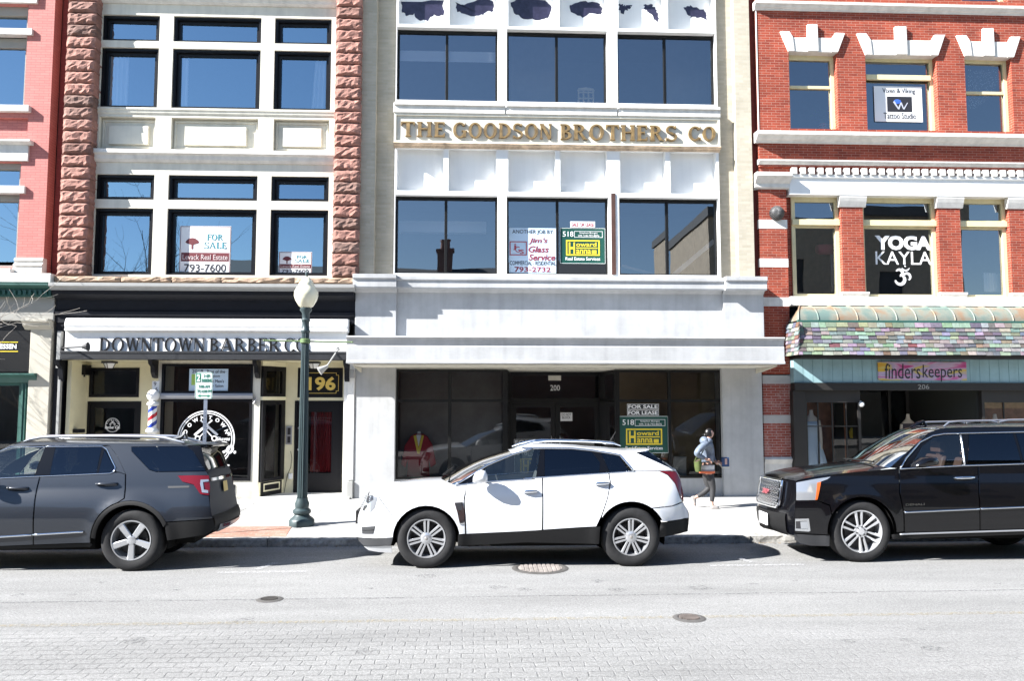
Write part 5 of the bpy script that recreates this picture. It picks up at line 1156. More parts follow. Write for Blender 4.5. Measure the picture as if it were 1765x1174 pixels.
for r in range(rowsn):
    f0, f1 = r/rowsn, (r+1)/rowsn
    zA, zB = zt0_-(zt0_-zs0)*f0, zt0_-(zt0_-zs0)*f1; yA, yB = YC+(yb_-YC)*f0**1.3, YC+(yb_-YC)*f1**1.3
    x = cxa-.02-.03*f1+random.uniform(0, .1)-.1
    while x < cxb:
        w = random.uniform(.14, .25); a, e_ = max(x, cxa-.02-.03*f1), min(x+w, cxb); x += w
        if e_-a < .03: continue
        dz = random.uniform(-.008, .008); th = .014+random.uniform(0, .012)
        k.add([(a+.005, yA-.004, zA), (e_-.005, yA-.004, zA), (e_-.005, yB-th-.006, zB-.02+dz), (a+.005, yB-th-.006, zB-.02+dz), (a+.003, yA+.02, zA), (e_-.003, yA+.02, zA), (e_-.003, yB+.01, zB-.02+dz), (a+.003, yB+.01, zB-.02+dz)], [(0,3,2,1),(3,7,6,2),(0,4,7,3),(1,2,6,5)])
        c = random.choice(bag); g_ = sum(c)/3; colr += [(*[(q*.42+g_*.58)*random.uniform(.45, .75) for q in c], 1)]*8
    y = YC-.0; yy = yA                                      # the short left end
    y = yb_-.01
    while y < YD:
        w = random.uniform(.14, .22); a, e_ = y, min(y+w, YD); y += w
        xx0, xx1 = cxa-.03*f0-.03, cxa-.03*f1-.05; th = random.uniform(0, .01)
        k.add([(xx0, e_-.002, zA), (xx0, a+.002, zA), (xx1-th, a+.002, zB-.02), (xx1-th, e_-.002, zB-.02), (xx0+.02, e_-.002, zA), (xx0+.02, a+.002, zA), (xx1+.02, a+.002, zB-.02), (xx1+.02, e_-.002, zB-.02)], [(0,3,2,1),(3,7,6,2),(1,2,6,5),(0,4,7,3)])
        c = random.choice(bag); g_ = sum(c)/3; colr += [(*[(q*.42+g_*.58)*random.uniform(.45, .75) for q in c], 1)]*8
so_ = k.build('slate_shingles', sl, cnp, one=True)
ca = so_.data.color_attributes.new('tint', 'FLOAT_COLOR', 'POINT'); ca.data.foreach_set('color', [q for c in colr for q in c])
k = MB(); k.xprism([(YC+.02, zt0_), (yb_+.025, zs0), (YD, zs0), (YD, zt0_)], cxa-.02, cxb); k.build('canopy_core', M['dark_brown'], cnp)
k = MB(); k.box(cxa+.02, cxb, yb_+.08, YD, zs0-.09, zs0-.002); k.build('canopy_soffit', M['dark_brown'], cnp)
# --- shop
YB = .0; z_b1, z_b0 = UZ(1560, 617, YB), UZ(1560, 660, YB); bx0 = UX(1368, 640, YB)
k = MB(); k.box(bx0, DX1, YB, .4, z_b0, zs0-.003); tb = k.build('sign_frieze', M['teal_board'], rb)
k = MB(); x = bx0+.2
while x < DX1: k.box(x, x+.006, YB-.003, YB-.0005, z_b0+.01, z_b1); x += .22
k.build('board_slats', mat('teal_dark', (.1,.2,.22), .6), tb, one=True)
z_h = UZ(1560, 673, YB-.03)
k = MB(); k.box(bx0, DX1, YB-.04, .4, z_h, z_b0-.002); k.build('shop_beam', M['dark_brown'], rb, bevel=.006)
k = MB(); ptext(k, '206', 1582, 663, 1601.5, 671, YB-.042); k.build('house_number', mat('dull_number', (.3,.29,.27), .5), rb)
t = board('shop_sign', 'colourful shop sign with pink, yellow and lilac swirls on the teal board', 'sign', (1514, 624, 1666, 655.5), YB-.035, .03, M['white'])
sm = bpy.data.materials.new('swirl'); sm.use_nodes = True; t_ = sm.node_tree; L_ = t_.links.new; tc = t_.nodes.new('ShaderNodeTexCoord'); mp = t_.nodes.new('ShaderNodeMapping'); mp.inputs['Scale'].default_value = (.75, 1, 3.2); mp.inputs['Rotation'].default_value = (0, .25, 0); L_(tc.outputs['Object'], mp.inputs[0])
nz = t_.nodes.new('ShaderNodeTexNoise'); nz.inputs['Scale'].default_value = 1.5; nz.inputs['Distortion'].default_value = .8; nz.inputs['Detail'].default_value = 3; L_(mp.outputs[0], nz.inputs['Vector']); cr = t_.nodes.new('ShaderNodeValToRGB'); e = cr.color_ramp.elements
e[0].position = .3; e[0].color = (.4,.03,.16,1); e[1].position = .72; e[1].color = (.6,.12,.03,1)
for p, c in ((.38, (.5,.1,.28,1)), (.44, (.5,.36,.48,1)), (.5, (.38,.3,.46,1)), (.56, (.55,.42,.12,1)), (.63, (.6,.36,.02,1))): q = e.new(p); q.color = c
L_(nz.outputs['Fac'], cr.inputs[0]); L_(cr.outputs[0], t_.nodes['Principled BSDF'].inputs['Base Color']); t.children[0].data.materials[0] = sm
k = MB(); ptext(k, 'finders', 1525, 627, 1586, 653, YB-.036, shear=.06); ptext(k, 'keepers', 1590, 629, 1658, 658, YB-.036, shear=.06); k.build('lettering', M['ink'], t)
# shopfront frames
ex0, ex1 = UX(1484, 750, .1), UX(1694, 750, .1); dw0 = UX(1387, 750, .1); zb_b = .55; z_g1 = UZ(1440, 694, .1)
k = MB(); k.box(bx0-.02, dw0, .02, .4, .12, z_h-.001); k.build('shop_pilaster', M['dark_brown'], rb, bevel=.008)
def disp(a, b_, ncol, label=None):
    f = MB(); frame(f, a, b_, .12, z_h-.002, .08, .2, .06, wt=z_h-z_g1, wb=zb_b-.12); zc_ = UZ(1440, 735, .1); f.box(a+.06, b_-.06, .10, .14, zc_-.012, zc_+.012)
    for i in range(1, ncol): x = a+(b_-a)*i/ncol; f.box(x-.012, x+.012, .101, .139, zb_b, zc_-.0121); f.box(x-.012, x+.012, .101, .139, zc_+.0121, z_g1)
    o = f.build('display_window', M['dark_brown'], rb); g = MB(); pane(g, a+.06, b_-.06, zb_b, z_g1, .12); g.build('glass_pane', M['glass_clear'], o)
disp(dw0+.002, ex0, 4); disp(ex1, DX1-.1, 9)
YI = 2.2
k = MB(); k.zprism([(ex0, .2), (ex0+.05, .2), (ex0+.45, YI), (ex0+.40, YI)], .12, z_h+.1); k.zprism([(ex1, .2), (ex1-.05, .2), (ex1-.45, YI), (ex1-.40, YI)], .12, z_h+.1); k.build('entry_side', mat('dull_green', (.016,.018,.016), .6), rb)
k = MB(); k.box(ex0, ex1, .05, YI, z_h+.11, z_h+.16); k.build('entry_ceiling', M['cream_trim'], rb)
f = MB(); e0, e1 = ex0+.45, ex1-.45; frame(f, e0, e1, .15, z_h+.1, YI, YI+.06, .08); f.box((e0+e1)/2-.45, (e0+e1)/2-.39, YI+.001, YI+.05, .23, z_h+.02); f.box((e0+e1)/2+.39, (e0+e1)/2+.45, YI+.001, YI+.05, .23, z_h+.02); o = f.build('entry_door', M['dark_brown'], rb); g = MB(); pane(g, e0+.08, e1-.08, .23, z_h+.02, YI+.03); g.build('glass_pane', M['glass_shop'], o)
k = MB(); k.box(UX(1531, 677, .5), UX(1559, 677, .5), .4, .65, z_h+.03, z_h+.105); k.build('ceiling_lamp', M['white_trim'], rb, bevel=.01)
k = MB(); k.box(dw0, ex0-.05, 1.3, 1.35, .12, z_h); k.box(ex1+.05, DX1, 1.5, 1.55, .12, z_h); k.build('display_back', mat('mahogany', (.24,.12,.08), .6, var=.5, vscale=5), rb)
k = MB(); k.box(dw0, ex0-.05, .21, 1.29, .4, zb_b); k.box(ex1+.05, DX1, .21, 1.49, .4, zb_b); k.build('display_floor', M['dark_brown'], rb)
c = U(1481, 697, .1); k = MB(); k.ball((c.x, 0, c.z), .06, 12, 8); k.tube([(c.x, 0, c.z), (c.x+.02, .08, c.z+.06)], .02); k.build('spotlight_head', M['white_trim'], rb, smooth=True)
# --- displays
skin = mat('mannequin', (.75,.68,.58), .5)
def mannequin(px, Y, ztop, zbot, label, dress=None, legs=True, dcol=(.62,.78,.92)):
    c = U(px, 750, Y); x = c.x; H = ztop-zbot; t = thing('mannequin', label, 'mannequin', (x, Y, zb_b), 'mannequins in the dress shop'); h = lambda f: zbot+H*f
    k = MB(); k.lathe([(0, h(.935)), (.04, h(.93)), (.045, h(.90)), (.06, h(.87)), (.12, h(.845)), (.16, h(.82)), (.165, h(.78)), (.15, h(.72)), (.12, h(.62)), (.15, h(.52)), (.14, h(.46)), (0, h(.46))], (0, 0, 0), n=18); k.v = [(x+a, Y+b_*.62, c_) for a, b_, c_ in k.v]
    for s_ in (-1, 1):
        k.tube([(x+s_*.155, Y, h(.81)), (x+s_*.19, Y-.01, h(.68)), (x+s_*.18, Y-.06, h(.56)), (x+s_*.17, Y-.08, h(.47))], [.045, .042, .036, .028], 8)
        if legs: k.tube([(x+s_*.08, Y, h(.48)), (x+s_*.08, Y-.01, h(.27)), (x+s_*.07, Y+.01, h(.16)), (x+s_*.07, Y, h(.01))], [.08, .055, .055, .035], 10)
    k.build('body', skin, t, smooth=True, one=True)
    if not legs: k = MB(); k.tube([(x, Y, zb_b), (x, Y, h(.47))], .02); k.build('stand', M['silver'], t)
    if dress == 'dress': prof = [(.155, h(.80)), (.175, h(.77)), (.165, h(.71)), (.135, h(.62)), (.2, h(.53)), (.27, h(.40)), (.32, h(.27))]
    else: prof = [(.165, h(.82)), (.18, h(.76)), (.165, h(.70)), (.15, h(.6)), (.17, h(.5))]
    k = MB(); k.lathe(prof, (0, 0, 0), n=36)
    for i, (a, b_, c_) in enumerate(k.v):
        an = math.atan2(b_, a); f = max(0, (h(.62)-c_)/H); r = 1+.25*f*math.sin(an*11); k.v[i] = (x+a*r, Y+b_*r*.68, c_)
    k.build('dress', mat('dress_cloth', dcol, .8), t, smooth=True)
mannequin(1399, .36, UZ(1397, 697, .36), UZ(1397, 845, .36), 'mannequin in a pale blue flared dress behind the left shop window', 'dress')
mannequin(1566, 1.9, UZ(1566, 704, 1.9), UZ(1566, 850, 1.9), 'mannequin torso in dark grey top inside the shop entrance', None, False, (.07,.06,.075))
mannequin(1716, .5, UZ(1716, 704, .5), UZ(1716, 850, .5), 'mannequin torso in patterned teal top behind the right shop window', None, False, (.12,.2,.22))
mannequin(1645, 1.95, UZ(1645, 712, 1.95), UZ(1645, 850, 1.95), 'dim mannequin torso in brown top deep in the shop entrance', None, False, (.05,.03,.025))
a, b_, c, e = rc(1464, 737, 1479, 756, .7); k = MB(); k.prism([(a+.02, c), (b_-.02, c), (b_, e-.1), (b_-.05, e), ((a+b_)/2, e-.03), (a+.05, e), (a, e-.1)], .66, .74); tag(k.build('yellow_top', M['sign_yellow'], None, loc=((a+b_)/2, .7, c), bevel=.01), 'small bright yellow top hanging in the left display window of the dress shop', 'garment')
for i, px in enumerate((1457, 1472)):
    c = U(px, 760, .8); k = MB(); k.tube([(c.x, .8, zb_b), (c.x, .8, z_g1)], .018); k.lathe([(0, .02), (.1, .01), (.1, 0)], (c.x, .8, zb_b), n=14); tag(k.build('clothes_rail', mat('copper_rail', (.4,.18,.1), .4, metal=.5), None, loc=(c.x, .8, zb_b), smooth=True), ('copper upright rail left of the yellow top in the display window', 'copper upright rail behind the yellow top in the display window')[i], 'rail')
# --- signs and things in the upper windows
YWn = YP+.235
k = MB(); ptext(k, 'YOGA', 1508, 406, 1605, 431, YWn-.002, bold=.05); o = k.build('lettering', M['vinyl_white'], None, loc=U(1556, 420, YWn)); o.name = 'window_lettering'; tag(o, 'bold white capitals reading yoga on the second floor window glass', 'lettering')
k = MB(); ptext(k, 'KAYLA', 1509, 433.5, 1605, 456, YWn-.002); o = k.build('window_lettering', M['vinyl_white'], None, loc=U(1556, 445, YWn)); tag(o, 'thin white capitals on the window directly below the bold yoga lettering', 'lettering')
k = MB(); c = U(1555, 475, YWn); s_ = 17/1352*17.05; Q = lambda x, y: (c.x+x*s_, c.z+y*s_)
def stroke(mb, pts, w, Y):
    for i in range(len(pts)-1): bar(mb, *Q(*pts[i]), *Q(*pts[i+1]), w[i]*s_, Y-.0004*i, w1=w[i+1]*s_)
ar = lambda cx, cy, r, a0, a1, n, ry=None: [(cx+r*math.cos(R(a0+(a1-a0)*i/n)), cy+(ry or r)*math.sin(R(a0+(a1-a0)*i/n))) for i in range(n+1)]
top = ar(-.32, .28, .36, 150, -80, 12); bot = ar(-.28, -.42, .52, 85, -170, 16); stroke(k, top, [.1+.2*math.sin(math.pi*i/12) for i in range(13)], YWn-.002); stroke(k, bot, [.14+.2*math.sin(math.pi*i/16) for i in range(17)], YWn-.008)
tl = ar(.45, -.15, .38, 175, -60, 12); stroke(k, [(.05, -.12)]+tl, [.1]+[.12+.14*math.sin(math.pi*i/12) for i in range(13)], YWn-.015)
cre = ar(.35, .95, .42, 200, 340, 10); stroke(k, cre, [.03+.13*math.sin(math.pi*i/10) for i in range(11)], YWn-.02); k.lathe([(0, 0), (.1*s_, 0), (.1*s_, .004), (0, .004)], (c.x+.35*s_, YWn-.006, c.z+1.0*s_), axis='y', n=4)
o = thing('om_symbol', 'white om symbol on the window glass below the lettering', 'symbol', tuple(c)); k.build('stroke', M['vinyl_white'], o)
t = board('studio_sign', 'white tattoo studio sign with a dark emblem in the upper middle window', 'sign', (1507, 148.5, 1589.5, 209.5), YD+.2, .004, M['white']); Yt = YD+.199
k = MB(); ptext(k, 'Vixen & Viking', 1521, 152, 1577, 162.5, Yt); ptext(k, 'Tattoo Studio', 1523, 194, 1579, 204.5, Yt); k.build('lettering', M['ink'], t)
k = MB(); k.pbox(1529, 166, 1572, 192.5, Yt-.001, .001); k.build('picture', M['ink'], t)
k = MB(); c = U(1552, 180, Yt); s2 = .012
for i, (p, q, w) in enumerate((((-13, 6), (-4, -9), 3.5), ((-4, -9), (1, 4), 3), ((1, 4), (6, -9), 3), ((6, -9), (14, 4), 2.5))): bar(k, c.x+p[0]*s2, c.z+p[1]*s2, c.x+q[0]*s2, c.z+q[1]*s2, w*s2, Yt-.002-.0005*i, w1=w*s2*.5)
k.build('emblem', mat('pale_metal', (.4,.42,.48), .4), t); k = MB(); k.ball((c.x-.07, Yt-.004, c.z+.07), (.09, .003, .055), 12, 6); k.build('wing', mat('deep_blue', (.04,.12,.5), .5), t)
# pot plant, cushion, boards, lace
c = U(1419, 221, .7); t = thing('pot_plant', 'leafy pot plant on the sill of the upper left window of the red building', 'plant', tuple(c))
k = MB(); k.lathe([(0, 0), (.09, 0), (.12, .14), (.1, .14)], (c.x, .7, c.z-.05), n=14); k.build('pot', M['worn_brick'], t)
k = MB()
for i in range(90):
    a, r, z = random.uniform(0, 6.28), abs(random.gauss(0, .11)), random.uniform(.1, .45); p = Vector((c.x+r*math.cos(a), .7+r*math.sin(a)*.7, c.z+z)); q = Vector((random.gauss(0, 1), random.gauss(0, 1), random.gauss(0, .6))).normalized()*.06; w = q.cross(Vector((random.random(), random.random(), 1))).normalized()*.02
    k.quad(p-q, p+w, p+q, p-w)
k.build('foliage', mat('leaf', (.06,.11,.04), .6), t, one=True)
def solid_thing(name, label, cat, fn, m, loc, **kw): k = MB(); fn(k); return tag(k.build(name, m, None, loc=loc, **kw), label, cat)
c = U(1427, 430, .75); solid_thing('cushion', 'pink rolled cushion seen through the left yoga studio window', 'cushion', lambda k: k.lathe([(0, -.27), (.1, -.26), (.12, -.2), (.125, 0), (.12, .2), (.1, .26), (0, .27)], (c.x, .75, c.z), axis='x', n=18), mat('pink_cloth', (.5,.08,.13), .8), c, smooth=True)
a, b_, c2, e2 = rc(1433, 438, 1450, 503, .72); solid_thing('white_board', 'narrow white board standing at the left yoga studio window', 'board', lambda k: k.box(a, b_, .72, .75, c2, e2), M['white'], ((a+b_)/2, .72, c2), bevel=.004)
a2, b2, c3, e3 = rc(1696, 470, 1737, 503, .65)
def slats(k):
    for i in range(9): x = a2+(b2-a2)*i/9; k.box(x, x+(b2-a2)/11, .65, .66, c3, e3-.03*i/9)
    k.box(a2, b2, .661, .67, c3, e3-.05)
solid_thing('folded_blind', 'white slatted panel leaning in the right yoga studio window', 'blind', slats, M['white'], (a2, .65, c3))
ln = mat('lace', (.6,.6,.56), .9); t_ = ln.node_tree; tc = t_.nodes.new('ShaderNodeTexCoord'); vo = t_.nodes.new('ShaderNodeTexVoronoi'); vo.inputs['Scale'].default_value = 22; t_.links.new(tc.outputs['Object'], vo.inputs['Vector']); mr = t_.nodes.new('ShaderNodeMapRange'); mr.inputs[1].default_value = .2; mr.inputs[2].default_value = .5; mr.inputs[3].default_value = .55; mr.inputs[4].default_value = .15; t_.links.new(vo.outputs['Distance'], mr.inputs[0]); t_.links.new(mr.outputs[0], t_.nodes['Principled BSDF'].inputs['Alpha'])
k = MB(); P = [Z3(970, 262), Z3(1095, 262), Z3(1090, 300), Z3(1070, 345), Z3(1035, 390), Z3(1000, 412), Z3(972, 418)]; W_ = [U(x, y, .5) for x, y in P]; k.quad(*[(p.x, .5+.03*math.sin(i*2), p.z) for i, p in enumerate(W_)]); tag(k.build('lace_curtain', ln, None, loc=W_[0]), 'lace cloth swagged across the upper right window of the red building', 'curtain')
# ================================================================ VEHICLES
def paint(name, col, metal=0, rough=.3, coat=1, flake=0):
    m = mat(name, col, rough, metal=metal, coat=coat, spec=.3); return m
M['white_pearl'] = paint('white_pearl', (.66,.675,.7), 0, .3)
M['grey_metallic'] = paint('grey_metallic', (.018,.022,.030), .15, .28, .8)
M['satin_grey'] = mat('satin_grey', (.022,.026,.036), .5, spec=.15)
M['black_gloss'] = paint('black_gloss', (.002,.002,.003), 0, .2, .55)
M['plastic'] = mat('plastic', (.009,.009,.0095), .6, spec=.2)
M['grey_plastic'] = mat('grey_plastic', (.03,.031,.034), .5)
M['tyre_rubber'] = mat('tyre_rubber', (.022,.022,.023), .8, spec=.25, var=.25, vscale=14, bump=.3, bscale=120)
M['chrome'] = mat('chrome', (.75,.77,.8), .08, metal=1)
M['alloy'] = mat('alloy', (.56,.57,.59), .28, metal=.75)
M['alloy_dark'] = mat('alloy_dark', (.05,.05,.055), .35, metal=.5)
M['under'] = mat('under', (.008,.008,.008), .9, spec=.1)
M['car_glass'] = glass('car_glass', (.55,.6,.6), .05, 1.0)
M['privacy_glass'] = glass('privacy_glass', (.03,.034,.04), .03, 1.0, gcol=(.7,.82,1))
M['windshield_glass'] = glass('windshield_glass', (.6,.65,.66), .0, .55)
M['dark_glass'] = glass('dark_glass', (.02,.02,.022), .0, .45)
M['gloss_pillar'] = mat('gloss_pillar', (.003,.003,.004), .15, coat=.1, spec=.3)
M['lamp_red'] = mat('lamp_red', (.13,.002,.005), .15, coat=.5)
M['lamp_red_dark'] = mat('lamp_red_dark', (.16,.004,.01), .1, coat=1)
M['lamp_clear'] = mat('lamp_clear', (.42,.44,.47), .1, metal=.6, coat=1)
M['lamp_orange'] = mat('lamp_orange', (.55,.10,.02), .2, coat=1)
M['seat_dark'] = mat('seat_dark', (.03,.03,.032), .7); M['seat_grey'] = mat('seat_grey', (.12,.12,.12), .7)
CAMBER = -.042
def arc(cx, cy, r, a0, a1, n=14): return [(cx+r*math.cos(R(a0+(a1-a0)*i/n)), cy-r*math.sin(R(a0+(a1-a0)*i/n))) for i in range(n+1)]
class Car:
    def __init__(s, name, label, near, W2, xf, xr, zm, zb, tum=.30, t2=.25, k1=.07, k2=.05, Lf=.7, Rf=.3, Lr=.6, Rr=.25, shear=0):
        s.near, s.W2, s.yc, s.xf, s.xr, s.zm, s.zb, s.tum, s.t2, s.k1, s.k2 = near, W2, near+W2, xf, xr, zm, zb, tum, t2, k1, k2
        s.Lf, s.Rf, s.Lr, s.Rr, s.shear = Lf, Rf, Lr, Rr, shear
        s.root = thing(name, label, 'car', ((xf+xr)/2, s.yc, 0)); s.arches = []
    def w(s, x, z):
        b = s.W2
        if z < s.zm: b -= s.k1*((s.zm-z)/s.zm)**2
        elif z < s.zb: b -= s.k2*((z-s.zm)/(s.zb-s.zm))**2
        else: b -= s.k2+s.tum*(z-s.zb)+s.t2*(z-s.zb)**2
        for d, L, Q in ((x-s.xf, s.Lf, s.Rf), (s.xr-x, s.Lr, s.Rr)):
            if d < L: b -= Q*(1-math.sqrt(max(0, 1-(1-max(d, .01)/L)**2)))
        for (ax, az, ar) in s.arches:              # slight flare round the wheel openings
            r = math.hypot(x-ax, z-az)
            if r > ar*.9: b += .022*math.exp(-((r-ar)/.09)**2)
        return b
    def X(s, x, y, z): return (x+s.shear*(y-s.near), y, z+CAMBER*(y-s.near))
    def T(s, zx, zy, zf):
        px, py = zf(zx, zy); y = s.near
        for _ in range(5):
            p = U(px, py, y); z = p.z-CAMBER*(y-s.near); x = p.x-s.shear*(y-s.near); y = s.yc-s.w(x, z)
        return x, z
    def poly(s, pts, zf): return [s.T(a, b, zf) for a, b in pts]
    def nrm(s, x, z, sg):
        e = .008; wx = (s.w(x+e, z)-s.w(x-e, z))/(2*e); wz = (s.w(x, z+e)-s.w(x, z-e))/(2*e)
        return Vector((-wx, sg, -wz)).normalized()
    def panel(s, name, P, mt, off=0, parent=None, sp=.055, mirror=True, rim=.018):
        n = len(P); B = []
        for i in range(n):
            a, b = Vector(P[i]), Vector(P[(i+1) % n]); k = max(1, int((b-a).length/sp))
            B += [a.lerp(b, j/k) for j in range(k)]
        xs = [p.x for p in B]; zs = [p.y for p in B]; pts = list(B)
        def inside(x, z):
            r = False; j = len(P)-1
            for i in range(len(P)):
                (xi, zi), (xj, zj) = P[i], P[j]
                if (zi > z) != (zj > z) and x < (xj-xi)*(z-zi)/(zj-zi)+xi: r = not r
                j = i
            return r
        x = min(xs)+sp/2
        while x < max(xs):
            z = min(zs)+sp/2
            while z < max(zs):
                if inside(x, z) and min((p.x-x)**2+(p.y-z)**2 for p in B) > (sp*.35)**2: pts.append(Vector((x, z)))
                z += sp
            x += sp
        vo, eo, fo, *_ = delaunay_2d_cdt(pts, [], [list(range(len(B)))], 1, 1e-5)
        res = []
        for sg in ((-1, 1) if mirror else (-1,)):
            mb = MB(); nr = []
            for v in vo:
                q = s.w(v.x, v.y)+off; nn = s.nrm(v.x, v.y, sg); mb.v.append(s.X(v.x, s.yc+sg*q, v.y)); nr.append(nn)
            for f in fo:
                a, b, c = (vo[i] for i in f[:3]); ccw = (b.x-a.x)*(c.y-a.y)-(b.y-a.y)*(c.x-a.x) > 0
                f = tuple(f) if (ccw == (sg < 0)) else tuple(f[::-1]); mb.f.append(f)
            if rim:
                nb = len(B); b0 = len(mb.v); area = sum(B[i].x*B[(i+1) % nb].y-B[(i+1) % nb].x*B[i].y for i in range(nb))
                for i in range(nb): v = mb.v[i]; mb.v.append((v[0], v[1]-sg*rim, v[2])); nr.append(nr[i])
                for i in range(nb):
                    j = (i+1) % nb; f = (j, i, b0+i, b0+j); mb.f.append(f if (area > 0) == (sg < 0) else f[::-1])
            o = mb.build(name, mt, parent or s.root, smooth='all', normals=nr); res.append(o)
        return res
    def shrink(s, P, g=.004):
        c = []; n = len(P); ar = sum(P[i][0]*P[(i+1) % n][1]-P[(i+1) % n][0]*P[i][1] for i in range(n)); sg = 1 if ar > 0 else -1
        for i in range(n):
            a, b, d = Vector(P[i-1]), Vector(P[i]), Vector(P[(i+1) % n]); e1 = (b-a); e2 = (d-b)
            if e1.length < 1e-6 or e2.length < 1e-6: c.append(tuple(b)); continue
            n1 = Vector((-e1.y, e1.x)).normalized()*sg; n2 = Vector((-e2.y, e2.x)).normalized()*sg; m_ = n1+n2
            if m_.length < .3: c.append(tuple(b)); continue
            c.append(tuple(b+m_.normalized()*g/max(.5, m_.normalized().dot(n1))))
        return c
    def loftpt(s, x, z, cr, u, off=0):
        k = 1-abs(u)**2.4; w = s.w(x, z)-.002
        return s.X(x+cr[0]*k, s.yc+u*w, z+cr[1]*k)
    def loft(s, name, E, mt, u0=-1, u1=1, n=18, parent=None, sub=3, off=(0, 0)):
        D = []                                    # E: [((x, z), (cx, cz))], smoothed
        for i in range(len(E)-1):
            for j in range(sub):
                t = j/sub; a, b = E[i], E[i+1]
                p0, p1, p2, p3 = (E[max(i-1, 0)], a, b, E[min(i+2, len(E)-1)])
                cm = lambda q: .5*((2*q[1])+(-q[0]+q[2])*t+(2*q[0]-5*q[1]+4*q[2]-q[3])*t*t+(-q[0]+3*q[1]-3*q[2]+q[3])*t**3)
                D.append(((cm([e[0][0] for e in (p0,p1,p2,p3)]), cm([e[0][1] for e in (p0,p1,p2,p3)])), (a[1][0]+(b[1][0]-a[1][0])*t, a[1][1]+(b[1][1]-a[1][1])*t)))
        D.append(E[-1]); mb = MB(); k = n+1
        for (p, cr) in D:
            for i in range(k):
                v = s.loftpt(p[0], p[1], cr, u0+(u1-u0)*i/n); mb.v.append((v[0]+off[0], v[1], v[2]+off[1]))
        for i in range(len(D)-1):
            for j in range(n): mb.f.append((i*k+j, i*k+j+1, (i+1)*k+j+1, (i+1)*k+j))
        return mb.build(name, mt, parent or s.root, smooth='all', one=True)
    def line(s, name, P, mt, r=.008, off=.004, parent=None, mirror=True, n=6):
        Q = []
        for i in range(len(P)-1):
            a, b = Vector(P[i]), Vector(P[i+1]); k = max(1, int((b-a).length/.06)); Q += [a.lerp(b, j/k) for j in range(k)]
        Q.append(Vector(P[-1])); o = None
        for sg in ((-1, 1) if mirror else (-1,)):
            mb = MB(); mb.tube([s.X(q.x, s.yc+sg*(s.w(q.x, q.y)+off), q.y) for q in Q], r, n); r_ = mb.build(name, mt, parent or s.root, smooth='all'); o = o or r_
        return o
    def wheel(s, x, z, R_, rim, style, width=.24):
        y0 = s.near+.035; g = None
        for (yy, sg) in ((y0, 1), (s.yc+s.W2-.035, -1)):
            c = s.X(x, yy, z); zb = 0.0+CAMBER*(yy-s.near)
            mb = MB(); mb.lathe([(0, .12*sg), (rim-.02, .12*sg)], c, 'y', 32); mb.lathe([(.06, .09*sg), (rim*.68, .09*sg), (rim*.68, .11*sg), (.06, .11*sg)], c, 'y', 32)
            whl = mb.build('wheel', M['brake'] , s.root, smooth=True, one=True)
            ty = MB(); r = R_
            ty.lathe([(rim-.004, .03*sg), (rim, -.004*sg), (rim+.012, -.012*sg), (rim+(r-rim)*.45, -.020*sg), (r-.035, -.010*sg), (r-.016, .006*sg), (r-.003, .035*sg), (r, .07*sg), (r, (width-.06)*sg), (r-.012, width*sg), (r-.06, (width+.02)*sg), (rim, width*sg)], c, 'y', 56)
            ty.v = [(v[0], v[1], max(v[2], zb+.0)) for v in ty.v]; ty.build('tyre', M['tyre_rubber'], whl, smooth=30, one=True)
            rm = MB(); rm.lathe([(rim+.002, .0), (rim-.004, -.012*sg), (rim-.016, -.010*sg), (rim-.022, .01*sg), (rim-.035, .05*sg), (rim-.05, .2*sg)], c, 'y', 48)
            def spoke(a, r0, r1, w0, w1, o0, o1, ya, yb, d=.03):
                ca, sa = math.cos(a), math.sin(a)
                q = [(r0, o0-w0/2, ya), (r0, o0+w0/2, ya), (r1, o1+w1/2, yb), (r1, o1-w1/2, yb)]
                f = [(c[0]+rr*ca-oo*sa, c[1]+yy_*sg, c[2]+rr*sa+oo*ca) for rr, oo, yy_ in q]; inn = .75
                fr = [(c[0]+rr*ca-oo*inn*sa-(o0*(1-inn))*sa, c[1]+(yy_)*sg, c[2]+rr*sa+oo*inn*ca+(o0*(1-inn))*ca) for rr, oo, yy_ in q]
                bk = [(v[0], v[1]+d*sg, v[2]) for v in f]; f2 = [(v[0], v[1]+.008*sg, v[2]) for v in f]
                rm.add(fr+f2+bk, [(0,1,2,3) if sg > 0 else (3,2,1,0)]+[(i, (i+1) % 4, 4+(i+1) % 4, 4+i) for i in range(4)]+[(4+i, 4+(i+1) % 4, 8+(i+1) % 4, 8+i) for i in range(4)])
            if style == 'five':
                for i in range(5): spoke(math.pi/2+2*math.pi*i/5+math.pi, .04, rim-.012, .07, .088, 0, 0, .010, -.006)
                rm.lathe([(0, .0), (.045, .001*sg), (.066, .010*sg), (.08, .05*sg)], c, 'y', 24)
            elif style == 'seven':
                for i in range(7):
                    a = math.pi/2+2*math.pi*i/7
                    for q in (-1, 1): spoke(a, .06, rim-.01, .026, .034, q*.019, q*.027, .004, -.006)
                rm.lathe([(0, -.012*sg), (.03, -.012*sg), (.055, -.006*sg), (.078, .006*sg), (.085, .04*sg)], c, 'y', 28)
            else:
                for i in range(6):
                    a = math.pi/2+2*math.pi*i/6+.12
                    for q in (-1, 1): spoke(a, .07, rim-.012, .02, .040, q*.026, q*.046, .018, -.006)
                rm.lathe([(.0, .006*sg), (.045, .008*sg), (.05, .02*sg), (.085, .022*sg), (.09, .05*sg)], c, 'y', 28)
            pass; rmo = rm.build('rim', M['alloy'] if style != 'six' else M['alloy_polished'], whl, smooth=25, one=True)
            lg = MB(); nl = 6 if style == 'six' else 5
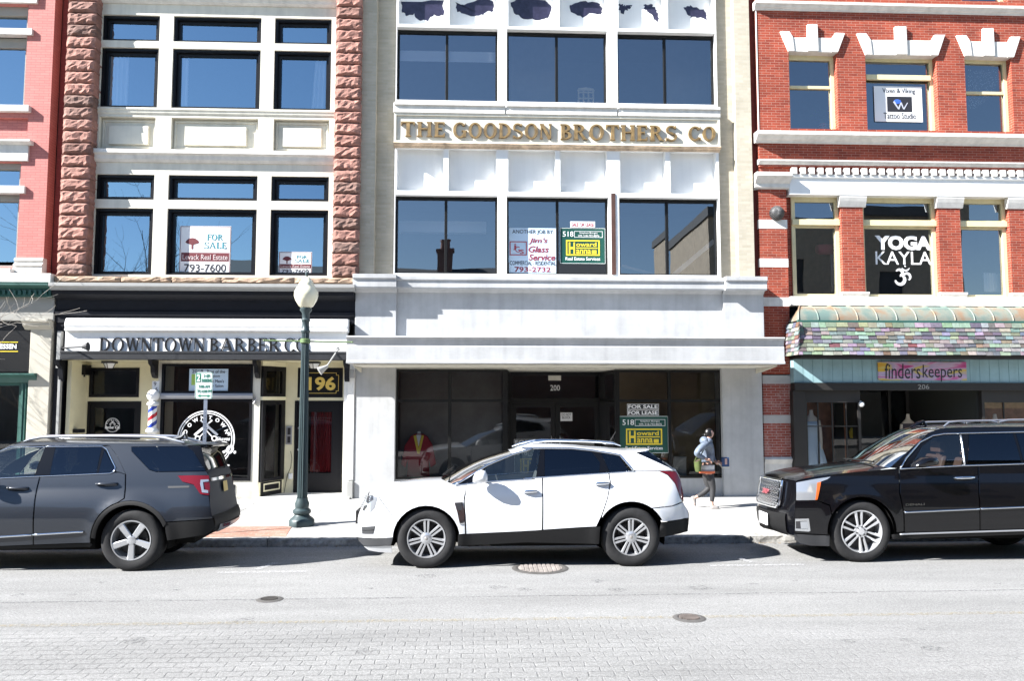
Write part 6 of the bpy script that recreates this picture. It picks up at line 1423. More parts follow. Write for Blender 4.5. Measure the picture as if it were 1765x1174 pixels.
            if style != 'seven':
                for i in range(nl): a = 2*math.pi*i/nl+.3; q = .062; lg.lathe([(0, -.004*sg), (.009, -.003*sg), (.011, .02*sg)], (c[0]+q*math.cos(a), c[1]+.006*sg, c[2]+q*math.sin(a)), 'y', 8)
                lg.build('lug_nut', M['iron_dark'], whl, smooth=True, one=True)
            else:
                lg.lathe([(0, -.016*sg), (.02, -.015*sg), (.024, -.012*sg)], c, 'y', 12); lg.build('hub_badge', mat('badge', (.4,.38,.36), .3, metal=.6), whl, smooth=True)
    def well(s, x, z, r):
        for sg in (-1, 1):
            mb = MB(); c = s.X(x, s.yc+sg*(s.W2-.055), z)
            mb.lathe([(r-.004, 0), (r+.004, -sg*.06), (r+.004, -sg*.42), (.02, -sg*.42)], c, 'y', 28, -math.pi*.58, math.pi*.58); mb.build('wheel_arch', M['under'], s.root, smooth=True)
    def core(s, wf, wr, ra, zb_, hood, zlow=.27):
        i = .17; y0, y1 = s.yc-s.W2+i, s.yc+s.W2-i; mb = MB(); bx_ = lambda x0, x1, a, b, z0, z1: mb.add([s.X(*p) for p in ((x0,a,z0),(x1,a,z0),(x1,b,z0),(x0,b,z0),(x0,a,z1),(x1,a,z1),(x1,b,z1),(x0,b,z1))], [(0,3,2,1),(4,5,6,7),(0,1,5,4),(1,2,6,5),(2,3,7,6),(3,0,4,7)])
        bx_(wf+ra, wr-ra, y0, y1, zlow, zb_-.12); bx_(s.xf+.38, wf-ra, y0+.12, y1-.12, zlow, hood-.16); bx_(wr+ra, s.xr-.35, y0+.12, y1-.12, zlow+.06, zb_-.12)
        bx_(wf-ra-.001, wf+ra+.001, y0+.26, y1-.26, zlow+.02, hood-.2); bx_(wr-ra-.001, wr+ra+.001, y0+.26, y1-.26, zlow+.02, zb_-.13)
        mb.build('underbody', M['under'], s.root, one=True)
    def seats(s, xs, zb_, mt):
        for x in xs:
            for dy in (-.38, .38):
                mb = MB(); y = s.yc+dy; mb.prism([(x-.5, zb_-.32), (x, zb_-.36), (x+.16, zb_+.22), (x+.08, zb_+.24), (x-.06, zb_-.18), (x-.5, zb_-.16)], y-.25, y+.25); o = mb.build('seat', mt, s.root, bevel=.04)
                mb = MB(); mb.box(x+.09, x+.19, y-.13, y+.13, zb_+.27, zb_+.43); mb.box(x+.13, x+.15, y-.05, y+.05, zb_+.2, zb_+.28); mb.build('headrest', mt, o, bevel=.03)
M['brake'] = mat('brake', (.04,.04,.042), .5, metal=.5)
M['alloy_polished'] = mat('alloy_polished', (.7,.71,.73), .22, metal=.7)
def handle(car, pts, mt, r=.016):
    for sg in (-1, 1):
        (xa, za_), (xb, zb2) = pts; mb = MB(); f = lambda t, o: car.X(xa+(xb-xa)*t, car.yc+sg*(car.w(xa+(xb-xa)*t, za_)+o), za_+(zb2-za_)*t)
        mb.tube([f(0, -.005), f(.06, .03), f(.3, .042), (f(.7, .042)), f(.94, .03), f(1, -.005)], [r*.8, r, r*1.15, r*1.15, r, r*.8], 10); mb.build('handle', mt, car.root, smooth=True)
def mirror_(car, pts, zf, mt, dy=.17):
    P = car.poly(pts, zf); y = car.near
    for sg in (-1, 1):
        mb = MB(); xs = [p[0] for p in P]; zs_ = [p[1] for p in P]; cx, cz = sum(xs)/len(xs), sum(zs_)/len(zs_); rows = []
        yo = car.yc+sg*(car.W2-.03); n = len(P)
        for (o, k) in ((0, .6), (.04, .96), (.10, 1.0), (.15, .9), (.185, .55), (.19, .2)):
            rows.append([car.X(cx+(p[0]-cx)*k, yo+sg*o*dy/.17, cz+(p[1]-cz)*k) for p in P])
        for r in rows: mb.v += r
        for i in range(len(rows)-1):
            for j in range(n): f = (i*n+j, i*n+(j+1) % n, (i+1)*n+(j+1) % n, (i+1)*n+j); mb.f.append(f)
        mb.f.append(tuple((len(rows)-1)*n+j for j in range(n))); mb.add([car.X(cx-.02, yo-sg*.12, cz-.05), car.X(cx+.06, yo-sg*.12, cz-.05), car.X(cx+.05, yo+sg*.02, cz-.02), car.X(cx-.02, yo+sg*.02, cz-.02), car.X(cx, yo-sg*.12, cz-.01), car.X(cx, yo+sg*.02, cz+.02)], [(0,1,2,3),(0,3,5,4),(1,4,5,2)])
        mb.build('side_mirror', mt, car.root, smooth=50, one=True)
def plate(car, p, w, h, nrm, name, mt, txt=None):
    pass

# ---------------------------------------------------------------- white crossover
A2 = zoom(600, 740, 4.697); A3 = lambda x, y: (900+x/4.697, 740+y/4.697)
A = lambda *pts: [p if len(p) == 2 else (p[0]+300*4.697, p[1]) for p in pts]   # third value marks coordinates of the rear zoom
near = -6.15
cw = Car('white_crossover', 'white crossover car with dark lower cladding parked in front of the cream brick building', near, .93, UX(613.2, 900, near), UX(1189.5, 900, near), .62, .98, tum=.33, t2=.3, Lf=.85, Rf=.32, Lr=.7, Rr=.26)
wf = cw.T(633, 893, A2); wr = cw.T(885+1409.1, 868, A2)
wf = (U(*A2(633, 893), near+.02).x, U(*A2(633, 893), near+.02).z); wr = (U(*A3(885, 868), near+.02).x, U(*A3(885, 868), near+.02).z)
rt_ = (wf[1]+wr[1])/2+.004; wf = (wf[0], rt_-.006); wr = (wr[0], rt_-.006); sc_ = 4.697*126.5
cw.arches = [(wf[0], wf[1], 271/sc_), (wr[0], wr[1], 280/sc_)]
q = lambda *p: cw.poly(A(*p), A2)
WPn = M['white_pearl']
def aw(a0, a1, n=12): return arc(633, 893, 271, a0, a1, n)
def ax_(a0, a1, n=12): return [(x, y, 1) for x, y in arc(885, 868, 280, a0, a1, n)]
sh = cw.shrink
bmp = cw.panel('bumper', sh(q((71,878), (77,800), (86,705), (108,655), (132,602), (160,552), (250,556), *aw(150, 177, 6), (362,880))), WPn)[0]
cw.panel('fender', sh(q((166,545), (300,508), (450,482), (600,465), (760,459), (865,454), (958,446), (936,580), (943,700), (949,850), (893,853), *aw(10, 150), (252,553))), WPn)
d1 = cw.panel('door', sh(q((964,447), (1503,402), (162,393,1), (162,818,1), (1503,825), (956,851), (949,700), (942,580))), WPn)
d2 = cw.panel('door', sh(q((169,392,1), (625,358,1), (698,352,1), (712,430,1), (690,560,1), (640,705,1), (600,790,1), (169,817,1))), WPn)
cw.panel('quarter_panel', sh(q((704,351,1), (905,340,1), (1110,340,1), (1178,372,1), (1238,440,1), (1280,555,1), (1296,588,1), (1215,622,1), (1060,640,1), *ax_(54, 148), (644,712,1), (694,560,1), (718,430,1))), WPn)
cw.panel('bumper', sh(q((1303,592,1), (1343,660,1), (1351,720,1), (1140,752,1), *ax_(24, 52, 5), (1062,643,1), (1217,626,1))), WPn)
cw.panel('quarter_panel', sh(q((560,164,1), (700,169,1), (850,177,1), (1030,169,1), (922,191,1), (1190,310,1), (1226,336,1), (1110,338,1), (905,338,1), (790,207,1), (600,178,1))), WPn)
cw.panel('cladding', q((890,859), (1503,826), (0,826,1), (600,796,1), (632,790,1), (622,932,1), (0,918,1), (1503,915), (888,948)), M['plastic'])
cw.panel('cladding', q((1127,757,1), (1351,724,1), (1341,830,1), (1262,850,1), (1108,876,1)), M['plastic'])
cw.panel('cladding', q((71,882), (362,884), (345,946), (132,946), (95,915)), M['grey_plastic'])
cw.panel('skid_plate', q((126,955), (348,950), (355,1005), (250,1000), (165,985)), M['alloy'], off=-.03)
cw.panel('lamp_grille', q((110,790), (221,785), (205,850), (112,850)), M['grey_plastic'], off=.004, rim=0)
cw.line('grille_bar', q((112,820), (212,817)), M['plastic'], .005)
vt = cw.panel('side_vent', q((860,596), (926,592), (945,690), (942,772), (905,772), (885,680)), M['chrome'], off=.006, rim=.008)[0]
cw.panel('vent_slot', q((868,602), (918,599), (926,655), (888,660)), M['alloy_dark'], off=.012, parent=vt, rim=0, mirror=False)
cw.panel('headlight', q((160,548), (205,540), (238,560), (215,640), (165,690), (115,655), (135,600)), M['lamp_clear'], off=.004, rim=0)
cw.panel('tail_light', q((1110,340,1), (1180,342,1), (1244,346,1), (1275,400,1), (1302,520,1), (1306,588,1), (1282,555,1), (1240,440,1), (1182,368,1)), M['lamp_red'], off=.010)
# glass and chrome
cw.panel('window', q((1000,432), (1090,360), (1130,300), (1330,215), (1503,165), (148,164,1), (110,388,1), (1503,405)), M['car_glass'], rim=0)
cw.panel('window', q((182,162,1), (400,164,1), (560,181,1), (630,270,1), (624,353,1), (182,384,1)), M['privacy_glass'], rim=0)
cw.panel('window', q((640,196,1), (780,217,1), (862,336,1), (708,346,1)), M['privacy_glass'], rim=0)
cw.panel('pillar', q((150,164,1), (180,162,1), (180,384,1), (112,388,1)), M['gloss_pillar'])
cw.panel('pillar', q((562,181,1), (638,194,1), (706,347,1), (626,353,1), (632,270,1)), M['gloss_pillar'])
cw.panel('pillar', q((875,452), (1095,310), (1130,298), (1090,358), (998,434)), M['gloss_pillar'])
cw.line('window_trim', q((866,454), (1130,291), (1330,206), (1503,157), (0,157,1), (200,154,1), (400,156,1), (560,172,1), (790,209,1), (903,340,1)), M['chrome'], .016)
cw.line('window_trim', q((866,456), (1100,428), (1503,402), (0,401,1), (440,372,1), (903,342,1)), M['chrome'], .009)
handle(cw, q((5,505,1), (120,500,1)), M['chrome'], .02); handle(cw, q((585,440,1), (700,435,1)), M['chrome'], .02)
mirror_(cw, [(1010,425), (1012,385), (1035,340), (1075,322), (1110,330), (1128,365), (1128,415), (1100,430)], A2, WPn)
# top surfaces
Tq = lambda x, y, c=(0, 0), k=0: (cw.T(x+(1409.1 if k else 0), y, A2), c)
hood = cw.loft('hood', [Tq(166,545,(-.03,.05)), Tq(230,522,(-.02,.07)), Tq(300,508,(0,.07)), Tq(450,482,(0,.065)), Tq(600,465,(-.02,.06)), Tq(760,459,(-.10,.06)), Tq(865,454,(-.22,.055))], WPn)
cw.loft('bumper', [Tq(160,549,(-.05,.03)), Tq(132,602,(-.06,0)), Tq(108,655,(-.06,0)), Tq(86,705,(-.06,0)), Tq(77,800,(-.06,0)), Tq(71,878,(-.06,0)), Tq(95,915,(-.03,0)), Tq(132,946,(0,0))], WPn)
cw.loft('windshield', [Tq(865,454,(-.22,.055)), Tq(1000,369,(-.17,.07)), Tq(1130,289,(-.12,.065)), Tq(1330,203,(-.04,.05))], M['car_glass'])
cw.loft('roof', [Tq(1330,202,(-.04,.05)), Tq(1420,176,(0,.05)), Tq(1503,152,(0,.05)), Tq(200,148,(0,.05),1), Tq(400,152,(0,.045),1), Tq(560,164,(0,.04),1), Tq(700,169,(0,.035),1), Tq(850,177,(.02,.03),1), Tq(1030,169,(.05,.02),1)], WPn)
cw.loft('tailgate', [Tq(1022,178,(.04,0),1), Tq(1125,250,(.1,.03),1), Tq(1226,336,(.12,.02),1)], M['privacy_glass'])
cw.loft('tailgate', [Tq(1226,336,(.12,.02),1), Tq(1246,348,(.1,0),1), Tq(1276,402,(.1,0),1), Tq(1304,520,(.08,0),1), Tq(1304,592,(.08,0),1), Tq(1343,660,(.05,0),1), Tq(1351,724,(.05,0),1), Tq(1341,830,(.03,0),1)], WPn)
cw.panel('window', q((925,193,1), (1022,179,1), (1224,334,1), (1190,308,1)), M['privacy_glass'], off=.003, rim=0)
for sg in (-1, 1):
    mb = MB(); pts = [cw.T(x+k*1409.1, y, A2) for x, y, k in ((1355,150,0), (1420,125,0), (1503,104,0), (200,93,1), (420,94,1), (640,102,1), (735,112,1), (800,135,1))]
    mb.tube([cw.X(x, cw.yc+sg*(cw.w(x, z)-.02), z-.0) for x, z in pts], [.008, .016, .017, .017, .017, .017, .016, .006], 8); mb.build('roof_rail', M['chrome'], cw.root, smooth=True)
p = cw.T(760+1409, 140, A2); mb = MB(); b0 = Vector(cw.X(p[0]-.02, cw.yc-.1, p[1]+.04)); mb.tube([b0, b0+Vector((.10, 0, .17))], [.012, .004], 6); mb.lathe([(0, .05), (.05, .02), (.07, 0)], tuple(b0-Vector((0, 0, .03))), n=10); mb.build('antenna', M['plastic'], cw.root, smooth=True)
p0 = cw.T(870, 420, A2); mb = MB(); mb.tube([cw.X(p0[0]-.18, cw.yc-.55, p0[1]+.07), cw.X(p0[0]-.10, cw.yc-.1, p0[1]+.12), cw.X(p0[0]-.06, cw.yc+.3, p0[1]+.14)], .012, 6); mb.build('wiper', M['plastic'], cw.root, smooth=True)
mb = MB(); fp = cw.T(78, 740, A2); c = cw.X(fp[0]-.09, cw.yc, fp[1]); mb.box(c[0]-.012, c[0]+.02, c[1]-.17, c[1]+.17, c[2]-.09, c[2]+.09); mb.build('number_plate', M['plastic'], cw.root, bevel=.004)
mb = MB(); 
for i in range(6): fp = cw.T(150-i*9, 560+i*17, A2); a = cw.loftpt(fp[0], fp[1], (-.06, 0), -.55); b = cw.loftpt(fp[0], fp[1], (-.06, 0), .55); mb.box(a[0]-.015, a[0]+.01, a[1], b[1], a[2]-.008, a[2]+.008)
mb.build('grille_slats', M['chrome'], cw.root, one=True)
cw.panel('lamp_grille', q((152,552), (176,534), (205,538), (200,570), (160,604), (146,590)), M['alloy_dark'], off=.008, rim=0); cw.panel('lamp_grille', q((118,650), (128,622), (152,612), (150,632), (124,664)), M['alloy_dark'], off=.008, rim=0)
for i in range(4): cw.line('grille_bar', q((150+i*3,590-i*14), (200,566-i*9)), M['chrome'], .004, off=.012)
cw.wheel(wf[0], wf[1], rt_, 151/sc_*1.02, 'seven'); cw.wheel(wr[0], wr[1], rt_, 148/sc_*1.02, 'seven')
cw.well(wf[0], wf[1], 268/sc_); cw.well(wr[0], wr[1], 277/sc_); cw.core(wf[0], wr[0], .46, .98, .98)
cw.seats((wf[0]+1.5, wf[0]+2.35), .98, M['seat_grey'])
mb = MB(); x = wf[0]+.62; mb.box(x, x+.3, cw.yc-.66, cw.yc+.66, .8, 1.0); mb.build('dashboard', M['seat_dark'], cw.root, bevel=.06)
mb = MB(); mb.lathe([(.17+.016*math.cos(a), .016*math.sin(a)) for a in [2*math.pi*i/8 for i in range(9)]], (0,0,0), 'x', 24); mb.moved(Matrix.Translation((wf[0]+1.0, cw.yc-.38, 1.02)) @ Matrix.Rotation(R(-20), 4, 'Y')); mb.build('steering_wheel', M['seat_dark'], cw.root, smooth=True)

# ---------------------------------------------------------------- dark grey wagon (left, its front half beyond the frame)
EZ = zoom(0, 730, 4.202); near = -6.16
ce = Car('dark_grey_car', 'dark grey metallic sport utility car with five spoke wheels parked before the barber shop', near, .95, UX(-236, 900, near), UX(374, 900, near), .66, 1.06, tum=.30, t2=.25, k1=.11, k2=.12, Lf=.9, Rf=.32, Lr=.42, Rr=.16, shear=-.11)
se = 4.202*126.5
wr = (U(*EZ(948, 850), near+.02).x, U(*EZ(948, 850), near+.02).z); rt_ = wr[1]+.004; wf = (wr[0]-2.86, wr[1])
ce.arches = [(wf[0], wf[1], 262/se), (wr[0], wr[1], 262/se)]
q = lambda *p: ce.poly(p, EZ); GM = M['grey_metallic']; sh = ce.shrink
fx = 948-2.86*se
def ea(a0, a1, n=12, cx=948, r=262): return arc(cx, 850, r, a0, a1, n)
ce.panel('bumper', sh(q((-975,850), (-985,700), (-985,560), (-960,470), (-900,440), (-640,430), *ea(150, 178, 6, fx), (fx-262,860))), GM)
ce.panel('fender', sh(q((-900,436), (-700,412), (-560,402), (-430,398), (-330,420), (-300,600), (-290,790), *ea(13, 148, 12, fx))), GM)
d1 = ce.panel('door', sh(q((-322,418), (0,396), (287,383), (262,480), (240,640), (236,790), (238,882), (0,892), (-282,900), (-284,790), (-294,600))), GM)
d2 = ce.panel('door', sh(q((294,383), (600,370), (862,356), (905,372), (902,480), (895,545), *ea(108, 176, 8, 940, 290), (652,868), (244,882), (243,790), (248,640), (269,480))), GM)
ce.panel('quarter_panel', sh(q((770,145), (1000,146), (1250,150), (1372,160), (1352,167), (950,171), (952,204), (1080,338), (1130,353), (1492,348), (1512,378), (1292,380), (1320,422), (1400,442), (1450,512), (1512,522), (1520,600), (1540,692), (1200,716), *ea(28, 108, 9, 945, 288), (902,545), (910,480), (912,372), (850,240), (790,160))), GM)
ce.panel('door_frame', sh(q((742,168), (790,161), (850,241), (909,371), (864,355), (838,352), (837,318), (776,190))), GM)
ce.panel('roof_side', sh(q((-10,203), (70,158), (160,140), (380,136), (770,143), (788,160), (740,158), (330,162), (75,170), (-8,208))), GM)
ce.panel('arch_trim', q(*ea(176, 26, 22, 945, 286), *ea(22, 177, 22, 945, 258)), M['plastic'], off=.008)
ce.panel('bumper', q((1192,722), (1540,696), (1560,760), (1500,806), (1212,850), (1200,790)), M['plastic'])
ce.panel('sill', q((-282,905), (238,886), (655,873), (662,886), (640,900), (-282,925)), M['plastic'], off=-.03)
ce.line('door_trim', q((-270,838), (0,823), (232,809)), M['chrome'], .013, off=.012, n=8); ce.line('door_trim', q((238,808), (605,786)), M['chrome'], .013, off=.012, n=8)
# windows
ce.panel('window', q((-250,400), (-90,268), (2,208), (75,180), (326,177), (246,381), (0,393)), M['car_glass'], rim=0)
ce.panel('window', q((404,172), (738,171), (698,361), (362,373)), M['privacy_glass'], rim=0); ce.panel('window', q((758,190), (828,318), (818,345), (798,356), (714,360)), M['privacy_glass'], rim=0)
ce.panel('window', q((953,172), (1350,168), (1398,200), (1488,344), (1132,350), (1082,335), (956,202)), M['privacy_glass'], rim=0)
ce.panel('pillar', q((328,170), (402,170), (360,375), (250,381)), M['gloss_pillar']); ce.panel('pillar', q((740,170), (756,186), (712,361), (700,362)), M['gloss_pillar'])
ce.panel('pillar', q((1352,167), (1440,168), (1458,176), (1492,344), (1489,346), (1400,200)), M['gloss_pillar'], off=-.004)
ce.line('window_trim', q((-255,403), (-90,262), (0,203), (75,175), (330,170), (740,166), (775,190), (836,318), (826,350), (800,362), (250,386), (0,398), (-255,408)), M['chrome'], .007)
handle(ce, q((52,470), (205,468)), GM, .017); handle(ce, q((697,440), (850,436)), GM, .017)
ce.panel('tail_light', q((1290,380), (1400,377), (1512,379), (1520,470), (1513,521), (1452,512), (1402,442), (1322,421)), M['lamp_red'], off=.012)
ce.panel('lamp_lens', q((1455,408), (1512,405), (1516,420), (1472,425), (1478,480), (1510,485), (1510,505), (1465,500), (1452,440)), M['lamp_clear'], off=.018, rim=0)
ce.panel('side_marker', q((1215,455), (1370,452), (1372,466), (1217,470)), M['grey_plastic'], off=.002, rim=0)
mirror_(ce, [(-215,370), (-205,330), (-150,305), (-100,310), (-85,345), (-95,375), (-150,385)], EZ, GM)
Te = lambda x, y, c=(0, 0): (ce.T(x, y, EZ), c)
ce.loft('hood', [Te(-960,470,(-.06,.03)), Te(-900,437,(-.04,.07)), Te(-700,412,(0,.08)), Te(-560,402,(-.06,.08)), Te(-430,398,(-.2,.07))], GM)
ce.loft('bumper', [Te(-900,440,(-.06,.06)), Te(-960,470,(-.1,.03)), Te(-985,560,(-.1,0)), Te(-985,700,(-.1,0)), Te(-975,850,(-.08,0)), Te(-900,880,(0,0))], GM)
ce.loft('windshield', [Te(-430,398,(-.2,.07)), Te(-250,295,(-.14,.07)), Te(-90,225,(-.09,.06)), Te(0,198,(-.04,.05))], M['car_glass'])
ce.panel('pillar', sh(q((-430,398), (-250,295), (-90,228), (-10,203), (-8,208), (-90,268), (-250,400), (-325,416))), GM)
ce.loft('roof', [Te(0,198,(-.04,.05)), Te(70,160,(-.02,.05)), Te(160,139,(0,.05)), Te(380,136,(0,.05)), Te(770,143,(0,.05)), Te(1000,146,(0,.05)), Te(1250,150,(0,.045)), Te(1372,160,(.05,.04)), Te(1480,160,(.06,.03))], GM)
sp_ = MB()
ce.loft('spoiler', [Te(1380,158,(.06,.035)), Te(1470,152,(.06,.03)), Te(1540,156,(.05,.02)), Te(1530,168,(.05,.0)), Te(1440,176,(.03,0))], GM)
rg = ce.loft('tailgate', [Te(1492,342,(.04,.02)), Te(1512,378,(.03,0)), Te(1516,470,(.02,0)), Te(1520,530,(.02,0)), Te(1522,600,(.03,0)), Te(1540,690,(.05,0))], M['satin_grey'])
ce.loft('tailgate_window', [Te(1455,176,(.0,0)), Te(1475,240,(.03,.02)), Te(1492,342,(.04,.02))], M['dark_glass'], n=16)
ce.loft('bumper', [Te(1540,668,(.06,0)), Te(1552,690,(.10,0)), Te(1560,735,(.10,0)), Te(1540,790,(.06,0)), Te(1480,815,(.0,0))], M['plastic'])
ce.loft('skid_plate', [Te(1556,738,(.115,0)), Te(1548,775,(.09,0)), Te(1530,800,(.05,0))], M['alloy'], u0=-.86, u1=.86, off=(.012, 0))
ce.loft('tailgate_trim', [Te(1514,398,(.04,0)), Te(1516,420,(.04,0))], M['chrome'], u0=-.97, u1=.97, off=(.012, 0))
ce.loft('number_plate', [Te(1516,440,(.035,0)), Te(1518,520,(.035,0))], mat('plate_amber', (.55,.4,.12), .5), u0=-.17, u1=.17, n=4, off=(.015, 0))
for u in (-.6, .6): ce.loft('reflector', [Te(1554,745,(.10,0)), Te(1550,765,(.09,0))], M['lamp_red_dark'], u0=u-.16, u1=u+.16, n=4, off=(.03, 0))
for sg in (-1, 1):
    mb = MB(); pts = [ce.T(x, y, EZ) for x, y in ((165,132), (210,115), (290,100), (360,95), (800,90), (1100,95), (1190,104), (1260,122), (1330,140))]
    mb.tube([ce.X(x, ce.yc+sg*(ce.w(x, z)-.03), z) for x, z in pts], [.008, .018, .022, .023, .023, .023, .022, .02, .008], 8); mb.build('roof_rail', M['silver'], ce.root, smooth=True)
p = ce.T(1270, 110, EZ); b0 = Vector(ce.X(p[0], ce.yc-.2, p[1]+.0)); mb = MB(); mb.tube([b0+Vector((-.16, 0, -.02)), b0+Vector((0, 0, .015)), b0+Vector((.05, 0, .06)), b0+Vector((.08, 0, .0))], [.01, .035, .03, .02], 8); mb.build('antenna', GM, ce.root, smooth=True)
p = ce.T(1500, 330, EZ); b0 = Vector(ce.X(p[0]+.05, ce.yc-.45, p[1])); mb = MB(); mb.tube([b0, b0+Vector((.06, .2, -.01)), b0+Vector((.04, .5, .15))], .012, 6); mb.build('wiper', M['plastic'], ce.root, smooth=True)
ce.wheel(wf[0], wf[1], rt_, 137/se*1.02, 'five'); ce.wheel(wr[0], wr[1], rt_, 137/se*1.02, 'five')
ce.well(wf[0], wf[1], 255/se); ce.well(wr[0], wr[1], 255/se); ce.core(wf[0], wr[0], .47, 1.06, 1.03)
ce.seats((wf[0]+1.45, wf[0]+2.35), 1.06, M['seat_grey'])
mb = MB(); x = wf[0]+.6; mb.box(x, x+.3, ce.yc-.66, ce.yc+.66, .86, 1.08); mb.build('dashboard', M['seat_dark'], ce.root, bevel=.06)
mb = MB(); mb.lathe([(.18+.016*math.cos(a), .016*math.sin(a)) for a in [2*math.pi*i/8 for i in range(9)]], (0,0,0), 'x', 24); mb.moved(Matrix.Translation((U(12, 823, ce.yc-.4).x, ce.yc-.38, 1.1)) @ Matrix.Rotation(R(-20), 4, 'Y')); mb.build('steering_wheel', M['seat_dark'], ce.root, smooth=True)

# ---------------------------------------------------------------- black full-size utility vehicle (right)
YZ = zoom(1290, 700, 3.716); near = -6.02
cy = Car('black_utility_vehicle', 'long glossy black sport utility vehicle with chrome mesh grille parked at the right', near, .92, UX(1312, 900, near)+.22, UX(1990, 900, near), .70, 1.19, tum=.26, t2=.2, k1=.09, k2=.115, Lf=.55, Rf=.22, Lr=.5, Rr=.15, shear=.07)
sy = 3.716*124.0
wf = (U(*YZ(727, 806), near+.02).x, U(*YZ(727, 806), near+.02).z); rt_ = wf[1]+.004; wr = (wf[0]+2.95, wf[1])
cy.arches = [(wf[0], wf[1], 222/sy), (wr[0], wr[1], 222/sy)]
q = lambda *p: cy.poly(p, YZ); BK = M['black_gloss']; sh = cy.shrink; rx = 727+2.95*sy
def ya(a0, a1, n=12, cx=730, r=222): return arc(cx, 806, r, a0, a1, n)
cy.panel('bumper', sh(q((302,606), (432,604), (520,640), *ya(152, 184, 7), (522,826), (300,816), (296,720))), BK)
cy.panel('fender', sh(q((308,482), (420,455), (530,441), (700,422), (900,403), (966,398), (966,560), (994,690), (996,806), (950,812), *ya(2, 150, 14), (524,636), (438,604), (466,490), (528,455))), BK)
cy.panel('headlight', q((308,492), (420,470), (526,454), (505,470), (462,486), (432,603), (308,605)), M['lamp_clear'], off=.002)
cy.panel('turn_signal', q((440,492), (463,486), (440,600), (428,602)), M['lamp_orange'], off=.012, rim=.008)
d1 = cy.panel('door', sh(q((970,404), (1060,398), (1470,381), (1474,560), (1480,660), (1482,798), (1003,812), (1001,690), (973,560))), BK)
d2 = cy.panel('door', sh(q((1476,381), (1780,369), (2010,362), (2030,560), (1960,700), (1930,785), (1488,798), (1486,660), (1480,560))), BK)
cy.panel('quarter_panel', sh(q((2016,362), (2580,340), (2585,560), (2580,720), (rx+230,770), *ya(10, 172, 14, rx), (1964,700), (2036,560))), BK)
cy.panel('bumper', q((rx+228,775), (2580,724), (2575,850), (rx+225,860)), M['plastic'])
cy.panel('roof_side', sh(q((1130,190), (1180,160), (1235,142), (1400,137), (1765,130), (2450,125), (2570,160), (2560,172), (1765,163), (1250,174), (1180,187))), BK)
cy.panel('sill', q((925,828), (1000,818), (1765,790), (1920,786), (1930,812), (1765,826), (930,855)), M['plastic'], off=-.02)
cy.line('running_board', q((965,822), (1765,796), (1915,790)), M['alloy'], .012, off=.03, n=8)
cy.line('door_trim', q((997,682), (1478,660)), M['chrome'], .013, off=.012, n=8); cy.line('door_trim', q((1486,659), (1765,648), (1930,642)), M['chrome'], .013, off=.012, n=8)
cy.panel('bumper', q((300,822), (522,832), (520,900), (400,897), (330,880), (300,860)), M['grey_plastic'], off=-.01)
fg = cy.panel('fog_lamp', q((300,724), (386,722), (396,800), (386,806), (300,800)), M['chrome'], off=.006, rim=.01)[0]
cy.panel('lamp_recess', q((303,740), (372,738), (380,790), (303,786)), M['alloy_dark'], off=.010, parent=fg, rim=0, mirror=False); cy.panel('fog_lens', q((330,742), (376,740), (382,788), (334,786)), M['lamp_clear'], off=.014, parent=fg, rim=0, mirror=False)
P0 = cy.poly([(1006,641), (1128,636), (1128,623), (1006,627)], YZ); vs, fs = text_geo('DENALI', 1, .03); x0 = min(v.x for v in vs); x1 = max(v.x for v in vs); y0 = min(v.y for v in vs); y1 = max(v.y for v in vs); mb = MB()
for v in vs:
    a = (v.x-x0)/(x1-x0); b = (v.y-y0)/(y1-y0); X_ = P0[0][0]+(P0[1][0]-P0[0][0])*a; Z_ = P0[0][1]+(P0[1][1]-P0[0][1])*a+(P0[3][1]-P0[0][1])*b; mb.v.append(cy.X(X_, cy.yc-cy.w(X_, Z_)-.001-.006*(v.z+.5), Z_))
mb.f = fs; mb.build('badge', M['chrome'], cy.root, one=True)
# windows
cy.panel('window', q((1042,392), (1060,350), (1110,262), (1185,202), (1252,187), (1352,184), (1378,377)), M['car_glass'], rim=0)
cy.panel('window', q((1412,183), (1692,176), (1748,366), (1402,376)), M['privacy_glass'], rim=0); cy.panel('window', q((1712,176), (1985,172), (2000,358), (1765,366)), M['privacy_glass'], rim=0); cy.panel('window', q((2030,172), (2480,172), (2520,340), (2040,357)), M['privacy_glass'], rim=0)
cy.panel('pillar', q((1354,184), (1410,183), (1400,376), (1380,377)), M['gloss_pillar']); cy.panel('pillar', q((1694,176), (1710,176), (1763,366), (1750,366)), M['gloss_pillar']); cy.panel('pillar', q((1987,172), (2028,172), (2038,357), (2002,358)), M['gloss_pillar']); cy.panel('pillar', q((2482,172), (2560,174), (2580,338), (2522,340)), BK)
cy.panel('pillar', q((975,397), (1010,336), (1098,236), (1130,212), (1185,194), (1183,202), (1110,260), (1058,350), (1040,393)), M['gloss_pillar'])
cy.line('window_trim', q((970,403), (985,380), (1010,334), (1098,232), (1180,190), (1252,178), (1765,166), (2490,165)), M['chrome'], .011); cy.line('window_trim', q((970,404), (1060,398), (1378,383), (1765,371), (2500,345)), M['chrome'], .011); cy.line('door_trim', q((1358,188), (1384,378)), M['silver'], .014)
handle(cy, q((1322,462), (1442,458)), M['chrome'], .018); handle(cy, q((1800,448), (1915,444)), M['chrome'], .018)
mirror_(cy, [(992,388), (995,368), (1040,330), (1100,318), (1138,325), (1155,350), (1152,372), (1060,392)], YZ, BK, .2)
Ty = lambda x, y, c=(0, 0): (cy.T(x, y, YZ), c)
cy.loft('hood', [Ty(306,482,(-.085,.02)), Ty(330,472,(-.07,.05)), Ty(420,455,(-.03,.08)), Ty(530,441,(0,.085)), Ty(700,422,(-.05,.085)), Ty(830,409,(-.14,.08)), Ty(905,399,(-.22,.07))], BK, n=22)
